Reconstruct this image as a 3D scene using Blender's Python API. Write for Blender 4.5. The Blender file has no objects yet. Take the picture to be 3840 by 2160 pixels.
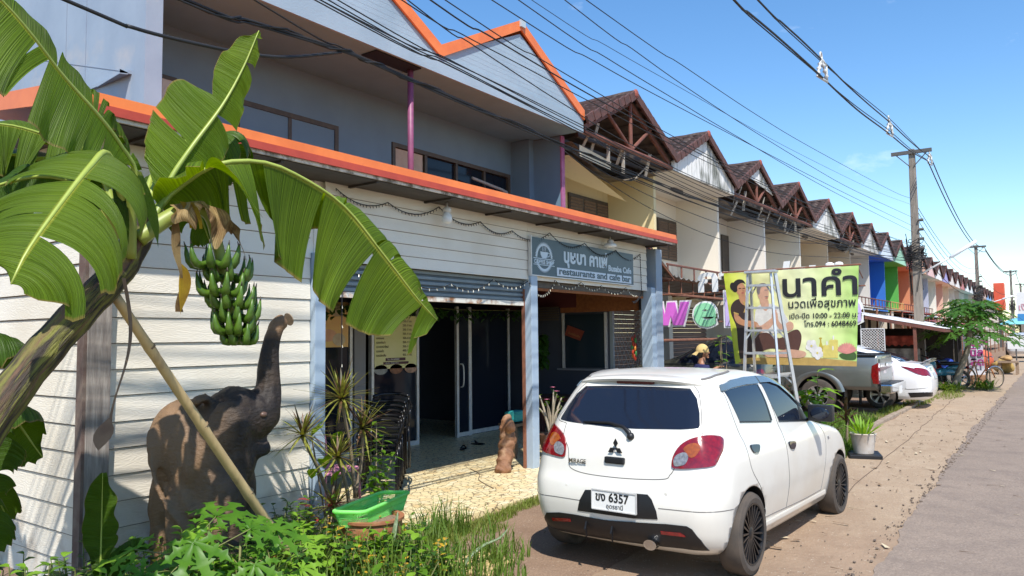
import bpy, bmesh, math, random
from mathutils import Vector, Matrix, noise
from mathutils.bvhtree import BVHTree
R = math.radians
PI = math.pi
sc = bpy.context.scene
col = sc.collection
# ---------------------------------------------------------------- camera
CAM_YAW, CAM_PITCH, CAM_ROLL, CAM_H = 35.8445, 3.68, 0.011, 1.75
cd = bpy.data.cameras.new('camera'); cam = bpy.data.objects.new('camera', cd); col.objects.link(cam)
a, p = R(CAM_YAW), R(CAM_PITCH)
fw = Vector((math.cos(p)*math.cos(a), math.cos(p)*math.sin(a), math.sin(p)))
rt = Vector((math.sin(a), -math.cos(a), 0)); up = rt.cross(fw)
r2 = rt*math.cos(CAM_ROLL) - up*math.sin(CAM_ROLL); u2 = rt*math.sin(CAM_ROLL) + up*math.cos(CAM_ROLL)
cam.matrix_world = Matrix(((r2.x, u2.x, -fw.x, 0), (r2.y, u2.y, -fw.y, 0), (r2.z, u2.z, -fw.z, CAM_H), (0, 0, 0, 1)))
cd.sensor_width = 36; cd.lens = 36*2850/3840; cd.clip_end = 3000; cd.clip_start = 0.05
sc.camera = cam
# ---------------------------------------------------------------- light
SUN = Vector((-0.50, -0.48, 1.0)).normalized()          # towards the sun
EL = math.asin(SUN.z); ROT = math.atan2(SUN.x, SUN.y)
w = bpy.data.worlds.new('World'); sc.world = w; w.use_nodes = True
nt = w.node_tree; nt.nodes.clear()
sky = nt.nodes.new('ShaderNodeTexSky'); sky.sky_type = 'NISHITA'; sky.sun_disc = False
sky.sun_elevation = EL; sky.sun_rotation = ROT; sky.air_density = 1.0; sky.dust_density = 0.15; sky.ozone_density = 1.6; sky.altitude = 0
bg = nt.nodes.new('ShaderNodeBackground'); bg.inputs[1].default_value = 0.145
wo = nt.nodes.new('ShaderNodeOutputWorld')
tc = nt.nodes.new('ShaderNodeTexCoord'); mp = nt.nodes.new('ShaderNodeMapping'); mp.inputs['Scale'].default_value = (3.0, 3.0, 7.0); mp.inputs['Location'].default_value = (1.3, .4, .2)
nz = nt.nodes.new('ShaderNodeTexNoise'); nz.inputs['Scale'].default_value = 1.7; nz.inputs['Detail'].default_value = 8; nz.inputs['Roughness'].default_value = 0.62
cr = nt.nodes.new('ShaderNodeValToRGB'); cr.color_ramp.elements[0].position = 0.62; cr.color_ramp.elements[1].position = 0.82
cr.color_ramp.elements[1].color = (0.4, 0.4, 0.4, 1)
mx = nt.nodes.new('ShaderNodeMix'); mx.data_type = 'RGBA'; mx.inputs[7].default_value = (7.5, 7.8, 8.2, 1)
hs = nt.nodes.new('ShaderNodeHueSaturation'); hs.inputs['Saturation'].default_value = 1.24
L = nt.links.new
L(tc.outputs['Generated'], mp.inputs[0]); L(mp.outputs[0], nz.inputs['Vector']); L(nz.outputs['Fac'], cr.inputs[0])
L(sky.outputs[0], hs.inputs['Color']); L(hs.outputs[0], mx.inputs[6]); L(cr.outputs[0], mx.inputs[0]); L(mx.outputs[2], bg.inputs[0]); L(bg.outputs[0], wo.inputs[0])
sd = bpy.data.lights.new('sun', 'SUN'); sd.energy = 4.1; sd.angle = R(0.55); sd.color = (1.0, 0.955, 0.88)
so = bpy.data.objects.new('sun', sd); col.objects.link(so); so.rotation_euler = SUN.to_track_quat('Z', 'Y').to_euler(); so.location = (-20, -20, 40)
sc.view_settings.view_transform = 'Standard'; sc.view_settings.look = 'None'; sc.view_settings.exposure = 0.6; sc.view_settings.gamma = 1
sc.cycles.max_bounces = 7; sc.cycles.transparent_max_bounces = 12; sc.cycles.caustics_reflective = False; sc.cycles.caustics_refractive = False
# ---------------------------------------------------------------- helpers
def V(*a): return Vector(a if len(a) > 1 else a[0])
def wm(o):
    m = o.matrix_basis.copy()
    while o.parent: o = o.parent; m = o.matrix_basis @ m
    return m
def tag(o, label=None, cat=None, group=None, kind=None):
    if label: o['label'] = label
    if cat: o['category'] = cat
    if group: o['group'] = group
    if kind: o['kind'] = kind
    return o
def thing(name, label, cat, loc=(0, 0, 0), rz=0, group=None):
    o = bpy.data.objects.new(name, None); col.objects.link(o); o.empty_display_size = 0.2
    o.location = loc; o.rotation_euler = (0, 0, rz)
    return tag(o, label, cat, group)
def dup(o, parent=None):
    c = o.copy(); col.objects.link(c)
    if parent: c.parent = parent
    for ch in list(o.children): dup(ch, c)
    return c
class MB:
    def __init__(s): s.v = []; s.f = []; s.mi = []; s.uv = {}; s.m = 0
    def add(s, vs, fs, uvs=None):
        b = len(s.v); s.v += [Vector(q) for q in vs]
        for k, f in enumerate(fs):
            if uvs: s.uv[len(s.f)] = [uvs[i] for i in f]
            s.f.append(tuple(i+b for i in f)); s.mi.append(s.m)
        return s
    def mat(s, i): s.m = i; return s
    def box(s, c, d, M=None):
        x, y, z = d[0]/2, d[1]/2, d[2]/2
        vs = [V(-x,-y,-z),V(x,-y,-z),V(x,y,-z),V(-x,y,-z),V(-x,-y,z),V(x,-y,z),V(x,y,z),V(-x,y,z)]
        vs = [(M @ q if M else q)+V(*c) for q in vs]
        return s.add(vs, [(3,2,1,0),(4,5,6,7),(0,1,5,4),(1,2,6,5),(2,3,7,6),(3,0,4,7)])
    def b2(s, a, b): return s.box([(a[i]+b[i])/2 for i in range(3)], [abs(b[i]-a[i]) for i in range(3)])
    def bar(s, p0, p1, w, h, upv=(0, 0, 1)):
        p0, p1 = V(*p0), V(*p1); t = (p1-p0).normalized(); u = V(*upv)
        if abs(t.dot(u)) > .99: u = V(1, 0, 0)
        r = t.cross(u).normalized()*w/2; u = r.cross(t).normalized()*h/2
        vs = [p0-r-u, p0+r-u, p0+r+u, p0-r+u, p1-r-u, p1+r-u, p1+r+u, p1-r+u]
        return s.add(vs, [(0,1,2,3),(7,6,5,4),(4,5,1,0),(5,6,2,1),(6,7,3,2),(7,4,0,3)])
    def tube(s, pts, r, n=8, caps=True, squash=1):
        pts = [V(*q) for q in pts]; N = len(pts); rs = r if isinstance(r, (list, tuple)) else [r]*N
        prev = None; vs = []
        for i, q in enumerate(pts):
            t = (pts[min(i+1, N-1)]-pts[max(i-1, 0)])
            t = t.normalized() if t.length > 1e-9 else V(0, 0, 1)
            if prev is None:
                u = V(0, 0, 1) if abs(t.z) < .9 else V(1, 0, 0)
                u = (u-t*u.dot(t)).normalized()
            else: u = (prev-t*prev.dot(t)).normalized()
            prev = u; b = t.cross(u)
            for k in range(n):
                an = 2*PI*k/n; vs.append(q+u*math.cos(an)*rs[i]*squash+b*math.sin(an)*rs[i])
        fs = [(i*n+k, i*n+(k+1) % n, (i+1)*n+(k+1) % n, (i+1)*n+k) for i in range(N-1) for k in range(n)]
        if caps: fs += [tuple(range(n-1, -1, -1)), tuple((N-1)*n+k for k in range(n))]
        uv = [(i/(N-1), k/n) for i in range(N) for k in range(n)]
        return s.add(vs, fs, uv)
    def lathe(s, prof, c=(0, 0, 0), n=16, M=None, caps=True):
        vs = []
        for (r, z) in prof:
            for k in range(n):
                q = V(r*math.cos(2*PI*k/n), r*math.sin(2*PI*k/n), z); vs.append((M @ q if M else q)+V(*c))
        N = len(prof)
        fs = [(i*n+k, i*n+(k+1) % n, (i+1)*n+(k+1) % n, (i+1)*n+k) for i in range(N-1) for k in range(n)]
        if caps and prof[0][0] > 1e-4: fs.append(tuple(range(n-1, -1, -1)))
        if caps and prof[-1][0] > 1e-4: fs.append(tuple((N-1)*n+k for k in range(n)))
        return s.add(vs, fs)
    def ball(s, c, r, n=10, M=None):
        r = r if isinstance(r, (list, tuple)) else (r, r, r); m = max(4, n*2//3)
        vs = []
        for i in range(m+1):
            th = PI*i/m
            for k in range(n):
                q = V(r[0]*math.sin(th)*math.cos(2*PI*k/n), r[1]*math.sin(th)*math.sin(2*PI*k/n), -r[2]*math.cos(th)); vs.append((M @ q if M else q)+V(*c))
        return s.add(vs, [(i*n+k, i*n+(k+1) % n, (i+1)*n+(k+1) % n, (i+1)*n+k) for i in range(m) for k in range(n)])
    def prism(s, poly, vec):                       # polygon (3-D points) extruded along vec
        n = len(poly); a = [V(*q) for q in poly]; v = V(*vec)
        return s.add(a+[q+v for q in a], [tuple(range(n-1, -1, -1)), tuple(range(n, 2*n))]+[(i, (i+1) % n, n+(i+1) % n, n+i) for i in range(n)])
    def grid(s, fn, nu, nv, uv=True):
        vs = [fn(i/nu, j/nv) for i in range(nu+1) for j in range(nv+1)]; W = nv+1
        return s.add(vs, [(i*W+j, (i+1)*W+j, (i+1)*W+j+1, i*W+j+1) for i in range(nu) for j in range(nv)],
                     [(i/nu, j/nv) for i in range(nu+1) for j in range(nv+1)] if uv else None)
    def build(s, name, mats, parent=None, smooth=False, local=False, bevel=0, auto=None):
        me = bpy.data.meshes.new(name)
        vs = s.v
        if parent and not local:
            inv = wm(parent).inverted(); vs = [inv @ q for q in vs]
        me.from_pydata([tuple(q) for q in vs], [], s.f)
        for m in (mats if isinstance(mats, (list, tuple)) else [mats]): me.materials.append(m)
        if len(me.materials) > 1: me.polygons.foreach_set('material_index', s.mi)
        if s.uv:
            ul = me.uv_layers.new(name='UVMap')
            for pl in me.polygons:
                q = s.uv.get(pl.index)
                if q:
                    for k, li in enumerate(pl.loop_indices): ul.data[li].uv = q[k]
        if bevel:
            bm = bmesh.new(); bm.from_mesh(me)
            bmesh.ops.remove_doubles(bm, verts=bm.verts, dist=1e-5)
            es = [e for e in bm.edges if len(e.link_faces) == 2 and e.calc_face_angle(0) > .5]
            try: bmesh.ops.bevel(bm, geom=es, offset=bevel, segments=2, profile=.6, affect='EDGES', clamp_overlap=True)
            except Exception: pass
            bm.to_mesh(me); bm.free()
        me.validate()
        if smooth:
            me.polygons.foreach_set('use_smooth', [True]*len(me.polygons))
            if auto is not None:
                try: me.set_sharp_from_angle(angle=R(auto))
                except Exception: pass
        o = bpy.data.objects.new(name, me); col.objects.link(o)
        if parent: o.parent = parent
        return o
def structure(o): o['kind'] = 'structure'; return o
def catmull(pts, n):
    pts = [V(*q) for q in pts]; out = []; P = [pts[0]*2-pts[1]]+pts+[pts[-1]*2-pts[-2]]
    for i in range(1, len(P)-2):
        a, b, c, d = P[i-1:i+3]
        for k in range(n):
            t = k/n; out.append(.5*((2*b)+(c-a)*t+(2*a-5*b+4*c-d)*t*t+(3*b-a-3*c+d)*t**3))
    out.append(pts[-1]); return out
def lerp(a, b, t): return a+(b-a)*t
def interp(tab, x):
    if x <= tab[0][0]: return tab[0][1]
    for (x0, y0), (x1, y1) in zip(tab, tab[1:]):
        if x <= x1: return y0+(y1-y0)*(x-x0)/(x1-x0)
    return tab[-1][1]
def sinterp(tab, x):                                # smooth (cubic hermite) table lookup
    n = len(tab)
    if x <= tab[0][0]: return tab[0][1]
    if x >= tab[-1][0]: return tab[-1][1]
    for i in range(n-1):
        x0, y0 = tab[i]; x1, y1 = tab[i+1]
        if x <= x1:
            h = x1-x0; sl = (y1-y0)/h
            sa = (y0-tab[i-1][1])/(x0-tab[i-1][0]) if i else sl
            sb = (tab[i+2][1]-y1)/(tab[i+2][0]-x1) if i+2 < n else sl
            ma = 0 if sa*sl <= 0 else 2*sa*sl/(sa+sl); mb = 0 if sb*sl <= 0 else 2*sb*sl/(sb+sl)
            t = (x-x0)/h
            return (2*t**3-3*t*t+1)*y0+(t**3-2*t*t+t)*h*ma+(-2*t**3+3*t*t)*y1+(t**3-t*t)*h*mb
def text(name, body, size, m, parent, origin, right, upv, extrude=.002, align='LEFT', bold=0, sx=1.0, local=False, shear=0, fit=None):
    cu = bpy.data.curves.new(name, 'FONT'); cu.body = body; cu.size = size; cu.extrude = extrude; cu.align_x = align; cu.offset = bold; cu.resolution_u = 4; cu.shear = shear
    o = bpy.data.objects.new(name, cu); me = bpy.data.meshes.new_from_object(o); bpy.data.objects.remove(o); bpy.data.curves.remove(cu)
    if fit and len(me.vertices): xs_ = [q.co.x for q in me.vertices]; sx = fit/(max(xs_)-min(xs_))
    r, u = V(*right).normalized(), V(*upv).normalized(); nn = r.cross(u)
    mb = MB(); mb.v = [V(*origin)+r*q.co.x*sx+u*q.co.y+nn*q.co.z for q in me.vertices]; mb.f = [tuple(q.vertices) for q in me.polygons]; mb.mi = [0]*len(mb.f)
    bpy.data.meshes.remove(me)
    return mb.build(name, m, parent, local=local)
# ---------------------------------------------------------------- materials
MC = {}
def mat(name, c1, c2=None, scale=6, rough=.6, metal=0, bump=0, bscale=None, st=(1, 1, 1), lo=.35, hi=.65, coat=0, spec=.5, detail=6, coords='Object', rough2=None, c3=None, s3=1.3, lo3=.5, hi3=.7, emit=0, trans=0, sheen=0, alpha=1):
    if name in MC: return MC[name]
    m = bpy.data.materials.new(name); m.use_nodes = True; t = m.node_tree; n = t.nodes; L = t.links.new; b = n['Principled BSDF']
    b.inputs['Roughness'].default_value = rough; b.inputs['Metallic'].default_value = metal; b.inputs['Base Color'].default_value = (*c1, 1)
    b.inputs['Coat Weight'].default_value = coat; b.inputs['Coat Roughness'].default_value = .06; b.inputs['Specular IOR Level'].default_value = spec
    if emit: b.inputs['Emission Color'].default_value = (*c1, 1); b.inputs['Emission Strength'].default_value = emit
    b.inputs['Transmission Weight'].default_value = trans; b.inputs['Alpha'].default_value = alpha
    tc = n.new('ShaderNodeTexCoord'); mp = n.new('ShaderNodeMapping'); mp.inputs['Scale'].default_value = st; L(tc.outputs[coords], mp.inputs[0])
    def nz(s, d=detail):
        q = n.new('ShaderNodeTexNoise'); q.inputs['Scale'].default_value = s; q.inputs['Detail'].default_value = d; q.inputs['Roughness'].default_value = .6; L(mp.outputs[0], q.inputs['Vector']); return q
    def rng(o, a, z):
        q = n.new('ShaderNodeMapRange'); q.inputs[1].default_value = a; q.inputs[2].default_value = z; L(o, q.inputs[0]); return q.outputs[0]
    last = None
    if c2:
        q = nz(scale); x = n.new('ShaderNodeMix'); x.data_type = 'RGBA'; x.inputs[6].default_value = (*c1, 1); x.inputs[7].default_value = (*c2, 1)
        fac = rng(q.outputs['Fac'], lo, hi); L(fac, x.inputs[0]); last = x.outputs[2]
        if rough2 is not None: L(rng(q.outputs['Fac'], lo, hi), (z := n.new('ShaderNodeMix')).inputs[0]); z.inputs[2].default_value = rough; z.inputs[3].default_value = rough2; L(z.outputs[0], b.inputs['Roughness'])
    if c3:
        q = nz(s3); x = n.new('ShaderNodeMix'); x.data_type = 'RGBA'; x.inputs[6].default_value = (*c1, 1); x.inputs[7].default_value = (*c3, 1)
        if last: L(last, x.inputs[6])
        L(rng(q.outputs['Fac'], lo3, hi3), x.inputs[0]); last = x.outputs[2]
    if last: L(last, b.inputs['Base Color'])
    if bump:
        q = nz(bscale or scale*3); u = n.new('ShaderNodeBump'); u.inputs['Strength'].default_value = 1; u.inputs['Distance'].default_value = bump; L(q.outputs['Fac'], u.inputs['Height']); L(u.outputs[0], b.inputs['Normal'])
    MC[name] = m; return m
# ---------------------------------------------------------------- special materials
def nodes_of(name):
    m = bpy.data.materials.new(name); m.use_nodes = True; MC[name] = m
    return m, m.node_tree.nodes, m.node_tree.links.new, m.node_tree.nodes['Principled BSDF']
def siding_mat(name, c, c2, wscale=1.0):
    m, n, L, b = nodes_of(name)
    tc = n.new('ShaderNodeTexCoord'); mp = n.new('ShaderNodeMapping'); mp.inputs['Scale'].default_value = (3*wscale, 3*wscale, 14)
    L(tc.outputs['Object'], mp.inputs[0])
    q = n.new('ShaderNodeTexNoise'); q.inputs['Scale'].default_value = 1.1; q.inputs['Detail'].default_value = 2; L(mp.outputs[0], q.inputs['Vector'])
    mu = n.new('ShaderNodeMath'); mu.operation = 'MULTIPLY'; mu.inputs[1].default_value = 13; L(q.outputs['Fac'], mu.inputs[0])
    sn = n.new('ShaderNodeMath'); sn.operation = 'PINGPONG'; sn.inputs[1].default_value = .5; L(mu.outputs[0], sn.inputs[0])
    bu = n.new('ShaderNodeBump'); bu.inputs['Distance'].default_value = .0025; bu.inputs['Strength'].default_value = .8; L(sn.outputs[0], bu.inputs['Height']); L(bu.outputs[0], b.inputs['Normal'])
    q2 = n.new('ShaderNodeTexNoise'); q2.inputs['Scale'].default_value = 1.3; q2.inputs['Detail'].default_value = 7; L(tc.outputs['Object'], q2.inputs['Vector'])
    r = n.new('ShaderNodeMapRange'); r.inputs[1].default_value = .42; r.inputs[2].default_value = .75; L(q2.outputs['Fac'], r.inputs[0])
    x = n.new('ShaderNodeMix'); x.data_type = 'RGBA'; x.inputs[6].default_value = (*c, 1); x.inputs[7].default_value = (*c2, 1); L(r.outputs[0], x.inputs[0]); sz = n.new('ShaderNodeSeparateXYZ'); L(tc.outputs['Object'], sz.inputs[0])      # mud splashed up from the ground
    zr = n.new('ShaderNodeMapRange'); zr.inputs[1].default_value = -4.8; zr.inputs[2].default_value = -5.7; L(sz.outputs[2], zr.inputs[0])
    q3 = n.new('ShaderNodeTexNoise'); q3.inputs['Scale'].default_value = 4; q3.inputs['Detail'].default_value = 8; L(tc.outputs['Object'], q3.inputs['Vector'])
    ml = n.new('ShaderNodeMath'); ml.operation = 'MULTIPLY'; r3 = n.new('ShaderNodeMapRange'); r3.inputs[1].default_value = .5; r3.inputs[2].default_value = .75; L(q3.outputs['Fac'], r3.inputs[0]); zr.inputs[1].default_value = .75; zr.inputs[2].default_value = .0; L(zr.outputs[0], ml.inputs[0]); L(r3.outputs[0], ml.inputs[1])
    x2 = n.new('ShaderNodeMix'); x2.data_type = 'RGBA'; x2.inputs[7].default_value = (.34, .24, .15, 1); L(x.outputs[2], x2.inputs[6]); L(ml.outputs[0], x2.inputs[0]); L(x2.outputs[2], b.inputs['Base Color'])
    b.inputs['Roughness'].default_value = .55
    return m
M_side = siding_mat('siding_paint', (.80, .745, .64), (.69, .62, .50))
M_gable = siding_mat('gable_board_paint', (.32, .41, .485), (.25, .335, .405))
def paving_mat():
    m, n, L, b = nodes_of('crazy_paving')
    tc = n.new('ShaderNodeTexCoord'); mp = n.new('ShaderNodeMapping'); mp.inputs['Scale'].default_value = (10, 13, 8); mp.inputs['Rotation'].default_value = (0, 0, .35); L(tc.outputs['Object'], mp.inputs[0])
    nz = n.new('ShaderNodeTexNoise'); nz.inputs['Scale'].default_value = 1.6; L(mp.outputs[0], nz.inputs['Vector'])
    ad = n.new('ShaderNodeMix'); ad.data_type = 'RGBA'; ad.blend_type = 'LINEAR_LIGHT'; ad.inputs[0].default_value = .25; L(mp.outputs[0], ad.inputs[6]); L(nz.outputs['Color'], ad.inputs[7])
    v = n.new('ShaderNodeTexVoronoi'); v.feature = 'DISTANCE_TO_EDGE'; v.inputs['Scale'].default_value = 1; L(ad.outputs[2], v.inputs['Vector'])
    v2 = n.new('ShaderNodeTexVoronoi'); v2.inputs['Scale'].default_value = 1; L(ad.outputs[2], v2.inputs['Vector'])
    cr = n.new('ShaderNodeValToRGB'); e = cr.color_ramp.elements; e[0].color = (.72, .53, .27, 1); e[1].color = (.88, .78, .52, 1); el = e.new(.35); el.color = (.86, .72, .42, 1); el = e.new(.7); el.color = (.80, .66, .38, 1)
    sp = n.new('ShaderNodeSeparateColor'); L(v2.outputs['Color'], sp.inputs[0]); L(sp.outputs[0], cr.inputs[0])
    r = n.new('ShaderNodeMapRange'); r.inputs[1].default_value = .025; r.inputs[2].default_value = .06; L(v.outputs['Distance'], r.inputs[0])
    x = n.new('ShaderNodeMix'); x.data_type = 'RGBA'; x.inputs[6].default_value = (.20, .15, .09, 1); L(cr.outputs[0], x.inputs[7]); L(r.outputs[0], x.inputs[0]); L(x.outputs[2], b.inputs['Base Color'])
    b.inputs['Roughness'].default_value = .35; return m
M_pave = paving_mat()
def ground_mat(name, c1, c2, c3, stone, sscale=38, sthr=.17, patch=.5, blend=None, bx=(7, 13)):
    m, n, L, b = nodes_of(name)
    tc = n.new('ShaderNodeTexCoord')
    def N(s, d=8, ro=.65):
        q = n.new('ShaderNodeTexNoise'); q.inputs['Scale'].default_value = s; q.inputs['Detail'].default_value = d; q.inputs['Roughness'].default_value = ro; L(tc.outputs['Object'], q.inputs['Vector']); return q.outputs['Fac']
    def RG(o, a, z):
        q = n.new('ShaderNodeMapRange'); q.inputs[1].default_value = a; q.inputs[2].default_value = z; L(o, q.inputs[0]); return q.outputs[0]
    def MX(f, A, B):
        x = n.new('ShaderNodeMix'); x.data_type = 'RGBA'; L(f, x.inputs[0])
        for k, q in ((6, A), (7, B)):
            if isinstance(q, tuple): x.inputs[k].default_value = (*q, 1)
            else: L(q, x.inputs[k])
        return x.outputs[2]
    base = MX(RG(N(patch), .38, .62), c1, c2); base = MX(RG(N(2.7), .45, .7), base, c3)
    if blend:
        d0 = MX(RG(N(.5), .38, .62), blend[0], blend[1]); d0 = MX(RG(N(2.7), .45, .7), d0, blend[2]); sx_ = n.new('ShaderNodeSeparateXYZ'); L(tc.outputs['Object'], sx_.inputs[0])
        mr = RG(sx_.outputs[0], *bx); ns = n.new('ShaderNodeMath'); ns.operation = 'MULTIPLY_ADD'; L(RG(N(1.1), .25, .75), ns.inputs[0]); ns.inputs[1].default_value = .9; L(mr, ns.inputs[2]); base = MX(RG(ns.outputs[0], .45, .95), d0, base)
    v = n.new('ShaderNodeTexVoronoi'); v.inputs['Scale'].default_value = sscale; L(tc.outputs['Object'], v.inputs['Vector'])
    v3 = n.new('ShaderNodeMath'); v3.operation = 'SUBTRACT'; L(RG(N(9, 3), .3, .7), v3.inputs[0]); v3.inputs[1].default_value = .25
    v4 = n.new('ShaderNodeMath'); v4.operation = 'MULTIPLY'; v4.inputs[1].default_value = sthr*3; L(v3.outputs[0], v4.inputs[0])
    le = n.new('ShaderNodeMath'); le.operation = 'LESS_THAN'; L(v.outputs['Distance'], le.inputs[0]); L(v4.outputs[0], le.inputs[1])
    out = MX(le.outputs[0], base, stone)
    fine = MX(RG(N(60, 4), .3, .75), out, tuple(q*.62 for q in c1)); L(fine, b.inputs['Base Color'])
    bu = n.new('ShaderNodeBump'); bu.inputs['Distance'].default_value = .02; bu.inputs['Strength'].default_value = .8; L(N(22), bu.inputs['Height']); L(bu.outputs[0], b.inputs['Normal'])
    b.inputs['Roughness'].default_value = .92; b.inputs['Specular IOR Level'].default_value = .2; return m
DC = ((.285, .19, .13), (.36, .245, .165), (.235, .15, .10))
M_dirt = ground_mat('dirt', *DC, (.46, .36, .27))
M_path = ground_mat('path_concrete', (.47, .35, .24), (.385, .275, .185), (.51, .39, .275), (.52, .44, .35), 34, .15, .5, DC)
M_road = ground_mat('road_asphalt', (.30, .235, .188), (.365, .285, .225), (.23, .18, .15), (.42, .36, .30), 60, .16, .35)
M_grassg = ground_mat('grassy_soil', (.12, .13, .045), (.17, .13, .07), (.09, .11, .035), (.25, .22, .1))
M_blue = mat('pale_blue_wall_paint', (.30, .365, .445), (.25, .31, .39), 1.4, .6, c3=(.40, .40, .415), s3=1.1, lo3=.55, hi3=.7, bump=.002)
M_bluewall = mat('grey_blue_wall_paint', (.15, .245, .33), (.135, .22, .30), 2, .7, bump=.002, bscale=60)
M_post = mat('pale_blue_steel_paint', (.37, .465, .57), (.33, .42, .525), 9, .45, c3=(.30, .22, .18), s3=5, lo3=.68, hi3=.74)
M_orange = mat('orange_metal_sheet', (.80, .21, .05), (.70, .165, .04), 3, .42, c3=(.62, .16, .05), s3=9, lo3=.62, hi3=.8)
M_orange2 = mat('red_orange_metal_lip', (.50, .065, .035), (.40, .05, .03), 5, .5)
M_white = mat('white_trim_paint', (.74, .73, .70), (.55, .52, .47), 6, .5)
M_stain = mat('stained_white_board', (.70, .68, .63), (.16, .14, .11), 9, .7, lo=.45, hi=.62)
M_dark = mat('dark_soffit_wood', (.035, .027, .022), (.06, .045, .035), 8, .6)
M_soffit = mat('grey_soffit_board', (.20, .36, .45), (.175, .32, .40), 2, .8)
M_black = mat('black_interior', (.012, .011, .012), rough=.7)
M_inwall = mat('dark_blue_inner_wall', (.055, .062, .085), (.045, .05, .07), 2, .7)
M_glass = mat('dark_window_glass', (.010, .014, .024), rough=.06, spec=.3)
M_alu = mat('aluminium', (.72, .71, .70), (.60, .59, .58), 12, .4, metal=.25)
M_frame = mat('dark_brown_frame', (.06, .045, .035), (.09, .07, .05), 12, .5)
M_greywood = mat('weathered_grey_wood', (.30, .26, .23), (.19, .16, .14), 4, .85, st=(8, 8, .8), bump=.004, c3=(.40, .36, .32), s3=3)
M_redwood = mat('dark_red_wood', (.20, .07, .05), (.12, .05, .04), 6, .7)
M_purple = mat('purple_pipe_paint', (.27, .08, .17), (.20, .06, .13), 9, .5)
M_magenta = mat('magenta_paint', (.42, .13, .27), (.30, .09, .2), 9, .55)
M_shutter = mat('grey_blue_shutter', (.20, .245, .275), (.16, .20, .23), 5, .45, metal=.2)
M_rustw = mat('rusty_white_paint', (.72, .68, .60), (.30, .13, .05), 7, .6, lo=.5, hi=.66)
M_rust = mat('rusty_steel', (.28, .11, .06), (.18, .075, .045), 10, .75)
M_board = mat('orange_chipboard', (.30, .11, .035), (.20, .07, .025), 18, .85)
M_steel = mat('galvanised_sheet', (.46, .46, .44), (.36, .35, .33), 4, .45, metal=.5, c3=(.32, .24, .17), s3=2.5, lo3=.55)
M_bulb = mat('lamp_glass_white', (.80, .80, .77), rough=.25)
M_wire = mat('black_wire', (.012, .012, .013), rough=.6)
M_clear = mat('tiny_clear_bulb', (.75, .70, .55), rough=.2)
# ---------------------------------------------------------------- ground, road, path
def strip(name, m, z, xs, ya, yb, jit=0, seed=1, sub=1):
    rnd = random.Random(seed); mb = MB(); vs = []
    for x in xs:
        vs += [V(x, ya(x)+jit*rnd.uniform(-1, 1), z), V(x, yb(x)+jit*rnd.uniform(-1, 1), z)]
    mb.add(vs, [(2*i, 2*i+2, 2*i+3, 2*i+1) for i in range(len(xs)-1)])
    return structure(mb.build(name, m))
g = MB(); g.add([(-700, -1200, 0), (1400, -1200, 0), (1400, 1200, 0), (-700, 1200, 0)], [(0, 1, 2, 3)]); structure(g.build('ground', M_dirt))
xs = [-30+.09*i for i in range(900)]+[52+4*i for i in range(200)]
strip('road', M_road, .012, xs, lambda x: -5.2, lambda x: (1.20 if x < 6 else 1.20+min(.2, (x-6)*.02))+.02*math.sin(x*1.7)+.016*math.sin(x*4.3), .016, 3)
xs = [-4+.15*i for i in range(506)]+[72+5*i for i in range(180)]
strip('path', M_path, .005, xs, lambda x: 1.1, lambda x: 2.9+.05*math.sin(x*2.1), .02, 5)
k = MB()
for i in range(16): k.box((12.6+i*1.0, 2.93+.01*(i % 3), .02), (.985, .11, .09))
structure(k.build('kerb_strip', mat('old_concrete', (.36, .28, .21), (.24, .18, .13), 5, .9, bump=.005), bevel=.012))
k = MB()                                                        # crumbs of asphalt and gravel along the road edge
rnd = random.Random(11)
for i in range(900):
    x = rnd.uniform(3.5, 24); y = 1.25+abs(rnd.gauss(0, .06)) if i < 560 else 1.3+rnd.random()**1.7*2.6
    r = .004+.012*rnd.random()**2.2; k.ball((x, y, .012+r*.3), (r*rnd.uniform(.7, 1.5), r, r*.7), 5)
tag(k.build('gravel', mat('dark_crumb', (.10, .075, .06), (.2, .15, .11), 30, .9)), kind='stuff')
# porch slab
pv = MB(); pv.prism([(4.42, 4.74, -.2), (6.8, 4.66, -.2), (12.0, 4.9, -.2), (12.0, 12, -.2), (2.75, 12, -.2), (2.75, 5.75, -.2), (4.42, 5.75, -.2)], (0, 0, .25))
structure(pv.build('porch_floor', M_pave))
rnd = random.Random(21); k = MB(); P = [(9.0+i*.5, 2.0+.014*i+.025*rnd.uniform(-1, 1), .010) for i in range(34)]; k.tube(catmull(P, 3), .005, 4); structure(k.build('path_crack', mat('crack_dirt', (.13, .09, .06), rough=.9)))
k = MB()                                                        # straws, dry leaves and scraps lying about
for i in range(260):
    x = rnd.uniform(3.8, 20); y = rnd.uniform(1.25, 2.9) if rnd.random() < .75 else rnd.uniform(-1.5, 1.1); a_ = rnd.uniform(0, 3.14); l_ = rnd.uniform(.02, .09); w_ = rnd.choice((.003, .004, .012, .02)); d = V(math.cos(a_), math.sin(a_), 0)*l_; s = V(-math.sin(a_), math.cos(a_), 0)*w_; c = V(x, y, .021); k.m = rnd.choice((0, 0, 1)); k.add([c-d-s, c+d-s*.4, c+d+s*.4+V(0, 0, .006), c-d+s], [(0, 1, 2, 3)])
tag(k.build('litter', [mat('dry_litter', (.26, .17, .09), (.15, .09, .05), 9, .9), mat('pale_straw', (.55, .45, .3), rough=.9)]), kind='stuff')
ys = MB(); ys.prism([(4.45, 3.45, 0), (4.86, 3.52, 0), (4.92, 3.86, 0), (4.52, 3.93, 0), (4.40, 3.7, 0)], (0, 0, .035)); tag(ys.build('paving_slab', mat('yellow_stone', (.62, .47, .22), (.5, .36, .16), 9, .8), bevel=.008), 'small yellow paving slab lying in the weeds in front of the porch', 'paving slab')
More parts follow.
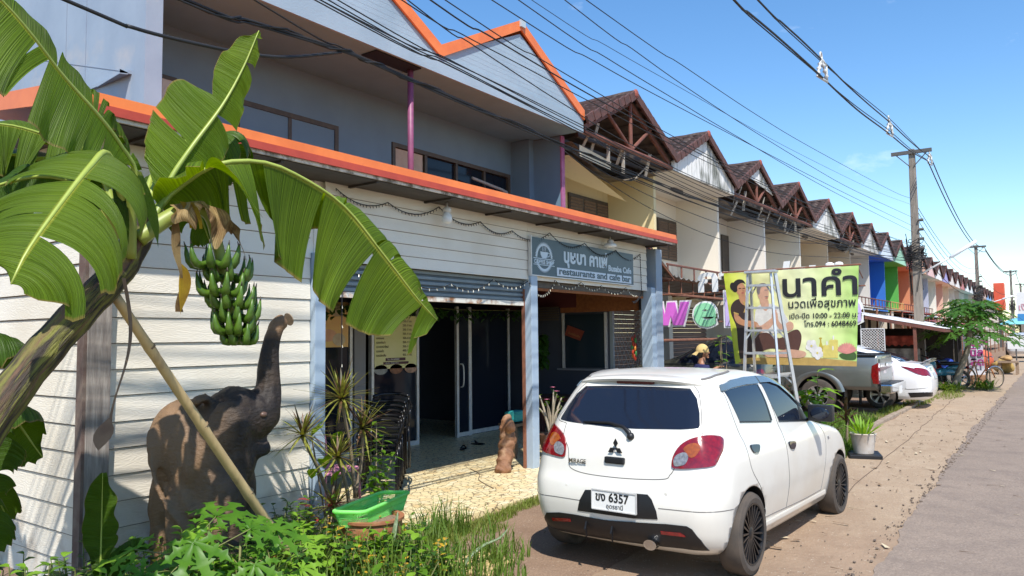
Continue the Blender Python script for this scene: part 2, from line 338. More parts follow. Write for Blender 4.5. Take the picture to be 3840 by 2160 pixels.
# ---------------------------------------------------------------- cafe shophouse
cafe = thing('cafe_building', 'grey-blue two-storey shophouse with orange roof edging and white board front, home of the cafe', 'building', (8.4, 5.7, 0))
FY = 5.7
M_gapd = mat('board_gap_shade', (.22, .19, .155), rough=.9)  # dark strips put the shade of the lap gaps into the colour
def lap(mb, x0, x1, y, z0, z1, h, seed=0):                      # lapped boards facing -Y
    rnd = random.Random(seed); z = z0
    while z < z1-.01:
        t = min(z+h, z1); d = rnd.uniform(-.003, .003)
        mb.m = 0; mb.prism([(x0, y, z), (x0, y-.021+d*.6, z), (x0, y-.010, t-.007), (x0, y, t-.007)], (x1-x0, 0, 0)); mb.m = 1; mb.b2((x0, y-.0105, t-.007), (x1, y, t)); mb.m = 0; z = t
s = MB(); lap(s, 2.78, 4.645, FY, .0, 3.25, .193, 1)
s.box((3.7, FY+.06, 1.65), (2.1, .1, 3.3)); s.build('board_wall', [M_side, M_gapd], cafe)
s = MB()
rnd = random.Random(4); z = 0.0
while z < 3.2:                                                  # side wall facing -X
    s.m = 0; s.prism([(2.62, FY+.02, z), (2.599+rnd.uniform(-.002, .002), FY+.02, z), (2.610, FY+.02, z+.182), (2.62, FY+.02, z+.182)], (0, 7, 0)); s.m = 1; s.b2((2.6095, FY+.02, z+.182), (2.62, FY+7, z+.193)); s.m = 0; z += .193
s.box((2.68, 9.3, 1.65), (.1, 7, 3.3)); s.build('side_board_wall', [M_side, M_gapd], cafe)
s = MB(); s.box((2.70, FY-.03, 1.55), (.17, .12, 3.1)); s.build('corner_post', M_greywood, cafe, bevel=.006)
s = MB(); s.box((2.603, FY-.035, 1.55), (.022, .10, 3.1)); s.build('corner_batten', mat('dull_batten', (.13, .08, .065), (.2, .15, .12), 8, .85), cafe)
s = MB(); lap(s, 4.80, 8.18, FY-.03, 2.50, 3.3, .128, 2); lap(s, 8.184, 11.72, FY-.03, 2.50, 3.3, .128, 3)
s.box((8.2, FY+.03, 2.9), (7.0, .06, .78)); s.build('header_boards', [M_side, M_gapd], cafe)
for nm, x, wx, wy in (('post', 4.715, .125, .14), ('post', 8.27, .15, .16), ('post', 11.87, .22, .2)):
    q = MB(); q.box((x, FY-.01, 1.28), (wx, wy, 2.56)); o = q.build(nm, M_post, cafe, bevel=.006)
q = MB(); q.box((12.03, FY-.0, 1.6), (.24, .26, 3.25)); q.build('end_pier', M_blue, cafe, bevel=.006)
q = MB(); pass
for gx, gw in ((8.18, .022), (4.80, .03), (8.355, .02)): q = MB(); q.box((gx, FY+.03, 1.2), (gw, .04, 2.35)); q.build('shutter_guide', M_rust, cafe)
q = MB()                                                        # rolled shutter, lowered a little
for i in range(5):
    z = 2.505-i*.06; q.prism([(4.78, FY+.05, z), (4.78, FY+.028, z-.012), (4.78, FY+.028, z-.042), (4.78, FY+.05, z-.055)], (3.41, 0, 0))
q.box((6.48, FY+.07, 2.36), (3.4, .03, .3)); sh = q.build('roller_shutter', M_shutter, cafe)
q = MB(); q.box((6.48, FY+.05, 2.185), (3.4, .07, .055)); q.build('bottom_bar', M_rustw, sh)
q = MB(); q.box((10.05, FY+.04, 2.455), (3.3, .05, .09)); q.build('opening_head', M_frame, cafe)
q = MB(); q.box((10.05, FY+.035, 2.39), (3.3, .04, .035)); q.build('head_strip', M_board, cafe)
# awning over the front
q = MB()
q.prism([(2.29, 5.20, 3.335), (2.29, 5.205, 3.43), (2.29, 5.40, 3.485), (2.33, 7.3, 3.70), (2.33, 7.3, 3.66), (2.29, 5.4, 3.44)], (9.66, 0, 0)); aw = q.build('awning', M_orange, cafe)
q = MB(); q.prism([(2.27, 5.192, 3.29), (2.27, 5.192, 3.352), (2.27, 5.215, 3.352), (2.27, 5.215, 3.29)], (9.70, 0, 0)); q.build('awning_lip', M_orange2, aw)
q = MB(); q.prism([(2.27, 5.20, 3.32), (2.27, 5.205, 3.435), (2.27, 5.4, 3.49), (2.27, 7.3, 3.71), (2.27, 7.3, 3.6)], (.02, 0, 0)); q.build('awning_end', M_orange, aw)
q = MB(); q.box((7.15, 5.235, 3.288), (9.6, .022, .05)); q.build('awning_board', M_stain, aw)
q = MB(); q.box((7.13, 6.13, 3.265), (9.64, 1.75, .02)); q.build('awning_underside', M_dark, aw)
for i in range(9): q = MB(); q.box((2.9+i*1.1, 5.46, 3.245), (.03, .40, .02)); q.build('bracket', M_dark, aw)
# ground-floor room behind the openings
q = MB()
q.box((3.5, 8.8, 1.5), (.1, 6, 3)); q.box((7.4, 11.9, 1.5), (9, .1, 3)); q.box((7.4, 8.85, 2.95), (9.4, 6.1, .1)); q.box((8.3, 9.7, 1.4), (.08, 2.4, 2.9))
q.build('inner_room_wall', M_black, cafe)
q = MB(); q.box((7.3, 8.5, 2.55), (4.0, .1, .75)); q.build('inner_lintel', M_inwall, cafe)
q = MB(); q.box((5.9, 8.5, 1.2), (1.9, .06, 2.4)); q.build('glass_panel', M_glass, cafe)
for x0, x1 in ((6.90, 7.62), (8.10, 9.04)):
    q = MB(); q.box(((x0+x1)/2, 8.47, 1.15), (x1-x0, .02, 2.2)); f = q.build('glass_panel', M_glass, cafe)
    q = MB(); q.b2((x0-.05, 8.43, .05), (x0, 8.5, 2.28)); q.b2((x1, 8.43, .05), (x1+.05, 8.5, 2.28)); q.b2((x0, 8.435, .05), (x1, 8.495, .12)); q.build('panel_frame', M_alu, f)
q = MB(); q.box((7.80, 8.45, 1.2), (.22, .08, 2.35)); q.build('door_jamb', mat('grey_jamb', (.22, .22, .24), rough=.5), cafe)
for x0, x1, y in ((10.0, 10.38, 8.40), (10.42, 11.62, 8.46)):
    q = MB(); q.box(((x0+x1)/2, y+.02, 1.15), (x1-x0, .012, 2.2)); f = q.build('sliding_door', M_glass, cafe)
    q = MB(); q.b2((x0, y, .05), (x0+.055, y+.05, 2.28)); q.b2((x1-.055, y, .05), (x1, y+.05, 2.28)); q.b2((x0+.05, y+.002, .06), (x1-.05, y+.048, .13)); q.build('door_frame', M_alu, f)
q = MB(); q.tube(catmull([(10.09, 8.39, .9), (10.09, 8.33, .95), (10.09, 8.33, 1.25), (10.09, 8.39, 1.3)], 5), .012, 8); q.build('door_handle', M_alu, cafe, smooth=True)
# party wall of the dining corner (faces the camera)
q = MB()
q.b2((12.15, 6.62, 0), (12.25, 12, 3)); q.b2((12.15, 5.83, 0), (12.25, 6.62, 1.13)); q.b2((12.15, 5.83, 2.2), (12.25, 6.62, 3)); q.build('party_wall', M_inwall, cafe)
q = MB(); q.b2((12.10, 6.08, 1.12), (12.15, 7.72, 1.155)); q.build('sill', mat('grey_sill', (.2, .2, .22), rough=.6), cafe)
q = MB(); q.b2((12.128, 6.68, 1.18), (12.148, 7.55, 2.15)); wi = q.build('inner_window', mat('blue_black_pane', (.018, .03, .042), rough=.15), cafe)
q = MB()
for y in (6.66, 7.56): q.b2((12.11, y, 1.16), (12.15, y+.045, 2.18))
q.build('window_frame', M_alu, wi)
q = MB()
for i in range(9):
    for sgn in (1, -1):
        y0 = 5.84+i*.1; q.tube([(12.19, y0 if sgn > 0 else 6.62-(i*.1), 1.14), (12.19, min(6.62, max(5.84, (y0 if sgn > 0 else 6.62-i*.1)+sgn*.55)), 2.19)], .004, 4)
q.b2((12.16, 6.56, 1.13), (12.22, 6.62, 2.2)); q.build('lattice_grille', mat('grille_paint', (.28, .32, .34), rough=.5), cafe)
q = MB(); q.b2((12.06, 6.0, 2.19), (12.1, 7.6, 2.62)); q.build('chipboard_panel', M_board, cafe)
q = MB(); q.b2((12.04, 7.25, 2.28), (12.1, 9.3, 2.62)); q.build('red_panel', mat('maroon_board', (.10, .02, .02), rough=.8), cafe)
q = MB()
for i in range(6): q.b2((11.9, 7.55, 2.05+i*.045), (11.93, 8.2, 2.075+i*.045))
q.build('vent_slats', M_frame, cafe)
q = MB(); q.b2((11.3, 6.2, .62), (12.1, 7.9, .68)); q.b2((11.4, 6.4, .05), (11.5, 6.5, .62)); q.b2((11.4, 7.6, .05), (11.5, 7.7, .62)); tag(q.build('wooden_table', mat('dark_red_table', (.09, .03, .025), (.06, .02, .02), 9, .4), bevel=.01), 'long dark red table deep in the shaded dining corner', 'table')
# upper storey
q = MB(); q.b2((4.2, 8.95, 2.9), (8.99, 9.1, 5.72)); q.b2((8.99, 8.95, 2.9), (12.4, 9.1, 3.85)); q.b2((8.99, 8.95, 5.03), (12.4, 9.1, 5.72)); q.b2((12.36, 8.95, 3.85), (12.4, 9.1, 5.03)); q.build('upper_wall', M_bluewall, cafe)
q = MB(); q.b2((4.12, 7.75, 0), (4.27, 18, 6.5)); ew = q.build('end_wall', M_blue, cafe)
q = MB(); q.b2((4.10, 7.7, 2.9), (4.29, 7.9, 5.75)); q.build('end_pilaster', M_blue, cafe)
q = MB(); q.b2((4.085, 8.0, 4.62), (4.12, 9.0, 4.66)); q.prism([(4.12, 8.02, 4.62), (4.12, 8.95, 4.62), (4.0, 8.02, 4.60), (4.0, 8.02, 4.64)], (0, 0, .01)); q.build('ledge', M_blue, ew)
q = MB()
for i in range(3): q.box((4.118, 9.6, 3.6+i*.75), (.005, 3.2, .006), Matrix.Rotation(.28, 3, 'X'))
q.box((4.118, 9.55, 4.4), (.006, .006, 3)); q.box((4.118, 9.05, 4.4), (.006, .006, 3)); q.build('plaster_crack', mat('crack_line', (.22, .26, .33), rough=.8), ew)
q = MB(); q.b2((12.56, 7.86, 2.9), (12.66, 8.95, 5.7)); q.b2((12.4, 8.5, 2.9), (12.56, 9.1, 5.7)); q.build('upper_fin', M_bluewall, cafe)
q = MB(); q.b2((12.55, 7.83, 2.9), (12.67, 7.862, 5.7)); q.build('fin_edge_trim', M_magenta, cafe)
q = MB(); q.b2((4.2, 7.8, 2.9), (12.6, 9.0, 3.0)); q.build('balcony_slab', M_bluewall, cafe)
q = MB(); q.b2((4.27, 7.37, 5.71), (12.56, 9.1, 5.75)); so_ = q.build('soffit', M_soffit, cafe)
q = MB(); q.b2((7.2, 7.45, 5.69), (8.1, 7.75, 5.708)); q.build('soffit_gap', M_black, so_)
q = MB(); q.tube([(8.05, 7.62, 3.3), (8.05, 7.62, 5.72)], .045, 10); q.build('pipe_column', M_purple, cafe, smooth=True)
for x0, x1, z0 in ((6.02, 7.83, 3.9), (9.0, 12.35, 3.86)):
    q = MB(); q.b2((x0+.07, 8.99, z0), (x1-.07, 9.0, 4.97)); f = q.build('window', M_glass, cafe)
    q = MB(); q.b2((x0, 8.93, z0), (x0+.07, 9.02, 5.03)); q.b2((x1-.07, 8.93, z0), (x1, 9.02, 5.03)); q.b2((x0+.07, 8.93, 4.96), (x1-.07, 9.02, 5.03))
    n_ = 2 if x0 < 8 else 4
    for i in range(1, n_): xx = lerp(x0, x1, i/n_); q.b2((xx-.03, 8.94, z0), (xx+.03, 9.01, 4.96))
    q.build('window_frame', M_frame, f)
    if x0 > 8:
        q = MB(); q.b2((x0+.08, 8.975, z0), (x0+.78, 8.985, 4.95)); q.build('curtain', mat('beige_curtain', (.55, .45, .36), (.45, .36, .29), 4, .9), f)
q = MB(); q.b2((4.4, 8.9, 3.0), (5.1, 8.95, 5.0)); do = q.build('balcony_door', mat('cream_door', (.60, .56, .50), rough=.6), cafe)
q = MB(); q.b2((4.35, 8.89, 5.0), (5.15, 8.95, 5.05)); q.build('door_frame', M_frame, do)
q = MB(); q.tube(catmull([(10.95, 8.8, 4.72), (11.6, 8.8, 4.66), (11.95, 8.8, 4.62), (12.05, 8.8, 4.5), (12.05, 8.8, 3.6)], 6), .03, 8); q.build('drain_pipe', mat('grey_pipe', (.36, .34, .32), rough=.6), cafe, smooth=True)
def gable(x0, x1, zb, zt, y, nm, m, par):
    xm = (x0+x1)/2; q = MB(); n = 13; h = (zt-zb)/n
    for i in range(n):                                           # lapped boards inside the triangle
        z0, z1 = zb+i*h, zb+(i+1)*h; f0, f1 = i/n, (i+1)/n
        a0, b0, a1, b1 = lerp(x0, xm, f0), lerp(x1, xm, f0), lerp(x0, xm, f1), lerp(x1, xm, f1)
        q.add([(a0, y-.0012, z0), (b0, y-.0012, z0), (b1, y, z1), (a1, y, z1), (a0, y+.02, z0), (b0, y+.02, z0)], [(0, 1, 2, 3), (4, 5, 1, 0)])
    q.prism([(x0, y+.022, zb), (x1, y+.022, zb), (xm, y+.022, zt)], (0, .06, 0))
    return q.build(nm, m, par)
for x0, x1 in ((4.2, 8.4), (8.4, 12.6)):
    gable(x0, x1, 5.98, 6.97, 7.36, 'gable_board', M_gable, cafe)
    xm = (x0+x1)/2
    for sx in (-1, 1):
        e = xm+sx*2.1; q = MB()
        q.prism([(xm, 7.315, 7.03), (e+sx*.0, 7.315, 5.93), (e+sx*.0, 7.315, 6.12), (xm, 7.315, 7.21)] if sx < 0 else [(xm, 7.315, 7.21), (e, 7.315, 6.12), (e, 7.315, 5.93), (xm, 7.315, 7.03)], (0, .035, 0))
        q.build('barge_board', M_orange, cafe)
        q = MB(); q.add([(xm, 7.34, 7.2), (e, 7.34, 6.11), (e, 18, 6.11), (xm, 18, 7.2), (xm, 7.34, 7.16), (e, 7.34, 6.07), (e, 18, 6.07), (xm, 18, 7.16)], [(0, 1, 2, 3), (7, 6, 5, 4), (0, 4, 5, 1), (2, 6, 7, 3)])
        q.build('roof_slope', M_orange, cafe)
    q = MB(); q.box((xm, 7.3, 7.13), (.13, .05, .12)); q.build('ridge_cap', mat('grey_flashing', (.42, .50, .54), rough=.5), cafe)
q = MB(); q.prism([(4.2, 7.35, 5.68), (12.6, 7.35, 5.68), (12.6, 7.35, 5.985), (4.2, 7.35, 5.985)], (0, .03, 0)); q.build('fascia', M_gable, cafe)
# lamps and fairy lights on the front
for x, z, nm in ((6.39, 3.26, 0), (10.17, 3.26, 1)):
    t = thing('bulb_lamp', ('bare white bulb lamp hanging under the awning beside the shutter' if not nm else 'white bulb lamp with a wide shade under the awning above the cafe sign'), 'lamp', (x, 5.5, z), group='lamps under the awning')
    q = MB(); q.lathe([(.012, 0), (.012, -.05), (.05, -.07), (.05, -.11), (.03, -.12)], (x, 5.5, z), 12); q.build('holder', M_white, t, smooth=True)
    q = MB()
    q.lathe([(.03, -.12), (.055, -.15), (.06, -.19), (.055, -.23), (.02, -.245), (0, -.246)] if not nm else [(.03, -.1), (.085, -.12), (.10, -.14), (.10, -.17), (.03, -.18), (0, -.18)], (x, 5.5, z), 14); q.build('bulb', M_bulb, t, smooth=True)
def fairy(name, pts, label, seed, drop=.026, sp=.11, pale=0):
    rnd = random.Random(seed); t = thing(name, label, 'fairy lights', pts[0], group='fairy light strings on the front')
    P = []
    for a_, b_ in zip(pts, pts[1:]):
        a_, b_ = V(*a_), V(*b_); n = 8; sag = (b_-a_).length*.13 if abs(a_.z-b_.z) < (b_-a_).length*.6 else .01
        P += [a_.lerp(b_, i/n)+V(0, 0, -sag*4*(i/n)*(1-i/n)) for i in range(n)]
    P.append(V(*pts[-1])); q = MB(); q.tube(P, .0055, 5); q.build('cord', M_wire, t)
    q = MB()
    for i in range(0, len(P)-1):
        for u in ((0, .5) if not pale else (0,)):
            c = P[i].lerp(P[i+1], u)+V(0, -.005, 0); q.tube([c, c+V(rnd.uniform(-.008, .008), -.006, -drop)], [.004, .0045] if not pale else [.003, .0055], 4)
    q.build('tiny_bulbs', M_clear if pale else M_wire, t)['kind'] = 'stuff'
    return t
yf = FY-.075
fairy('fairy_lights', [(4.9, yf, 3.2), (5.6, yf, 3.16), (6.4, yf, 3.22), (7.15, yf, 3.14), (7.8, yf, 3.10), (8.65, yf-.02, 3.16), (9.55, yf-.04, 3.10), (10.5, yf-.04, 3.08), (11.42, yf, 3.10), (11.45, yf, 2.46), (11.1, yf, 2.30)], 'black fairy light string looping along the white boards above the sign', 1)
fairy('fairy_lights', [(4.95, yf, 2.44), (5.6, yf, 2.5), (6.6, yf, 2.36), (7.4, yf, 2.46), (8.15, yf, 2.48), (8.45, yf, 2.30), (8.8, yf, 2.52), (9.5, yf, 2.53), (10.1, yf, 2.51), (10.9, yf, 2.52), (11.3, yf, 2.42)], 'fairy light string with pale bulbs sagging below the white boards over both openings', 2, pale=1)
fairy('fairy_lights', [(4.98, yf, 2.45), (4.98, yf, .95)], 'fairy light string hanging straight down beside the left blue post', 3, pale=1)
# shop sign
M_sign = mat('slate_sign', (.065, .11, .135), (.055, .095, .12), 3, .4); M_let = mat('sign_pale_letter', (.58, .68, .75), rough=.5)
sg = thing('shop_sign', 'dark slate cafe sign with a cup and gear emblem on the white boards', 'sign', (9.65, 5.62, 2.56))
q = MB(); q.b2((8.20, 5.60, 2.565), (11.12, 5.64, 3.065)); q.build('sign_panel', M_sign, sg)
q = MB(); q.b2((8.185, 5.595, 2.55), (8.2, 5.645, 3.08)); q.b2((8.2, 5.598, 2.553), (11.12, 5.642, 2.565)); q.build('sign_edge', M_alu, sg)
r_, u_ = (1, 0, 0), (0, 0, 1); ys_ = 5.597
text('thai_name', 'บุษบา คาเฟ่', .255, M_let, sg, (8.98, ys_, 2.785), r_, u_, .002, bold=.010, fit=1.26)
text('latin_name', 'Busaba Cafe', .125, M_let, sg, (10.27, ys_, 2.745), r_, u_, .002, bold=.004, fit=.76)
q = MB(); q.b2((8.81, 5.594, 2.583), (11.03, 5.6, 2.697)); q.build('text_strip', mat('strip_pale_blue', (.62, .70, .78), rough=.5), sg)
text('strip_text', 'restaurants and cafe bar', .135, M_sign, sg, (8.85, 5.591, 2.607), r_, u_, .002, bold=.003, fit=2.14)
q = MB(); cx_, cz_ = 8.495, 2.80
for h0, h1 in ((R(2), R(178)), (R(200), R(340))):
    n = 30 if h0 < 1 else 22
    for i in range(n):
        a0, a1 = lerp(h0, h1, i/n), lerp(h0, h1, (i+1)/n); am = (a0+a1)/2; ro, ri, rt_ = .19, .165, .222
        P = lambda rr, an, k=1: (cx_+rr*math.cos(an), ys_+.001, cz_+(.0 if h0 < 1 else .02)+rr*math.sin(an))
        q.add([P(ri, a0), P(ro, a0), P(rt_, am), P(ro, a1), P(ri, a1)], [(0, 1, 2, 3, 4)])
q.b2((8.24, ys_-.001, 2.785), (8.75, ys_+.002, 2.795)); q.b2((8.24, ys_-.001, 2.702), (8.75, ys_+.002, 2.710))
q.add([(8.40, ys_, 2.885), (8.59, ys_, 2.885), (8.58, ys_, 2.84), (8.545, ys_, 2.80), (8.445, ys_, 2.80), (8.41, ys_, 2.84)], [(0, 5, 4, 3, 2, 1)])
q.tube([(8.585, ys_, 2.875), (8.625, ys_, 2.87), (8.62, ys_, 2.835), (8.57, ys_, 2.82)], .007, 5)
for i in range(3): q.tube(catmull([(8.46+i*.035, ys_, 2.895), (8.45+i*.035, ys_, 2.915), (8.465+i*.035, ys_, 2.935), (8.455+i*.035, ys_, 2.958)], 4), .0045, 5)
q.build('emblem', M_let, sg)
text('emblem_text', 'COFFEE SHOP', .076, M_let, sg, (8.255, ys_, 2.721), r_, u_, .002, bold=.002, fit=.48)
# ---------------------------------------------------------------- the terraced row
M_tile = mat('old_brown_roof_tile', (.085, .046, .037), (.04, .027, .025), 3.2, .75, c3=(.22, .19, .16), s3=2.1, lo3=.56, hi3=.75, bump=.004)
M_tilecap = mat('red_ridge_cap', (.30, .075, .05), (.20, .06, .045), 8, .7)
M_verge = mat('verge_tile', (.13, .052, .04), (.07, .036, .03), 7, .75)
M_steelred = mat('red_oxide_steel', (.20, .07, .045), (.13, .05, .035), 9, .65)
M_gw = mat('stained_white_gable', (.76, .745, .70), (.74, .72, .66), 4, .75)
t_ = M_gw.node_tree; b_ = t_.nodes['Principled BSDF']          # algae streaks, heavier in patches
def streak(m, c, dirt, lo=.5, hi=.68):
    n, L = m.node_tree.nodes, m.node_tree.links.new; b = n['Principled BSDF']
    tc = n.new('ShaderNodeTexCoord'); mp = n.new('ShaderNodeMapping'); mp.inputs['Scale'].default_value = (7, 7, .9); L(tc.outputs['Object'], mp.inputs[0])
    q = n.new('ShaderNodeTexNoise'); q.inputs['Scale'].default_value = 1.3; q.inputs['Detail'].default_value = 9; q.inputs['Roughness'].default_value = .7; L(mp.outputs[0], q.inputs['Vector'])
    q2 = n.new('ShaderNodeTexNoise'); q2.inputs['Scale'].default_value = .75; q2.inputs['Detail'].default_value = 3; L(tc.outputs['Object'], q2.inputs['Vector'])
    ad = n.new('ShaderNodeMath'); ad.operation = 'MULTIPLY_ADD'; ad.inputs[1].default_value = .6; L(q.outputs['Fac'], ad.inputs[0]); 
    m2 = n.new('ShaderNodeMath'); m2.operation = 'MULTIPLY'; m2.inputs[1].default_value = .5; L(q2.outputs['Fac'], m2.inputs[0]); L(m2.outputs[0], ad.inputs[2])
    r = n.new('ShaderNodeMapRange'); r.inputs[1].default_value = lo; r.inputs[2].default_value = hi; L(ad.outputs[0], r.inputs[0])
    x = n.new('ShaderNodeMix'); x.data_type = 'RGBA'; x.inputs[6].default_value = (*c, 1); x.inputs[7].default_value = (*dirt, 1); L(r.outputs[0], x.inputs[0]); L(x.outputs[2], b.inputs['Base Color'])
streak(M_gw, (.78, .76, .72), (.10, .105, .08), .51, .63)
def wall(name, c, amt=.62):
    if name in MC: return MC[name]
    m = mat(name, c, rough=.75); streak(m, c, tuple(q*.55 for q in c), amt, amt+.2); return m
M_cream = wall('cream_wall', (.70, .62, .50))
M_tiledark = mat('tile_underside', (.16, .12, .09), (.08, .06, .05), 5, .9)
M_louver = mat('brown_louvre', (.16, .10, .065), (.11, .07, .045), 9, .6)
M_brshut = mat('brown_roller_shutter', (.23, .15, .115), (.19, .12, .095), 4, .55)
def tile_slope(mb, xr, xe, zr, ze, y0, y1, fine):
    nv = 9; per = 3 if fine else 1.2; nu = max(8, int((y1-y0)/(.30 if fine else .5)*per*2))
    def P(y, t, lift):
        wv = .06*abs(math.sin(PI*(y-y0)/.30)) if fine else 0
        return V(lerp(xr, xe, t), y, lerp(zr, ze, t)+wv+lift)
    for r in range(nv):
        vs = []
        for i in range(nu+1):
            y = lerp(y0, y1, i/nu); vs += [P(y, r/nv, .012), P(y, (r+1.06)/nv, .075), P(y, (r+1.06)/nv, .005)]
        mb.add(vs, [q for i in range(nu) for q in ((3*i, 3*i+1, 3*i+4, 3*i+3), (3*i+1, 3*i+2, 3*i+5, 3*i+4))])
UW = 4.19
WALLC = {1: (.74, .61, .34), 2: (.76, .70, .60), 3: (.74, .69, .62), 4: (.74, .68, .58), 5: (.62, .52, .39), 6: (.62, .52, .40), 7: (.58, .55, .52), 8: (.035, .17, .52), 9: (.11, .40, .085), 10: (.58, .25, .13), 11: (.52, .24, .14), 12: (.46, .46, .56), 13: (.70, .66, .60), 14: (.62, .42, .34), 15: (.68, .62, .5), 16: (.62, .66, .62), 17: (.6, .55, .5), 18: (.66, .66, .62), 19: (.5, .55, .5), 20: (.66, .6, .55)}
GABC = {8: (.62, .70, .78), 9: (.36, .66, .47), 10: (.50, .20, .18), 11: (.62, .36, .24), 12: (.74, .50, .47), 13: (.78, .77, .75), 14: (.36, .34, .62), 15: (.68, .64, .60), 16: (.74, .73, .70), 17: (.52, .20, .19), 18: (.78, .77, .76), 19: (.72, .72, .70), 20: (.6, .5, .45), 24: (.25, .45, .75), 25: (.25, .45, .75)}
GD = {1: 'open rusty truss under its broken roof', 2: 'white gable board streaked with black stains', 3: 'half-missing gable board and red truss', 4: 'open truss and hanging boards', 5: 'white stained gable after the second open truss', 6: 'dark open gable showing the rafters', 7: 'white gable stained along its lower edge', 8: 'pale blue-white gable', 9: 'mint green gable', 10: 'maroon gable', 11: 'orange-brown gable behind the pole', 12: 'pink gable', 13: 'clean white gable beside the pink one', 14: 'lavender gable', 15: 'cream gable right of the lavender one', 16: 'second white gable past the lavender one', 17: 'rose red gable', 18: 'bright white gable past the rose red one', 19: 'greyish white gable'}
WN = {1: 'yellow', 2: 'cream', 3: 'pale cream', 4: 'beige-cream', 5: 'tan', 6: 'tan', 7: 'light grey', 8: 'bright blue', 9: 'green', 10: 'terracotta', 11: 'brown-orange', 12: 'lavender-grey', 13: 'off-white', 14: 'brick pink', 15: 'cream', 16: 'pale green', 17: 'beige', 18: 'white', 19: 'grey-green'}
OPEN = (1, 3, 4, 6)
for k in range(1, 33):
    x0 = 12.6+UW*(k-1)+.07; x1 = x0+UW-.07; xm = (x0+x1)/2-.03; fine = k <= 6; rnd = random.Random(k)
    lab = f"{WN[k]} two-storey row house with {GD[k]}" if k in GD else 'small far row house with a brown tiled gable near the end of the row'
    h = thing('row_house', lab, 'house', (xm, 9, 0), group='row houses along the street' if k in GD else 'far end row houses')
    wc = WALLC.get(k, (.6, .55, .5)); mw = wall('house_wall_%d' % k, wc, .60 if k < 7 else .66)
    q = MB(); q.b2((x0, 9.1, 3), (x1, 9.25, 5.7)); q.b2((x0, 7.75, 2.9), (x1, 9.1, 3.02)); q.build('upper_wall', mw, h)
    q = MB(); q.b2((x1-.05, 7.85, 3.02), (x1+.07, 9.1, 5.69)); q.build('fin_wall', mw if k not in (7,) else mw, h)
    q = MB(); q.b2((x1-.12, 7.5, 0), (x1+.10, 8.4, 2.9)); q.build('pillar', M_cream if k < 10 else mw, h)
    if k <= 14:
        q = MB(); nst = 24
        for i in range(nst): z = .05+i*2.5/nst; q.prism([(x0+.1, 8.25, z), (x0+.1, 8.215, z+.02), (x0+.1, 8.215, z+.07), (x0+.1, 8.25, z+.1)], (UW-.35, 0, 0))
        q.build('roller_shutter', M_brshut, h)
    q = MB(); q.b2((x0, 8.2, 2.5), (x1, 8.4, 2.95)); q.build('ground_lintel', M_cream if k < 10 else mw, h)
    # window and door on the balcony
    if k in (1, 2, 5, 10, 13):
        a_, b_ = (x0+2.15, x0+4.0) if k == 1 else (x0+2.7, x0+3.95)
        q = MB(); q.b2((a_, 9.05, 3.9), (b_, 9.1, 5.06)); f = q.build('window', M_frame, h)
        q = MB()
        for i in range(2 if k > 1 else 3):
            w_ = (b_-a_)/(2 if k > 1 else 3)
            for j in range(14): q.box((a_+w_*(i+.5), 9.045, 3.97+j*.075), (w_-.08, .02, .06), Matrix.Rotation(.5, 3, 'X'))
        q.build('louvres', M_louver, f)
    if k in (3, 7, 10, 12, 15, 16):
        q = MB(); q.b2((x0+3.45, 9.04, 3.02), (x0+4.05, 9.1, 5.08)); q.build('door', M_frame if k != 15 else mat('dark_red_door', (.2, .03, .03), rough=.6), h)
    if k <= 12 and k > 1:
        q = MB(); mr = M_steelred if k not in (9,) else mat('yellow_rail', (.5, .33, .1), rough=.6)
        for z in (3.45, 3.1): q.tube([(x0, 7.6, z), (x1, 7.6, z)], .028, 6)
        for i in range(6): xx = lerp(x0+.05, x1-.05, i/5); q.tube([(xx, 7.6, 3.0), (xx, 7.6, 3.45)], .022, 6)
        q.build('railing', mr, h)
    # roof
    ys0, ys1 = 7.28, (14.5 if fine else 12.5); zr, ze = 6.93, 5.93
    q = MB()
    for sx in (-1, 1): tile_slope(q, xm, xm+sx*UW/2, zr, ze, ys0, ys1, fine and sx < 0)
    rf = q.build('roof', M_tile, h)
    q = MB(); q.tube([(xm, ys0-.02+i*.33, zr+.05+.012*(i % 2)) for i in range(int((ys1-ys0)/.33))], .085, 8); q.build('ridge_tiles', M_tile, rf)
    q = MB(); q.ball((xm, ys0-.03, zr+.04), (.10, .05, .11), 10); q.build('ridge_end_cap', M_tilecap, rf)
    q = MB()
    for sx in (-1, 1):
        for i in range(8):
            a0, a1 = i/8, (i+1.12)/8
            q.bar((lerp(xm, xm+sx*UW/2, a0), ys0-.02, lerp(zr, ze, a0)+.035), (lerp(xm, xm+sx*UW/2, a1), ys0-.03, lerp(zr, ze, a1)+.0), .05, .17)
    q.build('verge_tiles', M_verge, rf)
    if k in OPEN:
        q = MB(); q.add([(xm, ys0+.1, zr-.05), (xm-UW/2+.05, ys0+.1, ze-.02), (xm-UW/2+.05, ys1, ze-.02), (xm, ys1, zr-.05)], [(0, 1, 2, 3)]); q.add([(xm, ys0+.1, zr-.05), (xm+UW/2-.05, ys0+.1, ze-.02), (xm+UW/2-.05, ys1, ze-.02), (xm, ys1, zr-.05)], [(3, 2, 1, 0)])
        for sx in (-1, 1):
            for i in range(1, 6): a0 = i/6; xx, zz = lerp(xm, xm+sx*UW/2, a0), lerp(zr, ze, a0)-.09; q.bar((xx, ys0+.15, zz), (xx, ys1, zz), .04, .05)
        q.build('roof_underside', M_tiledark, h)
        q = MB(); zt = 5.74
        q.tube([(x0, 7.4, zt), (x1, 7.4, zt)], .055, 8); q.tube([(xm, 7.4, zt), (xm, 7.4, zr-.15)], .045, 8)
        q.tube([(xm-.05, 7.4, zt+.05), (xm-UW*.27, 7.4, zr-.55)], .04, 8); q.tube([(xm+.05, 7.4, zt+.05), (xm+UW*.24, 7.4, zr-.5)], .04, 8)
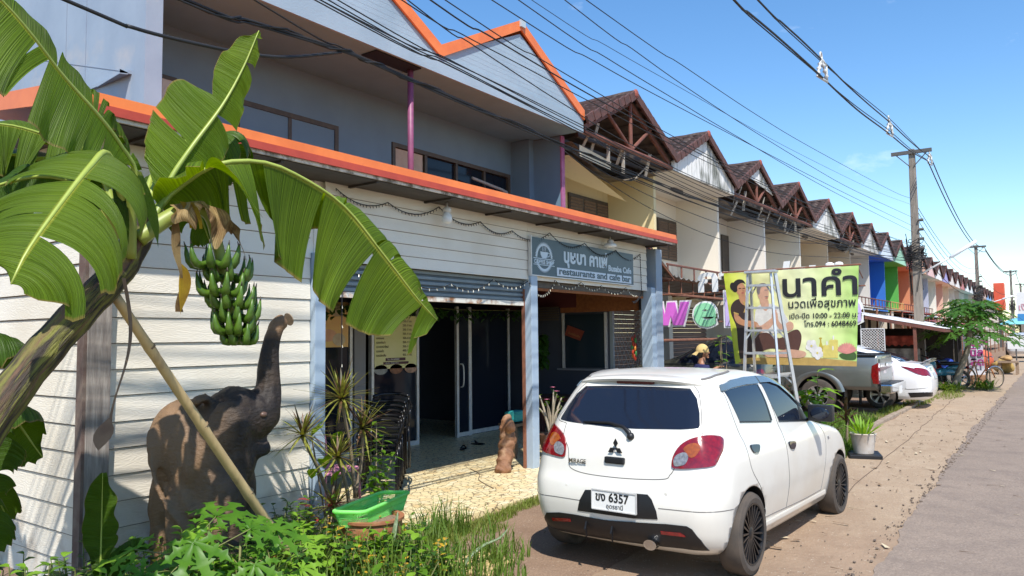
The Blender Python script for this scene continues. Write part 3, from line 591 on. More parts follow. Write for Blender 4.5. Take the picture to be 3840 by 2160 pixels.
        for sx in (-1, 1): q.bar((xm, 7.42, zr-.12), (xm+sx*(UW/2-.1), 7.42, ze-.1), .06, .1)
        q.build('truss', M_steelred, h, smooth=True, auto=40)
        q = MB()
        for i in range(5): z = 5.72; q.bar((x0+.1, 7.6+i*.38, z-.05*(i % 2)), (x1-.1, 7.6+i*.38, z), .06, .08)
        q.build('ceiling_joists', M_frame, h)
        q = MB()
        for i in range(7):
            xx = rnd.uniform(x0+.3, x1-.3); z_ = rnd.uniform(5.2, 5.6); q = MB(); q.bar((xx, 7.45+rnd.uniform(-.06, .3), z_), (xx+rnd.uniform(-.16, .16), 7.45, z_+rnd.uniform(.3, .75)), .07, .02); q.build('broken_board', mat('grey_batten', (.45, .42, .37), (.3, .27, .23), 7, .8), h)
        q = MB()                                                  # sagging ceiling sheet
        q.grid(lambda u, v: V(lerp(x0+.05, x1-.1, u), lerp(7.7, 9.05, v), 5.60-.75*math.sin(PI*min(1, u*1.1))*(1-v*.75)*(.6 if k == 1 else .35)+.03*math.sin(u*17)), 14, 6)
        q.build('sagging_ceiling', mat('dirty_ceiling', (.20, .16, .12), (.07, .055, .045), 3, .9), h)
        if k == 1:
            q = MB(); q.add([(x0+.1, 7.55, 5.52), (x0+1.5, 7.6, 5.44), (x0+1.5, 7.62, 5.26), (x0+.1, 7.55, 5.3)], [(0, 1, 2, 3)]); q.add([(x0+.1, 7.8, 5.35), (x0+.1, 8.9, 5.4), (x0+2.6, 7.8, 4.75)], [(0, 1, 2)]); q.build('fallen_panel', wall('cream_panel', (.66, .58, .42)), h)
        if k == 3:
            q = MB(); q.prism([(xm-.9, 7.33, 6.42), (xm+1.45, 7.33, 6.18), (xm, 7.33, 6.86)], (0, .02, 0)); q.build('gable_board', M_gw, h)
    else:
        mg = M_gw if k in (2, 5, 7) else wall('gable_%d' % k, GABC.get(k, (.55, .42, .36)), .66)
        q = MB(); q.prism([(x0-.05, 7.36, 5.69), (x1+.02, 7.36, 5.69), (x1+.02, 7.36, 5.9), (xm, 7.36, 6.88), (x0-.05, 7.36, 5.9)], (0, .05, 0)); q.build('gable_board', mg, h)
        q = MB(); q.b2((x0, 7.41, 5.68), (x1, 9.2, 5.72)); q.build('soffit', mw if k in (8, 9, 10) else wall('soffit_cream', (.66, .60, .52), .62), h)
        if k in (2, 5, 7): q = MB(); q.b2((x0+1.9, 8.2, 5.6), (x0+2.5, 8.3, 5.67)); q.build('ceiling_lamp', M_frame, h)
# lean-to of corrugated sheet beside the cafe, and its neighbours' canopies
def sheet(name, a, b, c, d, m, par=None, waves=22, amp=.018):
    a, b, c, d = V(*a), V(*b), V(*c), V(*d); nn = (b-a).cross(d-a).normalized(); q = MB()
    q.grid(lambda u, v: a.lerp(b, u).lerp(d.lerp(c, u), v)+nn*amp*math.sin(u*waves*2*PI), waves*4, 3); return q.build(name, m, par, smooth=True)
t = thing('side_canopy', 'corrugated grey sheet canopy sloping down beside the end pier of the cafe', 'canopy', (12.8, 5.6, 2.7))
sheet('corrugated_sheet', (12.27, 7.6, 3.4), (12.27, 5.95, 3.5), (13.6, 6.0, 2.88), (13.6, 7.6, 2.88), M_steel, t, 12)
q = MB(); q.tube([(13.55, 6.0, 2.80), (13.55, 7.6, 2.80)], .02, 6); q.tube([(12.3, 5.97, 3.42), (13.6, 6.0, 2.82)], .02, 6); q.build('sheet_frame', M_rust, t)
t = thing('rusty_pergola', 'rusty tube frame with collapsed roofing sheets behind the welcome letters', 'canopy', (15, 6, 2.3))
q = MB(); tb = lambda a, b, r=.028: q.tube([a, b], r, 6)
for x, y in ((12.62, 5.86), (16.6, 5.86), (20.6, 5.86)): tb((x, y, 0), (x, y, 2.85)); 
for z in (2.85, 2.55, 1.65): tb((12.62, 6.2, z), (20.6, 6.2, z))
for z in (2.85, 2.55): tb((12.62, 6.2, z), (12.62, 8, z-.15))
for i in range(14): tb((12.62+i*.6, 6.2, 2.55), (12.62+i*.6, 6.2, 2.85), .014)
for i in range(7): tb((12.9+i*1.2, 6.2, 2.85), (12.9+i*1.2, 8.0, 2.7), .02)
q.build('tube_frame', M_rust, t)
for i, (xa, xb, z) in enumerate(((12.5, 14.2, 2.95), (14.0, 16.3, 2.88), (16.1, 18.9, 2.98), (18.6, 20.8, 2.9))):
    sheet('roof_sheet', (xa, 6.1, z), (xb, 6.1, z-.06), (xb, 8.0, z-.22), (xa, 8.0, z-.12), M_steel, t, 9, .02)
q = MB(); q.box((16.6, 8.1, 2.9), (8, .04, .5)); q.build('yellow_panel', wall('yellow_panel', (.62, .5, .28), .5), t)
canop = [('red_canopy', 46.5, 54.6, 5.9, 2.75, 3.0, (.45, .06, .045), 'red strip canopy over the green and terracotta houses'), ('pink_canopy', 47, 58, 5.0, 2.25, 2.75, (.62, .22, .24), 'pink awning sheet sloping over a shop behind the pole'), ('green_canopy', 50, 66, 6.2, 2.62, 2.8, (.06, .25, .17), 'narrow green canopy under the red strip'), ('grey_tarp', 36, 45, 5.2, 2.5, 2.95, (.16, .18, .20), 'dark grey tarpaulin roof beside the white stall roof'), ('grey_tile_canopy', 29, 37, 5.2, 2.62, 3.05, (.42, .38, .31), 'weathered grey tile canopy above the white stall roof'), ('orange_canopy', 66, 80, 4.6, 2.2, 2.5, (.55, .17, .07), 'orange canopy far along the row behind the papaya tree'), ('teal_canopy', 82, 96, 4.4, 2.4, 2.7, (.05, .3, .35), 'teal canopy far down the row')]
for nm, xa, xb, y, z0, z1, c, lb in canop:
    m = mat(nm+'_cloth', c, tuple(v*.7 for v in c), 2, .6); t = thing(nm, lb, 'canopy', ((xa+xb)/2, y, 0), group='canopies along the row')
    sheet('canopy_sheet', (xa, y, z0), (xb, y, z0), (xb, 8.3, z1), (xa, 8.3, z1), m, t, 30, .02)
    for i in range(4): xx = lerp(xa+.1, xb-.1, i/3); q = MB(); q.tube([(xx, y+.05, 0), (xx, y+.05, z0)], .035, 6); q.build('canopy_post', M_rust, t)
# ---------------------------------------------------------------- poles and cables
M_conc = mat('pole_concrete', (.27, .23, .19), (.17, .145, .12), 3, .9, st=(6, 6, .7), bump=.004)
M_bracket = mat('dark_galvanised', (.09, .085, .08), rough=.6)
M_alup = mat('spacer_white', (.60, .60, .58), rough=.4)
def pole(x, y, hgt, label, arm_z=None, armw=1.25, junk=True, fatten=1.0):
    t = thing('utility_pole', label, 'pole', (x, y, 0), group='concrete utility poles')
    q = MB(); q.add([V(x+sx*w, y+sy*w, z) for z, w in ((0, .16*fatten), (hgt, .095*fatten)) for sx, sy in ((-1, -1), (1, -1), (1, 1), (-1, 1))], [(0, 1, 5, 4), (1, 2, 6, 5), (2, 3, 7, 6), (3, 0, 4, 7), (4, 5, 6, 7)]); q.build('pole_shaft', M_conc, t, bevel=.02)
    az = arm_z or hgt-.12
    q = MB(); q.box((x-.12, y, az), (.10, armw, .12)); q.build('cross_arm', M_bracket, t)
    q = MB()
    for sy in (-1, 1): q.bar((x-.12, y+sy*armw*.38, az-.05), (x-.12, y+sy*.06, az-.5), .03, .03)
    q.build('arm_brace', M_bracket, t)
    if junk:
        q = MB(); rnd = random.Random(int(x))
        for i in range(5): q.tube([(x-.15, y-.12, 4.3+i*.32), (x-.15, y-.28, 4.3+i*.32)], [.05, .05], 8)
        q.build('insulator_rack', M_bracket, t)
        q = MB()
        for i in range(26):
            z = rnd.uniform(3.9, 4.9); r = rnd.uniform(.18, .34); q.tube([(x+r*math.cos(a_)*1.0, y+r*math.sin(a_), z+.08*math.sin(a_*2+i)) for a_ in [PI*2*j/12 for j in range(13)]], .012, 4, False)
        for i in range(14):
            a_ = rnd.uniform(0, 6.3); q.tube([(x+.2*math.cos(a_), y+.2*math.sin(a_), rnd.uniform(3, 4)), (x+.3*math.cos(a_+.8), y+.3*math.sin(a_+.8), rnd.uniform(4.2, 5.2))], .012, 4)
        q.build('cable_tangle', M_wire, t)
    return t
pole(29.2, 3.95, 8.08, 'nearest weathered concrete utility pole with a thick tangle of black cables')
pole(62, 4.66, 7.8, 'second utility pole behind the papaya tree with a dark cross arm')
pole(95, 4.15, 8.15, 'third utility pole far down the street beyond the orange sign tower')
pole(125, 4.4, 8.3, 'fourth and farthest utility pole at the right edge of the street', junk=False, fatten=1.2)
M_lampw = mat('lamp_arm_white', (.72, .74, .76), rough=.4)
for p0_, p1_, mid, lb in (((29.1, 3.8, 3.75), (29.0, 2.15, 4.72), (29.05, 2.95, 4.22), 'long white tube street lamp arm on the nearest pole'), ((62, 4.4, 3.6), (62, 2.4, 4.25), (62, 3.3, 3.95), 'small white street lamp arm on the second pole')):
    t = thing('street_lamp', lb, 'street lamp', p0_, group='street lamp arms on the poles')
    q = MB(); q.tube([p0_, mid], .03, 8); q.build('lamp_arm', M_alup, t, smooth=True)
    q = MB(); q.tube([mid, V(*mid).lerp(V(*p1_), .1), p1_], [.03, .06, .06], 8); q.build('lamp_tube', M_lampw, t, smooth=True)
CAB = {
'A':[(10.07,3.45,6.34),(10.68,3.45,6.37),(11.95,3.45,6.45),(14.20,3.45,6.55),(16.39,3.45,6.61),(18.31,3.45,6.70),(21.44,3.45,6.94),(25.32,3.45,7.19),(29.02,3.45,7.57)],
'B':[(11.13,3.45,6.72),(12.32,3.45,6.78),(13.66,3.45,6.86),(15.46,3.45,6.93),(17.06,3.45,6.99),(19.12,3.45,7.11),(21.87,3.45,7.30),(24.87,3.45,7.46),(27.53,3.45,7.64),(30.09,3.45,7.88)],
'C1':[(6.96,4,5.37),(9.53,4,5.39),(12.62,4,5.43),(16.38,4,5.57),(25.50,4,6.06),(29.2,4,6.36)],
'C2':[(6.53,4,5.21),(8.05,4,5.16),(9.52,4,5.12),(12.20,4,5.11),(16.33,4,5.16),(20.21,4,5.27),(29.2,4,5.70)],
'C3':[(5.92,4,4.99),(7.39,4,5.0),(9.51,4,5.06),(14.43,4,5.22),(22.78,4,5.66),(29.2,4,6.14)],
'C4':[(5.69,4,4.91),(7.39,4,4.86),(9.50,4,4.85),(11.39,4,4.85),(17.73,4,4.90),(29.2,4,5.19)],
'C5':[(5.28,4,4.76),(7.09,4,4.74),(9.50,4,4.78),(17.75,4,5.00),(29.2,4,5.40)],
'C6':[(4.64,4,4.53),(6.05,4,4.45),(7.53,4,4.39),(8.53,4,4.35),(12.44,4,4.31),(19.87,4,4.42),(29.2,4,4.76)],
'C7':[(4.41,4,4.47),(5.20,4,4.42),(6.66,4,4.35),(8.10,4,4.31),(9.91,4,4.28),(14.74,4,4.31),(29.2,4,4.69)],
'C8':[(4.09,4,4.35),(4.84,4,4.31),(5.82,4,4.29),(7.14,4,4.26),(10.65,4,4.21),(17.86,4,4.29),(29.2,4,4.55)],
'C9':[(4.24,4,4.36),(4.94,4,4.27),(5.81,4,4.17),(6.52,4,4.10),(8.08,4,3.98),(12.40,4,3.93),(29.2,4,4.41)],
'D1':[(3.62,4.1,4.17),(4.78,4.1,4.10),(5.63,4.1,4.06),(7.04,4.1,3.99),(8.83,4.1,3.91),(12.70,4.1,3.87),(20.31,4.1,4.08),(29.2,4.1,4.51)],
'D2':[(3.62,4.1,4.13),(4.73,4.1,4.07),(5.63,4.1,4.02),(7.04,4.1,3.95),(8.83,4.1,3.85),(12.69,4.1,3.80),(20.29,4.1,4.0),(29.2,4.1,4.44)],
'D3':[(3.62,4.1,4.10),(4.78,4.1,4.05),(5.72,4.1,4.0),(7.04,4.1,3.92),(8.83,4.1,3.78),(12.69,4.1,3.72),(20.28,4.1,3.94),(29.2,4.1,4.37)],
'D4':[(3.62,4.1,4.08),(4.65,4.1,4.05),(5.63,4.1,4.01),(7.04,4.1,3.95),(8.83,4.1,3.81),(12.69,4.1,3.74),(20.30,4.1,3.98),(29.2,4.1,4.29)],
'D5':[(3.37,4.1,4.12),(4.65,4.1,4.09),(5.63,4.1,4.07),(7.04,4.1,4.02),(8.84,4.1,3.95),(12.71,4.1,3.93),(20.32,4.1,4.14),(29.2,4.1,4.51)],
'E1':[(2.43,4.3,3.86),(3.03,4.3,3.88),(3.79,4.3,3.92),(4.21,4.3,3.91),(5.10,4.3,3.88),(6.95,4.3,3.83),(8.67,4.3,3.78),(11.40,4.3,3.76),(15.77,4.3,3.82),(23.85,4.3,4.03),(29.2,4.1,4.3)],
'E2':[(2.44,4.3,3.84),(3.03,4.3,3.86),(3.79,4.3,3.91),(4.21,4.3,3.90),(5.10,4.3,3.86),(6.95,4.3,3.80),(8.67,4.3,3.73),(11.40,4.3,3.68),(15.75,4.3,3.71),(23.84,4.3,3.95),(29.2,4.1,4.2)],
'E3':[(3.03,4.3,4.03),(3.79,4.3,3.94),(4.21,4.3,3.92),(5.10,4.3,3.89),(6.95,4.3,3.83),(8.67,4.3,3.81),(11.40,4.3,3.77),(15.76,4.3,3.77),(23.84,4.3,3.97),(29.2,4.1,4.25)],
'E4':[(1.85,4.3,3.60),(2.21,4.3,3.57),(2.63,4.3,3.60),(3.01,4.3,3.65),(3.34,4.3,3.73),(3.79,4.3,3.90)],
'F':[(7.44,4.6,3.94),(8.70,4.6,3.78),(10.57,4.6,3.66),(13.75,4.6,3.61),(16.84,4.6,3.72),(22.77,4.5,4.2),(29.2,4.1,4.5)],
'G':[(7.44,4.6,3.90),(8.18,4.6,3.75),(9.75,4.6,3.52),(12.16,4.6,3.36),(15.66,4.6,3.38),(21.24,4.5,3.72),(29.2,4.1,4.2)],
'H':[(7.44,4.6,3.93),(8.49,4.6,3.87),(10.58,4.6,3.82),(14.22,4.6,3.85),(20.45,4.5,4.1),(29.2,4.1,4.4)]}
CL = {'A': 'lower thick black spaced cable of the high line over the street', 'B': 'upper thick black spaced cable of the high line over the street', 'C1': 'topmost thin wire below the high line, running to the nearest pole', 'C2': 'second thin wire from the top on the street side of the row', 'C3': 'hair-thin wire crossing between the two topmost thin wires', 'C4': 'wire third from the top that crosses its lower neighbour above the brown roofs', 'C5': 'wire fourth from the top over the brown roofs', 'C6': 'wire passing just right of the cafe gable peak', 'C7': 'thick wire crossing the sky notch between the cafe gables', 'C8': 'wire running left of the cafe gable peak', 'C9': 'wire that dips steepest across the right cafe gable', 'D1': 'uppermost of the five wires along the cafe fascia', 'D2': 'second of the five wires along the cafe fascia', 'D3': 'lowest of the five wires along the cafe fascia', 'D4': 'fourth of the five wires along the cafe fascia', 'D5': 'wire along the cafe fascia that starts nearest to the gable foot', 'E1': 'thick twisted cable sagging in front of the cafe balcony', 'E2': 'cable wound under the thick twisted one before the balcony', 'E3': 'cable entering from above the balcony into the twisted bundle', 'E4': 'single loose cable sagging in front of the left end wall', 'F': 'loose wire dropping off the bundle toward the cream houses', 'G': 'lowest slack wire in front of the cream houses', 'H': 'slack wire leaving the bundle just below the others by the yellow house'}
for kk, pts in CAB.items():
    P = [V(*q) for q in pts]
    if kk != 'E4' and kk not in 'FGH': P = [P[0]+(P[0]-P[1])*6+V(0, 0, .35)]+P
    if kk == 'E4': P = [V(-1, 4.3, 3.9)]+P
    P = catmull(P, 6); r = {'A': .017, 'B': .015, 'C7': .0075, 'E1': .010, 'E2': .008, 'E3': .007, 'E4': .012, 'C3': .0035}.get(kk, .0055)
    q = MB(); q.tube(P, r, 6)
    if kk in 'AB': q.tube([v+V(0, .05*math.sin(i*.13), .045*math.cos(i*.13)+.02) for i, v in enumerate(P)], r*.6, 5)
    if kk == 'E1': q.tube([v+V(0, .02*math.sin(i*1.3), .022*math.cos(i*1.3)) for i, v in enumerate(P)], .008, 5)
    o = q.build('overhead_cable', M_wire, smooth=True); tag(o, CL[kk], 'cable', 'overhead cables')
q = MB()                                                        # wires running on from the first pole
for a_, b_, nm in (((29.2, 3.45, 7.6), (62, 4.1, 7.4), 'upper left'), ((29.2, 3.45, 7.88), (62, 4.0, 7.7), 'upper right')): pass
SP = [((29.1, 3.45, 7.55), (62, 4.1, 7.3), 'lower high line wire between the first and second poles', .02), ((29.8, 3.45, 7.86), (62, 4.15, 7.6), 'upper high line wire between the first and second poles', .02), ((29.2, 4.0, 6.4), (62, 4.6, 6.2), 'thin wire leaving the nearest pole highest toward the second', .01), ((29.2, 3.9, 6.0), (62, 4.6, 5.9), 'second thin wire between the first and second poles', .01), ((29.2, 3.9, 5.7), (62, 4.5, 5.5), 'third thin wire between the first and second poles', .01), ((29.2, 3.9, 5.3), (62, 4.5, 5.1), 'fourth thin wire between the first and second poles', .012), ((29.2, 3.9, 4.7), (62, 4.5, 4.6), 'lowest sagging wire between the first and second poles', .014), ((62, 4.1, 7.4), (95, 3.6, 7.9), 'high line wire between the second and third poles', .025), ((62, 4.15, 7.6), (95, 3.7, 8.1), 'uppermost high line wire between the second and third poles', .025), ((62, 4.5, 5.8), (95, 4, 6.0), 'thin wire between the second and third poles', .016), ((95, 3.7, 8), (125, 4, 8.2), 'wire between the two farthest poles', .03)]
for a_, b_, lb, r in SP:
    a_, b_ = V(*a_), V(*b_); q = MB(); q.tube([a_.lerp(b_, i/16)-V(0, 0, 4*(i/16)*(1-i/16)*.85) for i in range(17)], r, 5); tag(q.build('overhead_cable', M_wire), lb, 'cable', 'overhead cables')
for p_, lb in (((14.85, 3.45, 6.73), 'white insulating cable spacer nearest on the high line'), ((21.85, 3.45, 7.14), 'second white cable spacer along the high line'), ((29.55, 3.45, 7.75), 'white cable spacer beside the first pole top')):
    t = thing('cable_spacer', lb, 'insulator', p_, group='cable spacers'); x, y, z = p_
    q = MB()
    for sg_ in (-1, 1):
        a_, b_ = V(x-.03, y, z+.20), V(x+sg_*.20, y-.04*sg_, z-.17); q.tube([a_.lerp(b_, i/12) for i in range(13)], [.02+(.028 if i % 3 == 1 and 2 < i < 11 else 0) for i in range(13)], 8)
    q.tube([(x-.22, y+.04, z-.18), (x+.22, y-.04, z-.20)], .022, 8); q.tube([(x-.05, y, z+.2), (x+.22, y-.03, z+.12)], .02, 8); q.tube([(x+.22, y-.03, z+.12), (x+.2, y-.04, z-.17)], .016, 8)
    q.build('spacer_frame', M_alup, t, smooth=True)
    q = MB(); q.tube([(x-.05+.07*math.cos(i*PI/6), y, z+.24+.07*math.sin(i*PI/6)) for i in range(13)], .016, 6, False); q.build('spacer_ring', M_alup, t, smooth=True)
t = thing('sign_tower', 'tall orange-red box sign standing above the far roofs', 'sign', (100, 5.5, 0))
q = MB(); q.box((100, 5.5, 5.6), (1.6, 1.0, 3.0)); q.build('sign_box', mat('orange_red_sign', (.72, .10, .045), (.6, .09, .04), 2, .5), t, bevel=.05)
q = MB(); q.box((100, 5.5, 2.05), (.5, .4, 4.1)); q.build('sign_post', M_bracket, t)
# ---------------------------------------------------------------- vehicles
M_paint = mat('white_car_paint', (.72, .695, .635), (.68, .65, .585), 1.2, .28, coat=.6, c3=(.58, .52, .43), s3=.9, lo3=.55, hi3=.8)
M_wpaint = mat('pure_white_paint', (.82, .82, .82), rough=.25, coat=.7)
M_silver = mat('silver_paint', (.20, .21, .198), (.175, .185, .175), 2, .33, metal=.55, coat=.5)
M_darkcar = mat('dark_olive_paint', (.035, .037, .030), (.05, .05, .04), 2, .25, coat=.7)
M_cglass = mat('car_window_glass', (.010, .014, .026), rough=.05, spec=.5)
M_plastic = mat('black_plastic', (.009, .009, .011), rough=.45)
M_tyre = mat('dusty_tyre', (.05, .042, .036), (.09, .07, .055), 8, .85)
M_rimb = mat('black_rim', (.012, .013, .016), rough=.3, metal=.3)
M_rims = mat('silver_rim', (.55, .54, .52), rough=.3, metal=.7)
M_red = mat('red_lens', (.25, .003, .007), (.13, .002, .005), 30, .1, coat=1)
M_amber = mat('amber_lens', (.34, .075, .004), (.22, .05, .004), 40, .12, coat=1)
M_clens = mat('clear_lens', (.26, .265, .28), (.12, .125, .14), 45, .12, coat=1)
M_chrome = mat('chrome', (.55, .56, .57), rough=.12, metal=1)
M_gap = mat('panel_gap', (.16, .15, .14), rough=.8)
M_visor = mat('smoke_visor', (.10, .14, .17), rough=.12, coat=.5)
M_plate = mat('number_plate_white', (.74, .74, .72), rough=.45)
M_ink = mat('black_ink', (.012, .012, .012), rough=.6)
def slices(tab, xc, rr=(.30, .28), rf=(.45, .34), bow=(.05, .10), dz=.02, taper=.03, z0=None, z1=None):
    """stacked plan sections: tab rows are (z, x_rear, x_front, half_width)"""
    TR = [(r[0], r[1]) for r in tab]; TF = [(r[0], r[2]) for r in tab]; TW = [(r[0], r[3]) for r in tab]
    z0 = z0 or tab[0][0]; z1 = z1 or tab[-1][0]; n = int((z1-z0)/dz); mb = MB(); ring = None; rows = []
    for k in range(n+1):
        z = lerp(z0, z1, k/n); xr, xf, w = sinterp(TR, z), sinterp(TF, z), sinterp(TW, z); L_ = xf-xr
        ar, br = min(rr[0], L_*.3), min(rr[1], w*.6); af, bf = min(rf[0], L_*.3), min(rf[1], w*.7); half = []
        for i in range(9): y = (w-br)*i/8; half.append((xr+bow[0]*(y/w)**2, y))
        x_r = xr+bow[0]*((w-br)/w)**2
        for i in range(1, 9): t = PI/2*i/8; half.append((x_r+ar*(1-math.cos(t)), w-br+br*math.sin(t)))
        x_f = xf-bow[1]*((w-bf)/w)**2; xa, xb = x_r+ar, x_f-af
        for i in range(1, 31): half.append((lerp(xa, xb, i/31), w))
        for i in range(0, 9): t = PI/2*i/8; half.append((x_f-af+af*math.sin(t), w-bf+bf*math.cos(t)))
        for i in range(1, 9): y = (w-bf)*(1-i/8); half.append((xf-bow[1]*(y/w)**2, y))
        tp = lambda x: 1-taper*((x-xc)/2)**2*1.6
        full = [(x, -y*tp(x)) for x, y in half]+[(x, y*tp(x)) for x, y in half[-2:0:-1]]
        rows.append([V(x, y, z) for x, y in full])
    m = len(rows[0]); vs = [q for r_ in rows for q in r_]
    fs = [(k*m+i, k*m+(i+1) % m, (k+1)*m+(i+1) % m, (k+1)*m+i) for k in range(n) for i in range(m)]
    fs += [tuple(range(m-1, -1, -1)), tuple(n*m+i for i in range(m))]
    return mb.add(vs, fs)
def cut(o, cutters, m_in):
    """real openings: boolean difference with cutter meshes, cut faces get m_in"""
    o.data.materials.append(m_in)
    for cmb in cutters:
        c = cmb.build('cutter', [m_in]); md = o.modifiers.new('b', 'BOOLEAN'); md.operation = 'DIFFERENCE'; md.object = c; md.solver = 'EXACT'
        try: md.material_mode = 'TRANSFER'
        except Exception: pass
        c.matrix_world = wm(o.parent) if o.parent else Matrix(); c.parent = None
        bpy.context.view_layer.update(); dg = bpy.context.evaluated_depsgraph_get(); me = bpy.data.meshes.new_from_object(o.evaluated_get(dg))
        o.modifiers.clear(); old = o.data; o.data = me; bpy.data.meshes.remove(old); cm = c.data; bpy.data.objects.remove(c); bpy.data.meshes.remove(cm)
    return o
def bvh_of(o): 
    bm = bmesh.new(); bm.from_mesh(o.data); b = BVHTree.FromBMesh(bm); bm.free(); return b
AX = {'rear': (lambda a, b: V(-9, a, b), V(1, 0, 0)), 'right': (lambda a, b: V(a, -9, b), V(0, 1, 0)), 'left': (lambda a, b: V(a, 9, b), V(0, -1, 0)), 'front': (lambda a, b: V(9, a, b), V(-1, 0, 0)), 'top': (lambda a, b: V(a, b, 9), V(0, 0, -1))}
def smooth_outline(pts, n=5): 
    P = [V(p[0], p[1], 0) for p in pts]; N = len(P); out = []
    for i in range(N):
        a, b, c, d = P[i-1], P[i], P[(i+1) % N], P[(i+2) % N]
        for k in range(n): t = k/n; q = .5*((2*b)+(c-a)*t+(2*a-5*b+4*c-d)*t*t+(3*b-a-3*c+d)*t**3); out.append((q.x, q.y))
    return out
def patch(name, bv, side, pts, m, parent, off=.004, thick=.01, res=.05, rnd=0):
    """outline laid onto the body surface and lifted off it by `off`, with a rim"""
    if rnd: pts = smooth_outline(pts, rnd)
    f, d = AX[side]; bm = bmesh.new(); vs = [bm.verts.new((p[0], p[1], 0)) for p in pts]
    fc = bm.faces.new(vs); bmesh.ops.triangulate(bm, faces=[fc])
    for _ in range(6):
        es = [e for e in bm.edges if e.calc_length() > res]
        if not es: break
        bmesh.ops.subdivide_edges(bm, edges=es, cuts=1); bmesh.ops.triangulate(bm, faces=[q for q in bm.faces if len(q.verts) > 3])
    last = None; hits = {}
    for v in bm.verts:
        loc, nr, i, dist = bv.ray_cast(f(v.co.x, v.co.y), d)
        hits[v] = (loc, nr) if loc and nr.dot(d) < -.03 else None
    good = [h for h in hits.values() if h]
    for v, h in hits.items():
        if h is None:
            o_ = f(v.co.x, v.co.y); h = min(good, key=lambda g: (g[0]-o_-d*(g[0]-o_).dot(d)).length) if good else (o_+d*8, -d)
            p_ = h[0]; v.co = p_+h[1]*off; continue
        v.co = h[0]+h[1]*off
    bm.normal_update()
    if sum(q.normal.dot(d) for q in bm.faces) > 0: bmesh.ops.reverse_faces(bm, faces=bm.faces[:])
    be = [e for e in bm.edges if e.is_boundary]; r_ = bmesh.ops.extrude_edge_only(bm, edges=be)
    for v in [g for g in r_['geom'] if isinstance(g, bmesh.types.BMVert)]: v.co += d*thick
    me = bpy.data.meshes.new(name); bm.to_mesh(me); bm.free(); me.materials.append(m)
    me.polygons.foreach_set('use_smooth', [True]*len(me.polygons))
    try: me.set_sharp_from_angle(angle=R(50))
    except Exception: pass
    o = bpy.data.objects.new(name, me); col.objects.link(o); o.parent = parent; return o
def seam(mb, bv, side, pts, r=.003, rnd=6, off=0):
    f, d = AX[side]; P = catmull([(p[0], p[1], 0) for p in pts], rnd); out = []
    for p in P:
        loc, nr, i, ds = bv.ray_cast(f(p.x, p.y), d)
        if loc: out.append(loc+nr*off)
    if len(out) > 1: mb.tube(out, r, 5)
def wheel(parent, c, r, w, rim_m, style, sgn=-1, rr=.68):
    """tyre, rim and spokes; sgn is the outward side along local y"""
    M = Matrix(((1, 0, 0), (0, 0, sgn), (0, 1, 0))); c = V(*c); h = w/2
    q = MB(); q.lathe([(r*rr, -h*.9), (r*.86, -h), (r*.96, -h*.86), (r, -h*.55), (r, h*.55), (r*.96, h*.86), (r*.86, h), (r*rr, h*.92), (r*rr*.97, h*.6)], (0, 0, 0), 40, M, False); q.v = [v+c for v in q.v]
    for j in (-.3, 0, .3): pass
    o = q.build('wheel', M_tyre, parent, True, True, auto=35); ri = r*rr
    q = MB(); q.lathe([(ri*1.0, h*.95), (ri*.95, h*.92), (ri*.92, h*.55), (ri*.92, -h*.5)], (0, 0, 0), 36, M, False)
    ns = 11 if style == 'multi' else 6
    for i in range(ns):
        a_ = 2*PI*i/ns; wd = .045 if style == 'multi' else .22; w1 = .11 if style == 'multi' else .34
        for du in ((-.07, .07) if style == 'multi' else (0,)):
            A = [(.16*math.cos(a_)-.03*du, .16*math.sin(a_)), ]
            P = lambda rad, an, z: M @ V(ri*rad*math.cos(an), ri*rad*math.sin(an), z)
            aw, bw = wd/.9, wd*.8; a0 = a_+du*1.6; a1 = a_+du*2.2
            vs = [P(.18, a0-.22 if style != 'multi' else a0-.14, h*.72), P(.18, a0+.22 if style != 'multi' else a0+.14, h*.72), P(.95, a1+bw, h*.88), P(.95, a1-bw, h*.88), P(.18, a0-.2, h*.45), P(.18, a0+.2, h*.45), P(.95, a1+bw, h*.6), P(.95, a1-bw, h*.6)]
            q.add(vs, [(0, 1, 2, 3), (0, 4, 5, 1), (1, 5, 6, 2), (2, 6, 7, 3), (3, 7, 4, 0)])
    q.lathe([(ri*.22, h*.5), (ri*.22, h*.72), (ri*.12, h*.8), (0, h*.8)], (0, 0, 0), 14, M); q.v = [v+c for v in q.v]
    q.build('rim', rim_m, o, True, True, auto=30)
    q = MB(); q.lathe([(0, -h*.3), (ri*.9, -h*.3), (ri*.9, -h*.25), (0, -h*.25)], (0, 0, 0), 24, M); q.v = [v+c for v in q.v]; q.build('brake_disc', M_plastic, o, local=True)
    return o
HX, HY = 5.57, 2.70
hatch = thing('hatchback_car', 'dusty white hatchback with black wheels parked on the dirt in front of the cafe', 'car', (HX, HY, .012)); hatch.rotation_euler = (0, R(.9), R(-1.2))
HT = [(.20, -.47, 2.93, .74), (.26, -.55, 3.0, .775), (.36, -.60, 3.07, .80), (.5, -.62, 3.1, .82), (.6, -.61, 3.06, .828), (.7, -.58, 3.0, .825), (.8, -.56, 2.86, .815), (.86, -.545, 2.64, .803), (.9, -.53, 2.38, .79), (.95, -.51, 2.10, .772), (1.0, -.488, 1.96, .75), (1.08, -.445, 1.90, .728), (1.2, -.355, 1.72, .692), (1.3, -.275, 1.52, .655), (1.38, -.20, 1.31, .61), (1.42, -.11, 1.15, .572), (1.45, .06, .92, .50), (1.468, .25, .62, .36), (1.474, .35, .5, .2)]
q = slices(HT, 1.2, rr=(.26, .23), rf=(.38, .24)); body = q.build('body', M_paint, hatch, True, True, auto=60)
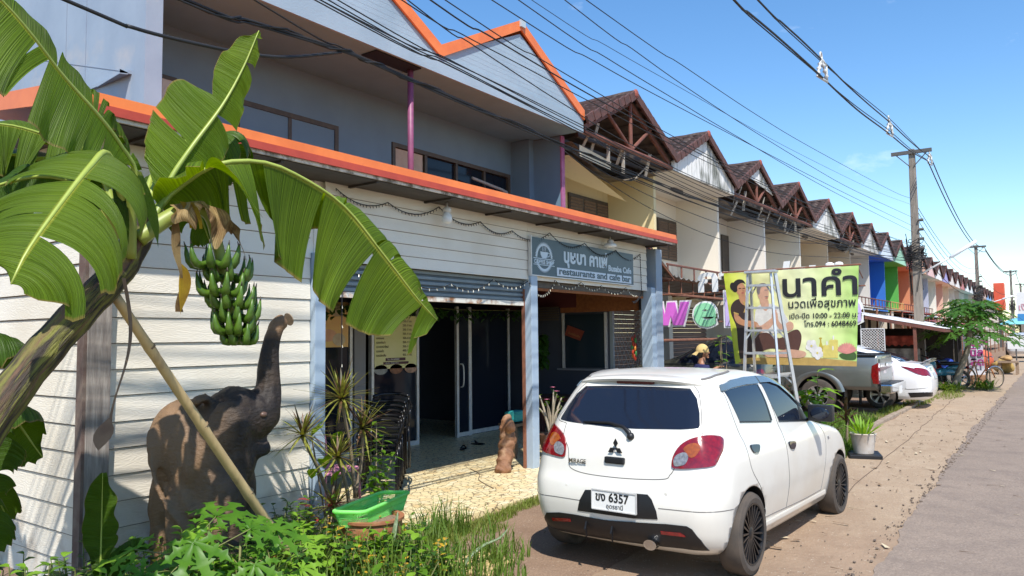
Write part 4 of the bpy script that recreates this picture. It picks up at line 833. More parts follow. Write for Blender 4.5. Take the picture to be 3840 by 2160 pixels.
def cyl(x, y0, y1, z, r): 
    q = MB(); q.lathe([(r, y0), (r, y1)], (x, 0, z), 40, Matrix(((1, 0, 0), (0, 0, 1), (0, -1, 0)))); return q
cut(body, [cyl(x, *ys, .30, .335) for x in (0, 2.45) for ys in ((-1, -.55), (.55, 1))], M_plastic)
HB = bvh_of(body)

Rm = lambda pts: [(-a, b) for a, b in pts]
rear_glass = [(.447, 1.328), (.2, 1.340), (-.2, 1.343), (-.447, 1.336), (-.515, 1.267), (-.562, 1.170), (-.588, 1.088), (-.585, 1.070), (-.468, 1.058), (-.124, 1.044), (.124, 1.044), (.468, 1.058), (.575, 1.070), (.575, 1.088), (.548, 1.170), (.51, 1.267)]
o = patch('rear_window', HB, 'rear', rear_glass, M_cglass, hatch, .004)
lamp = [(-.464, .797), (-.445, .833), (-.453, .891), (-.489, .952), (-.548, .994), (-.618, 1.019), (-.677, 1.020), (-.707, 1.001), (-.721, .973), (-.731, .915), (-.722, .843), (-.706, .824), (-.618, .810)]
amb = [(-.516, .927), (-.546, .960), (-.592, .969), (-.616, .950), (-.621, .915), (-.595, .878), (-.566, .877), (-.547, .897)]
clr = [(-.469, .813), (-.456, .849), (-.472, .882), (-.514, .904), (-.547, .899), (-.559, .872), (-.546, .835), (-.519, .820)]
for f_ in (lambda z: z, Rm):
    tl = patch('tail_light', HB, 'rear', f_(lamp), M_red, hatch, .012, .03, .04, 3)
    patch('amber_lens', HB, 'rear', f_(amb), M_amber, tl, .0155, .012, .04, 3); patch('clear_lens', HB, 'rear', f_(clr), M_clens, tl, .0155, .012, .04, 3)
q = MB()
hl = [(.50, 1.048), (.495, .954), (.428, .867), (.405, .762), (.369, .720), (.220, .697), (-.103, .697), (-.385, .718), (-.435, .752), (-.46, .79), (-.50, .895), (-.61, 1.01), (-.60, 1.075), (-.575, 1.17), (-.52, 1.30), (-.47, 1.355)]
seam(q, HB, 'rear', hl, .0032); seam(q, HB, 'rear', [(.50, 1.048), (.61, 1.075), (.56, 1.17), (.51, 1.30), (.46, 1.355)], .0032)
seam(q, HB, 'rear', [(.74, .52), (.692, .50), (.492, .503), (.276, .503)], .003); seam(q, HB, 'rear', [(-.367, .522), (-.551, .525), (-.74, .527), (-.775, .527)], .003); seam(q, HB, 'right', [(-.50, .527), (-.40, .527), (-.325, .523)], .003)
for sd_ in ('right', 'left'):
    seam(q, HB, sd_, [(-.05, 1.345), (-.05, 1.2), (-.03, 1.07), (.01, .937), (.03, .755), (.186, .596), (.312, .421), (.33, .35)], .0032)
    seam(q, HB, sd_, [(.76, 1.36), (.80, 1.2), (.825, 1.034), (.838, .882), (.83, .669), (.838, .514), (.819, .35)], .0032)
    seam(q, HB, sd_, [(1.80, .98), (1.95, .86), (1.969, .758), (1.90, .534), (1.862, .407), (1.85, .34)], .0032)
    seam(q, HB, sd_, [(.331, .352), (.633, .349), (1.304, .335), (1.85, .335)], .003)
    seam(q, HB, sd_, [(-.10, 1.398), (.1, 1.428), (.4, 1.447)], .012)
q.build('panel_gaps', M_gap, hatch, local=True)
patch('plate_recess', HB, 'rear', [(.298, .424), (.274, .504), (.228, .584), (.085, .599), (-.21, .604), (-.283, .606), (-.315, .577), (-.352, .501), (-.36, .446), (-.173, .429), (.085, .427)], M_plastic, hatch, .004)
q = MB(); q.box((-.632, -.03, .535), (.012, .362, .14)); pl = q.build('number_plate', M_plate, hatch, local=True, bevel=.004)
q = MB()
for a_, b_ in (((-.212, .465), (.152, .465)), ((-.212, .605), (.152, .605)), ((-.212, .465), (-.212, .605)), ((.152, .465), (.152, .605))): q.bar((-.640, a_[0], a_[1]), (-.640, b_[0], b_[1]), .008, .008, (1, 0, 0))
q.build('plate_frame', M_alu, pl, local=True)
text('plate_text', 'ขง 6357', .088, M_ink, pl, (-.6395, .125, .528), (0, -1, 0), (0, 0, 1), .001, bold=.002, sx=.93, local=True)
text('plate_province', 'อุดรธานี', .044, M_ink, pl, (-.6395, .035, .480), (0, -1, 0), (0, 0, 1), .001, sx=1.0, local=True)
dif = [(.70, .25), (.655, .314), (.60, .366), (.477, .386), (.336, .391), (.07, .387), (-.362, .394), (-.412, .422), (-.567, .425), (-.60, .408), (-.645, .332), (-.668, .255), (-.516, .258), (-.365, .25), (0, .235), (.422, .224), (.6, .225)]
df = patch('bumper_insert', HB, 'rear', dif, M_plastic, hatch, .008, .03)
for a_ in ([(.55, .336), (.37, .355), (.37, .333), (.55, .312)], [(-.377, .370), (-.52, .376), (-.548, .361), (-.551, .351), (-.379, .348)]): patch('reflector', HB, 'rear', a_, M_red, df, .013, .01)
q = MB(); q.tube([(-.615, -.30, .262), (-.50, -.30, .265)], [.05, .046], 16, squash=.72); q.tube([(-.6155, -.30, .262), (-.616, -.30, .262)], [.040, .040], 16, squash=.7); ex = q.build('exhaust_tip', M_chrome, hatch, True, True, auto=40)
for y in (.22, .0): q = MB(); q.prism([(-.60, y, .36), (-.625, y, .30), (-.60, y, .235)], (0, .012, 0)); q.build('diffuser_fin', M_plastic, df, local=True)
for sd_ in (-1, 1): q = MB(); q.prism([(.33, sd_*.745, .30), (.33, sd_*.80, .325), (2.02, sd_*.79, .318), (2.02, sd_*.74, .25), (1.2, sd_*.74, .25)], (0, 0, -.045)); q.build('side_skirt', M_paint, hatch, local=True, bevel=.012)
q = MB()
for i in range(3):
    a_ = PI/2+i*2*PI/3; cx, cz = .034*math.cos(a_), .034*math.sin(a_); u_, v_ = V(0, math.cos(a_), math.sin(a_))*.034, V(0, -math.sin(a_), math.cos(a_))*.0195; c_ = V(-.553+.15*(.91+cz-.9), cx*1.0+.0, .905+cz)
    q.prism([c_-u_, c_+v_, c_+u_, c_-v_], (-.006, 0, 0))
q.build('emblem', M_plastic, hatch, local=True)
q = MB(); q.box((-.565, .0, .815), (.03, .165, .05)); q.build('tailgate_handle', M_plastic, hatch, local=True, bevel=.012)
text('badge_text', 'MIRAGE', .045, M_chrome, hatch, (-.572, .395, .770), (0, -1, 0), (0, 0, 1), .002, bold=.001, sx=.95, local=True)
q = MB(); q.tube([(-.505, -.10, .985), (-.50, -.085, 1.02), (-.487, -.03, 1.055), (-.462, .10, 1.075), (-.46, .33, 1.068)], [.022, .02, .013, .011, .006], 8, squash=.8); q.ball((-.50, -.10, .99), (.03, .03, .03), 8); q.build('rear_wiper', M_plastic, hatch, True, True)
for y, z in ((.40, .597), (-.42, .625)): q = MB(); q.lathe([(.012, 0), (.012, .006), (0, .007)], (-.592 if y > 0 else -.588, y, z), 10, Matrix(((0, 0, -1), (0, 1, 0), (1, 0, 0)))); q.build('parking_sensor', M_paint, hatch, local=True)
def spo(u, v):
    y = lerp(-.535, .535, u); e = (y/.535)**2
    A = [(-.02, 1.432), (-.16, 1.428), (-.245, 1.415), (-.262, 1.400), (-.245, 1.382), (-.20, 1.376), (-.12, 1.384)]; k = v*6; i = min(5, int(k)); t = k-i
    x, z = lerp(A[i][0], A[i+1][0], t), lerp(A[i][1], A[i+1][1], t); return V(x+.05*e+.06*e**3, y, z-.03*e-.012*e**4)
q = MB(); q.grid(spo, 26, 18); sp = q.build('roof_spoiler', M_paint, hatch, True, True)
q = MB(); q.box((-.228, .0, 1.372), (.02, .32, .022)); q.build('brake_light', mat('dark_red_lens', (.10, .012, .015), rough=.2), sp, local=True, bevel=.006)
for sd_, f_ in (('right', -1), ('left', 1)):
    wr = patch('rear_door_window', HB, sd_, [(-.03, 1.311), (.055, 1.093), (.685, 1.048), (.69, 1.198), (.665, 1.338), (.35, 1.335), (.10, 1.325)], M_cglass, hatch, .003)
    wf = patch('front_door_window', HB, sd_, [(.765, 1.345), (.795, 1.202), (.87, 1.038), (1.63, .983), (1.64, 1.0), (1.52, 1.10), (1.36, 1.21), (1.18, 1.30), (1.0, 1.345), (.88, 1.35)], M_cglass, hatch, .003)
    patch('window_seal', HB, sd_, [(.055, 1.092), (.05, 1.082), (.69, 1.036), (.685, 1.047)], M_plastic, wr, .006); patch('window_seal', HB, sd_, [(.87, 1.037), (.865, 1.026), (1.66, .970), (1.64, .982)], M_plastic, wf, .006)
    patch('window_seal', HB, sd_, [(.686, 1.05), (.72, 1.048), (.712, 1.2), (.685, 1.33), (.665, 1.335), (.69, 1.198)], M_plastic, wr, .005)
    patch('window_seal', HB, sd_, [(1.42, 1.0), (1.64, .985), (1.64, 1.0), (1.56, 1.07), (1.47, 1.125)], M_plastic, wf, .007)
    patch('wind_deflector', HB, sd_, [(-.07, 1.312), (-.04, 1.352), (.18, 1.384), (.45, 1.395), (.70, 1.396), (.70, 1.340), (.4, 1.342), (.1, 1.330)], M_visor, wr, .016, .012, .04)
    patch('wind_deflector', HB, sd_, [(.725, 1.396), (.95, 1.390), (1.15, 1.36), (1.38, 1.26), (1.58, 1.11), (1.55, 1.095), (1.33, 1.215), (1.14, 1.305), (.95, 1.342), (.73, 1.345)], M_visor, wf, .016, .012, .04)
    for a_ in ([(.096, .912), (.245, .905), (.240, .878), (.19, .853), (.105, .866)], [(.910, .858), (1.05, .850), (1.045, .818), (.985, .795), (.912, .815)]): patch('door_handle', HB, sd_, a_, M_cglass, hatch, .012, .015, .04, 3)
    patch('side_repeater', HB, sd_, [(2.06, .80), (2.10, .80), (2.10, .775), (2.06, .775)], M_clens, hatch, .006, .01)
    q = MB(); q.box((1.59, f_*.885, 1.055), (.10, .21, .145)); q.bar((1.64, f_*.73, .985), (1.62, f_*.83, 1.0), .06, .03); mi_ = q.build('wing_mirror', M_plastic, hatch, True, True, bevel=.045, auto=50)
    q = MB(); q.ball((1.538, f_*.885, 1.055), (.006, .085, .055), 14); q.build('mirror_glass', M_cglass, mi_, True, True)
    patch('headlight', HB, 'front', [(f_*.42, .68), (f_*.74, .74), (f_*.72, .84), (f_*.5, .80)], M_clens, hatch, .008)
patch('windscreen', HB, 'front', [(-.60, 1.03), (.60, 1.03), (.56, 1.2), (.48, 1.38), (-.48, 1.38), (-.56, 1.2)], M_cglass, hatch, .004)
for x in (0, 2.45):
    for sd_ in (-1, 1): wheel(hatch, (x, sd_*.735, .295), .295, .185, M_rimb, 'multi', sd_, .74)
def simple_car(name, label, loc, rz, tab, paint, glass, lamps, wheels, rim, xc, cat='car', group=None, wr=.31, rr=(.3, .28), fl=None, extra=None):
    t = thing(name, label, cat, loc, rz, group); q = slices(tab, xc, rr=rr); b = q.build('body', paint, t, True, True, auto=60)
    cut(b, [cyl(x, *ys, wr, wr*1.16) for x in wheels for ys in ((-1.1, -.55), (.55, 1.1))], M_plastic); bv = bvh_of(b)
    for side, pts in glass: patch('window' if side != 'rear' else 'rear_window', bv, side, pts, M_cglass, t, .004, .01, .12)
    for side, pts, m in lamps: patch('tail_light' if side != 'front' else 'headlight', bv, side, pts, m, t, .012, .02, .1, 2)
    hw = max(r[3] for r in tab)
    for x in wheels:
        for sd_ in (-1, 1): wheel(t, (x, sd_*(hw-.1), wr), wr, .2, rim, 'six', sd_, .66)
    return t, bv
# white saloon (nose to the houses)
ST = [(.22, -.95, 3.3, .74), (.3, -1.02, 3.4, .79), (.5, -1.06, 3.45, .83), (.7, -1.05, 3.4, .845), (.85, -1.0, 3.2, .83), (.95, -.96, 2.75, .80), (1.02, -.90, 2.2, .76), (1.06, -.55, 1.95, .73), (1.15, -.38, 1.75, .69), (1.3, .02, 1.38, .62), (1.42, .5, .95, .52), (1.47, .75, .7, .35)]
sw = [(-.25, 1.10), (.1, 1.32), (.5, 1.395), (.8, 1.395), (1.25, 1.28), (1.62, 1.07), (1.5, 1.03), (.4, 1.06), (-.1, 1.075)]
t, bv = simple_car('saloon_car', 'clean white saloon parked tail-out beside the silver pickup', (20.2, 3.5, .0), R(90), ST, M_wpaint, [('left', sw), ('right', sw), ('rear', [(-.60, 1.075), (.60, 1.075), (.52, 1.24), (.44, 1.38), (-.44, 1.38), (-.52, 1.24)])], [('rear', [(.45, .74), (.62, .76), (.78, .86), (.80, .96), (.66, .93), (.52, .86)], M_red), ('rear', [(-.45, .74), (-.62, .76), (-.78, .86), (-.80, .96), (-.66, .93), (-.52, .86)], M_red), ('left', [(-.97, .83), (-.72, .93), (-.45, .975), (-.60, .90), (-.80, .80), (-.95, .76)], M_red), ('front', [(.4, .7), (.75, .75), (.7, .85), (.45, .8)], M_clens)], (0, 2.5), M_rims, 1.3, wr=.32)
q = MB(); q.grid(lambda u, v: V(-.80-.22*v, lerp(-.62, .62, u), 1.05+.10*v-.035*(2*u-1)**2+.02*math.sin(v*3)), 14, 4); q.grid(lambda u, v: V(-.80-.22*v, lerp(-.62, .62, u), 1.03+.085*v-.035*(2*u-1)**2), 14, 4); q.build('boot_spoiler', M_wpaint, t, True, True)
patch('plate_panel', bv, 'rear', [(-.24, .86), (.24, .86), (.26, .93), (-.26, .93)], M_chrome, t, .012); patch('number_plate', bv, 'rear', [(-.18, .68), (.18, .68), (.18, .82), (-.18, .82)], mat('grey_plate', (.42, .44, .46), rough=.5), t, .014)
patch('bumper_vent', bv, 'left', [(-.95, .30), (-.62, .27), (-.58, .38), (-.90, .40)], M_plastic, t, .005); patch('bumper_vent', bv, 'rear', [(.3, .28), (.72, .30), (.70, .40), (.4, .38)], M_plastic, t, .005)
q = MB(); seam(q, bv, 'left', [(-.05, 1.05), (.05, .8), (.35, .45), (.5, .32)], .004); seam(q, bv, 'left', [(.95, 1.05), (.98, .8), (.95, .35)], .004); seam(q, bv, 'left', [(-.97, .50), (-.6, .46), (-.4, .5)], .006); q.build('panel_gaps', M_gap, t, local=True)
# dark car behind the banner
DT = [(.3, -.46, 2.5, .78), (.5, -.48, 2.62, .88), (.8, -.48, 2.62, .90), (1.0, -.48, 2.55, .88), (1.14, -.47, 2.3, .85), (1.22, -.46, 1.8, .80), (1.3, -.45, 1.4, .75), (1.5, -.42, 1.0, .68), (1.66, -.4, .62, .6), (1.74, -.2, .4, .45)]
dw = [(-.3, 1.25), (-.26, 1.55), (0, 1.62), (.5, 1.60), (.95, 1.42), (1.25, 1.27), (1.15, 1.22), (0, 1.22)]
simple_car('dark_car', 'black-olive off-roader half hidden behind the massage banner and white hatchback', (14.5, 4.85, 0), R(90), DT, M_darkcar, [('left', dw), ('right', dw), ('rear', [(-.6, 1.25), (.6, 1.25), (.5, 1.6), (-.5, 1.6)]), ('front', [(-.62, 1.28), (.62, 1.28), (.5, 1.6), (-.5, 1.6)])], [('rear', [(.6, .8), (.82, .82), (.8, 1.1), (.62, 1.08)], M_red), ('front', [(.4, .85), (.8, .9), (.75, 1.02), (.45, 1.0)], M_clens)], (0, 1.85), M_rims, .9, wr=.35)
FT = [(.3, -.8, 3.4, .74), (.5, -.9, 3.5, .84), (.8, -.9, 3.5, .87), (1.0, -.86, 3.2, .85), (1.1, -.82, 2.5, .8), (1.3, -.7, 2.0, .72), (1.5, -.55, 1.5, .64), (1.62, -.2, .9, .5), (1.66, .1, .7, .3)]
simple_car('suv_car', 'small silver car far down the street at the right edge of the picture', (60, 2.25, 0), R(3), FT, mat('pale_silver_paint', (.62, .63, .64), rough=.3, metal=.3, coat=.5), [('rear', [(-.58, 1.1), (.58, 1.1), (.5, 1.5), (-.5, 1.5)]), ('left', dw), ('right', [(-.5, 1.15), (-.4, 1.45), (.4, 1.52), (1.1, 1.4), (1.7, 1.12)])], [('rear', [(.55, .85), (.75, .85), (.72, 1.1), (.58, 1.1)], M_red), ('rear', [(-.55, .85), (-.75, .85), (-.72, 1.1), (-.58, 1.1)], M_red)], (0, 2.6), M_rims, 1.3, wr=.33)
# silver pickup: load bed, cab and bonnet
pk = thing('pickup_truck', 'dusty silver pickup parked tail-out behind the massage banner', 'pickup', (18.28, 4.40, .02), R(90))
def rbox(x0, x1, z0, z1, w0, w1, m, name, par, bev=.05, crv=.03):
    q = MB(); n = 8
    q.grid(lambda u, v: V(0, 0, 0), 1, 1); q = MB(); ring = [(z0, w0*.93), (z0+.08, w0), (lerp(z0, z1, .55), max(w0, w1)+crv), (z1-.06, w1), (z1, w1*.97)]
    vs = []
    for x in (x0, x0+.06, x1-.06, x1):
        e = .97 if x in (x0, x1) else 1
        for z, w_ in ring: vs.append(V(x, w_*e, z))
        for z, w_ in reversed(ring): vs.append(V(x, -w_*e, z))
    m_ = 10; fs = [(i*m_+k, i*m_+(k+1) % m_, (i+1)*m_+(k+1) % m_, (i+1)*m_+k) for i in range(3) for k in range(m_)]+[tuple(range(m_-1, -1, -1)), tuple(3*m_+k for k in range(m_))]
    q.add(vs, fs); return q.build(name, m, par, True, True, bevel=bev*.3, auto=40)
bed = rbox(-1.22, 1.0, .52, 1.24, .84, .85, M_silver, 'load_bed', pk)
cut(bed, [cyl(0, *ys, .37, .45) for ys in ((-1.1, -.55), (.55, 1.1))], M_plastic)
for sd_ in (-1, 1):
    q = MB(); q.grid(lambda u, v: V((.45+.09*math.sin(PI*v))*math.cos(lerp(-.15, PI+.15, u)) if 0 else lerp(.44, .58, v)*math.cos(lerp(.20, PI-.2, u)), sd_*(.855+.03*math.sin(PI*v)), .37+lerp(.44, .58, v)*math.sin(lerp(.20, PI-.2, u))), 22, 6); q.build('wheel_arch_flare', M_silver, pk, True, True)
    q = MB(); q.box((-.55, sd_*.72, .30), (.02, .22, .42)); q.build('mud_flap', M_plastic, pk, local=True)
    q = MB(); q.box((-.1, sd_*.83, 1.255), (2.2, .07, .03)); q.build('bed_rail', M_plastic, pk, local=True, bevel=.01)
    bvp = bvh_of(bed); lp = [(sd_*.70, .66), (sd_*.85, .66), (sd_*.86, .95), (sd_*.82, 1.10), (sd_*.70, 1.08)]
    q = MB(); q.prism([(-1.245, sd_*.69, .66), (-1.245, sd_*.865, .66), (-1.245, sd_*.87, 1.0), (-1.245, sd_*.84, 1.10), (-1.245, sd_*.69, 1.10)], (.035, 0, 0)); q.prism([(-1.235, sd_*.865, .66), (-1.13, sd_*.868, .67), (-1.10, sd_*.87, .85), (-1.12, sd_*.87, 1.04), (-1.235, sd_*.865, 1.10)], (0, sd_*.016, 0)); tl = q.build('tail_light', M_red, pk, local=True, bevel=.006)
    q = MB(); q.prism([(-1.249, sd_*.72, .76), (-1.249, sd_*.80, .76), (-1.249, sd_*.80, .84), (-1.249, sd_*.72, .84)], (.01, 0, 0)); q.build('clear_lens', M_clens, tl, local=True)
q = MB(); q.box((-1.235, 0, .92), (.03, 1.36, .52)); tg = q.build('tailgate', M_silver, pk, local=True, bevel=.012)
q = MB(); q.box((-1.255, 0, 1.05), (.02, .2, .07)); q.build('tailgate_handle', M_chrome, tg, local=True, bevel=.008)
q = MB(); q.prism([(-1.25, 0, 0), (-1.25, .3, 0), (-1.253, .34, .04), (-1.253, .05, .05)], (0, 0, .012)); q.v = [v+V(0, .05, .86) for v in q.v]; q.build('red_stripe', M_red, tg, local=True)
q = MB(); q.box((-1.37, 0, .56), (.24, 1.72, .19)); bp = q.build('rear_bumper', M_chrome, pk, local=True, bevel=.03)
q = MB(); q.box((-1.36, 0, .662), (.2, 1.5, .012)); q.build('bumper_step', M_plastic, bp, local=True)
q = MB(); q.box((-1.495, -.1, .50), (.012, .34, .15)); q.build('number_plate', M_plate, pk, local=True)
PT = [(.5, 1.02, 3.95, .80), (.7, 1.02, 4.05, .87), (.95, 1.02, 4.05, .88), (1.1, 1.03, 3.85, .86), (1.18, 1.04, 3.0, .83), (1.3, 1.06, 2.7, .78), (1.5, 1.12, 2.3, .72), (1.68, 1.25, 1.9, .62), (1.74, 1.4, 1.75, .45)]
q = slices(PT, 2.4, rr=(.1, .12)); cb = q.build('cab', M_silver, pk, True, True, auto=60); cut(cb, [cyl(3.0, *ys, .37, .45) for ys in ((-1.1, -.5), (.5, 1.1))], M_plastic); bvc = bvh_of(cb)
for sd_ in ('left', 'right'): patch('window', bvc, sd_, [(1.2, 1.25), (1.25, 1.6), (1.8, 1.62), (2.4, 1.32), (2.45, 1.24)], M_cglass, pk, .004, .01, .1)
patch('windscreen', bvc, 'front', [(-.65, 1.27), (.65, 1.27), (.5, 1.64), (-.5, 1.64)], M_cglass, pk, .004, .01, .1); patch('rear_window', bvc, 'rear', [(-.62, 1.3), (.62, 1.3), (.52, 1.6), (-.52, 1.6)], M_cglass, pk, .004, .01, .1)
text('bed_sticker', '4x4', .12, M_lampw, pk, (-.62, .872, 1.09), (-1, 0, 0), (0, 0, 1), .002, bold=.004, local=True)
for x in (0, 3.0):
    for sd_ in (-1, 1): wheel(pk, (x, sd_*.76, .37), .37, .24, M_rims, 'six', sd_, .62)
# ---------------------------------------------------------------- plants and the front garden
def leafmat(name, c1, c2, scale=8, trans=.35, rough=.45, veins=0, mid=None, tint=None, edge=None):
    m, n, L, b = nodes_of(name); b.inputs['Roughness'].default_value = rough; b.inputs['Specular IOR Level'].default_value = .28
    tc = n.new('ShaderNodeTexCoord'); q = n.new('ShaderNodeTexNoise'); q.inputs['Scale'].default_value = scale; q.inputs['Detail'].default_value = 5; L(tc.outputs['Object'], q.inputs['Vector'])
    r = n.new('ShaderNodeMapRange'); r.inputs[1].default_value = .35; r.inputs[2].default_value = .65; L(q.outputs['Fac'], r.inputs[0])
    x = n.new('ShaderNodeMix'); x.data_type = 'RGBA'; x.inputs[6].default_value = (*c1, 1); x.inputs[7].default_value = (*c2, 1); L(r.outputs[0], x.inputs[0]); out = x.outputs[2]
    if veins or mid or edge:
        sp = n.new('ShaderNodeSeparateXYZ'); L(tc.outputs['UV'], sp.inputs[0])
    if veins:
        mu = n.new('ShaderNodeMath'); mu.operation = 'MULTIPLY'; mu.inputs[1].default_value = veins; L(sp.outputs[0], mu.inputs[0])
        ns = n.new('ShaderNodeTexNoise'); ns.noise_dimensions = '1D'; ns.inputs['Scale'].default_value = 1; ns.inputs['Detail'].default_value = 3; L(mu.outputs[0], ns.inputs['W'])
        bu = n.new('ShaderNodeBump'); bu.inputs['Distance'].default_value = .012; bu.inputs['Strength'].default_value = .9; L(ns.outputs['Fac'], bu.inputs['Height']); L(bu.outputs[0], b.inputs['Normal'])
        rr = n.new('ShaderNodeMapRange'); rr.inputs[1].default_value = .35; rr.inputs[2].default_value = .65; rr.inputs[3].default_value = .74; rr.inputs[4].default_value = 1.18; L(ns.outputs['Fac'], rr.inputs[0])
        y = n.new('ShaderNodeMix'); y.data_type = 'RGBA'; y.blend_type = 'MULTIPLY'; y.inputs[0].default_value = 1; L(out, y.inputs[6]); L(rr.outputs[0], y.inputs[7]); out = y.outputs[2]
    if mid:
        r2 = n.new('ShaderNodeMapRange'); r2.inputs[1].default_value = .03; r2.inputs[2].default_value = .06; L(sp.outputs[1], r2.inputs[0])
        y = n.new('ShaderNodeMix'); y.data_type = 'RGBA'; y.inputs[6].default_value = (*mid, 1); L(out, y.inputs[7]); L(r2.outputs[0], y.inputs[0]); out = y.outputs[2]
    if edge:
        r2 = n.new('ShaderNodeMapRange'); r2.inputs[1].default_value = .965; r2.inputs[2].default_value = .99; L(sp.outputs[1], r2.inputs[0])
        y = n.new('ShaderNodeMix'); y.data_type = 'RGBA'; y.inputs[7].default_value = (*edge, 1); L(out, y.inputs[6]); L(r2.outputs[0], y.inputs[0]); out = y.outputs[2]
    L(out, b.inputs['Base Color'])
    if trans:
        t = n.new('ShaderNodeBsdfTranslucent'); g = n.new('ShaderNodeHueSaturation'); g.inputs['Value'].default_value = 1.5; g.inputs['Saturation'].default_value = 1.15; g.inputs['Hue'].default_value = .485; L(out, g.inputs['Color']); L(g.outputs[0], t.inputs['Color'])
        mxs = n.new('ShaderNodeMixShader'); mxs.inputs[0].default_value = trans; L(b.outputs[0], mxs.inputs[1]); L(t.outputs[0], mxs.inputs[2]); L(mxs.outputs[0], n['Material Output'].inputs['Surface'])
    return m
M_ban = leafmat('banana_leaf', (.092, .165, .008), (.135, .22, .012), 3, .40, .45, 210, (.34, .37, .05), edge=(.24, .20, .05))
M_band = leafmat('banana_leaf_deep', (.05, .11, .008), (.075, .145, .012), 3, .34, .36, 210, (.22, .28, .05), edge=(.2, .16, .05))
M_dead = leafmat('dead_banana_leaf', (.46, .33, .15), (.16, .085, .035), 7, .2, .7, 60)
M_yel = leafmat('yellowing_leaf', (.62, .42, .03), (.40, .22, .03), 9, .25, .6, 60)
M_petiole = mat('banana_petiole', (.20, .27, .045), (.27, .31, .06), 4, .45)
M_midrib = mat('banana_midrib', (.34, .40, .075), (.28, .35, .06), 5, .4)
M_trunk = mat('banana_trunk', (.17, .165, .028), (.030, .021, .014), 1.6, .7, st=(5, 7, 1), lo=.42, hi=.56, c3=(.15, .08, .045), s3=1.1, lo3=.52, hi3=.66, bump=.02, bscale=3.5, coords='UV')
M_banana = mat('green_banana', (.085, .165, .014), (.055, .12, .012), 14, .4)
def banana_leaf(name, parent, mid, wa, wb, A, B, m, seed, tearsA=5, tearsB=5, drA=.5, drB=.5, start=.16, ribr=.022, curlA=0, curlB=0):
    """blade halves hang to the world directions A and B from the midrib curve; tears split them"""
    rnd = random.Random(seed); P = catmull(mid, 10); n = len(P); S = [0]
    for a_, b_ in zip(P, P[1:]): S.append(S[-1]+(b_-a_).length)
    tot = S[-1]
    def at(u):
        s = u*tot
        for i in range(n-1):
            if s <= S[i+1]: t = (s-S[i])/(S[i+1]-S[i]+1e-9); return P[i].lerp(P[i+1], t), (P[min(i+2, n-1)]-P[max(i-1, 0)]).normalized()
        return P[-1], (P[-1]-P[-2]).normalized()
    fo = None
    for side, (wt, D, tears, dr, cu) in enumerate(((wa, A, tearsA, drA, curlA), (wb, B, tearsB, drB, curlB))):
        if not wt: continue
        cuts = [0]+sorted(rnd.uniform(.06, .96) for _ in range(tears))+[1]; q = MB()
        for c0, c1 in zip(cuts, cuts[1:]):
            if c1-c0 < .02: continue
            nu = max(3, int((c1-c0)*46)); nv = 9; sag = rnd.uniform(-.25, .35)*dr; gap = rnd.uniform(.10, .42) if tears else 0; ph = rnd.uniform(0, 6); yaw = rnd.uniform(-.16, .24)
            def f(uu, v):
                u = lerp(c0, c1, uu); up_ = start+(1-start)*u; p_, t = at(up_)
                d0 = V(*[lerp(D[0][i], D[1][i], u) for i in range(3)]); d = (d0-t*d0.dot(t)).normalized()
                w_ = sinterp(wt, u); nn = t.cross(d); 
                if nn.z < 0: nn = -nn
                shrink = (u-(c0+c1)/2)*gap*v**1.3
                ang = (dr*.9+sag)*v*v*1.25+cu*v**3; dirv = (d*math.cos(ang)-V(0, 0, 1)*math.sin(ang)*.9)
                q_ = p_+dirv*w_*v-t*(shrink*tot*.9)+t*w_*(yaw*v+.22*v)+nn*(.018*math.sin(u*tot*26+ph)*v*v+.03*math.sin(v*PI)*w_)
                if tears: q_ += t*.012*math.sin(uu*31+ph)*v**6
                return q_
            b = len(q.v); q.grid(f, nu, nv)
            for k in range(len(q.f)):
                if k in q.uv and k >= len(q.f)-nu*nv: q.uv[k] = [(lerp(c0, c1, a_), b_) for a_, b_ in q.uv[k]]
        o = q.build(name, m, parent if fo is None else fo, True); fo = fo or o
    q = MB(); N = 26; q.tube([at(i/N)[0] for i in range(N+1)], [ribr*lerp(1.5, .22, (i/N)**.8) for i in range(N+1)], 7); q.build('midrib', M_midrib, fo, True); return fo
ban = thing('banana_plant', 'tall banana plant leaning right with torn leaves and a hanging green bunch', 'banana plant', (1.45, 4.12, 0))
q = MB(); TP = [(1.06, 4.12, -.02), (1.13, 4.12, .40), (1.26, 4.12, .90), (1.46, 4.12, 1.33), (1.68, 4.12, 1.66), (1.89, 4.12, 1.915), (2.076, 4.12, 2.133), (2.18, 4.12, 2.33), (2.24, 4.12, 2.46)]
tp = catmull(TP, 5); q.tube(tp, [lerp(.102, .072, (i/(len(tp)-1))**1.2)*(1+.04*math.sin(i*1.9)) for i in range(len(tp))], 16); q.build('trunk', M_trunk, ban, True)
q = MB(); rnd = random.Random(5)                                 # sheaths wrapping the trunk
for i in range(7):
    a_ = rnd.uniform(0, 6.28); s0 = rnd.randint(2, 18); pts = [tp[min(len(tp)-1, s0+j*2)]+V(math.cos(a_), math.sin(a_), 0)*(.072-.0011*s0) for j in range(9)]; q.tube(pts, [.02, .04, .045, .045, .04, .035, .03, .02, .01], 6, squash=.5)
q.build('leaf_sheath', M_trunk, ban, True)
q = MB(); 
for a_, b_, r in (((2.10, 4.05, 2.2), (2.0, 3.9, 2.62), .04), ((2.12, 4.18, 2.22), (2.18, 4.2, 2.72), .042), ((2.16, 4.12, 2.25), (2.36, 4.14, 2.62), .042), ((2.18, 4.2, 2.22), (2.30, 4.25, 2.55), .038)): q.tube(catmull([a_, V(*a_).lerp(V(*b_), .5)+V(.01, 0, .02), b_], 5), [r*lerp(1, .6, i/10) for i in range(11)], 10, squash=.7)
q.build('petioles', M_petiole, ban, True)
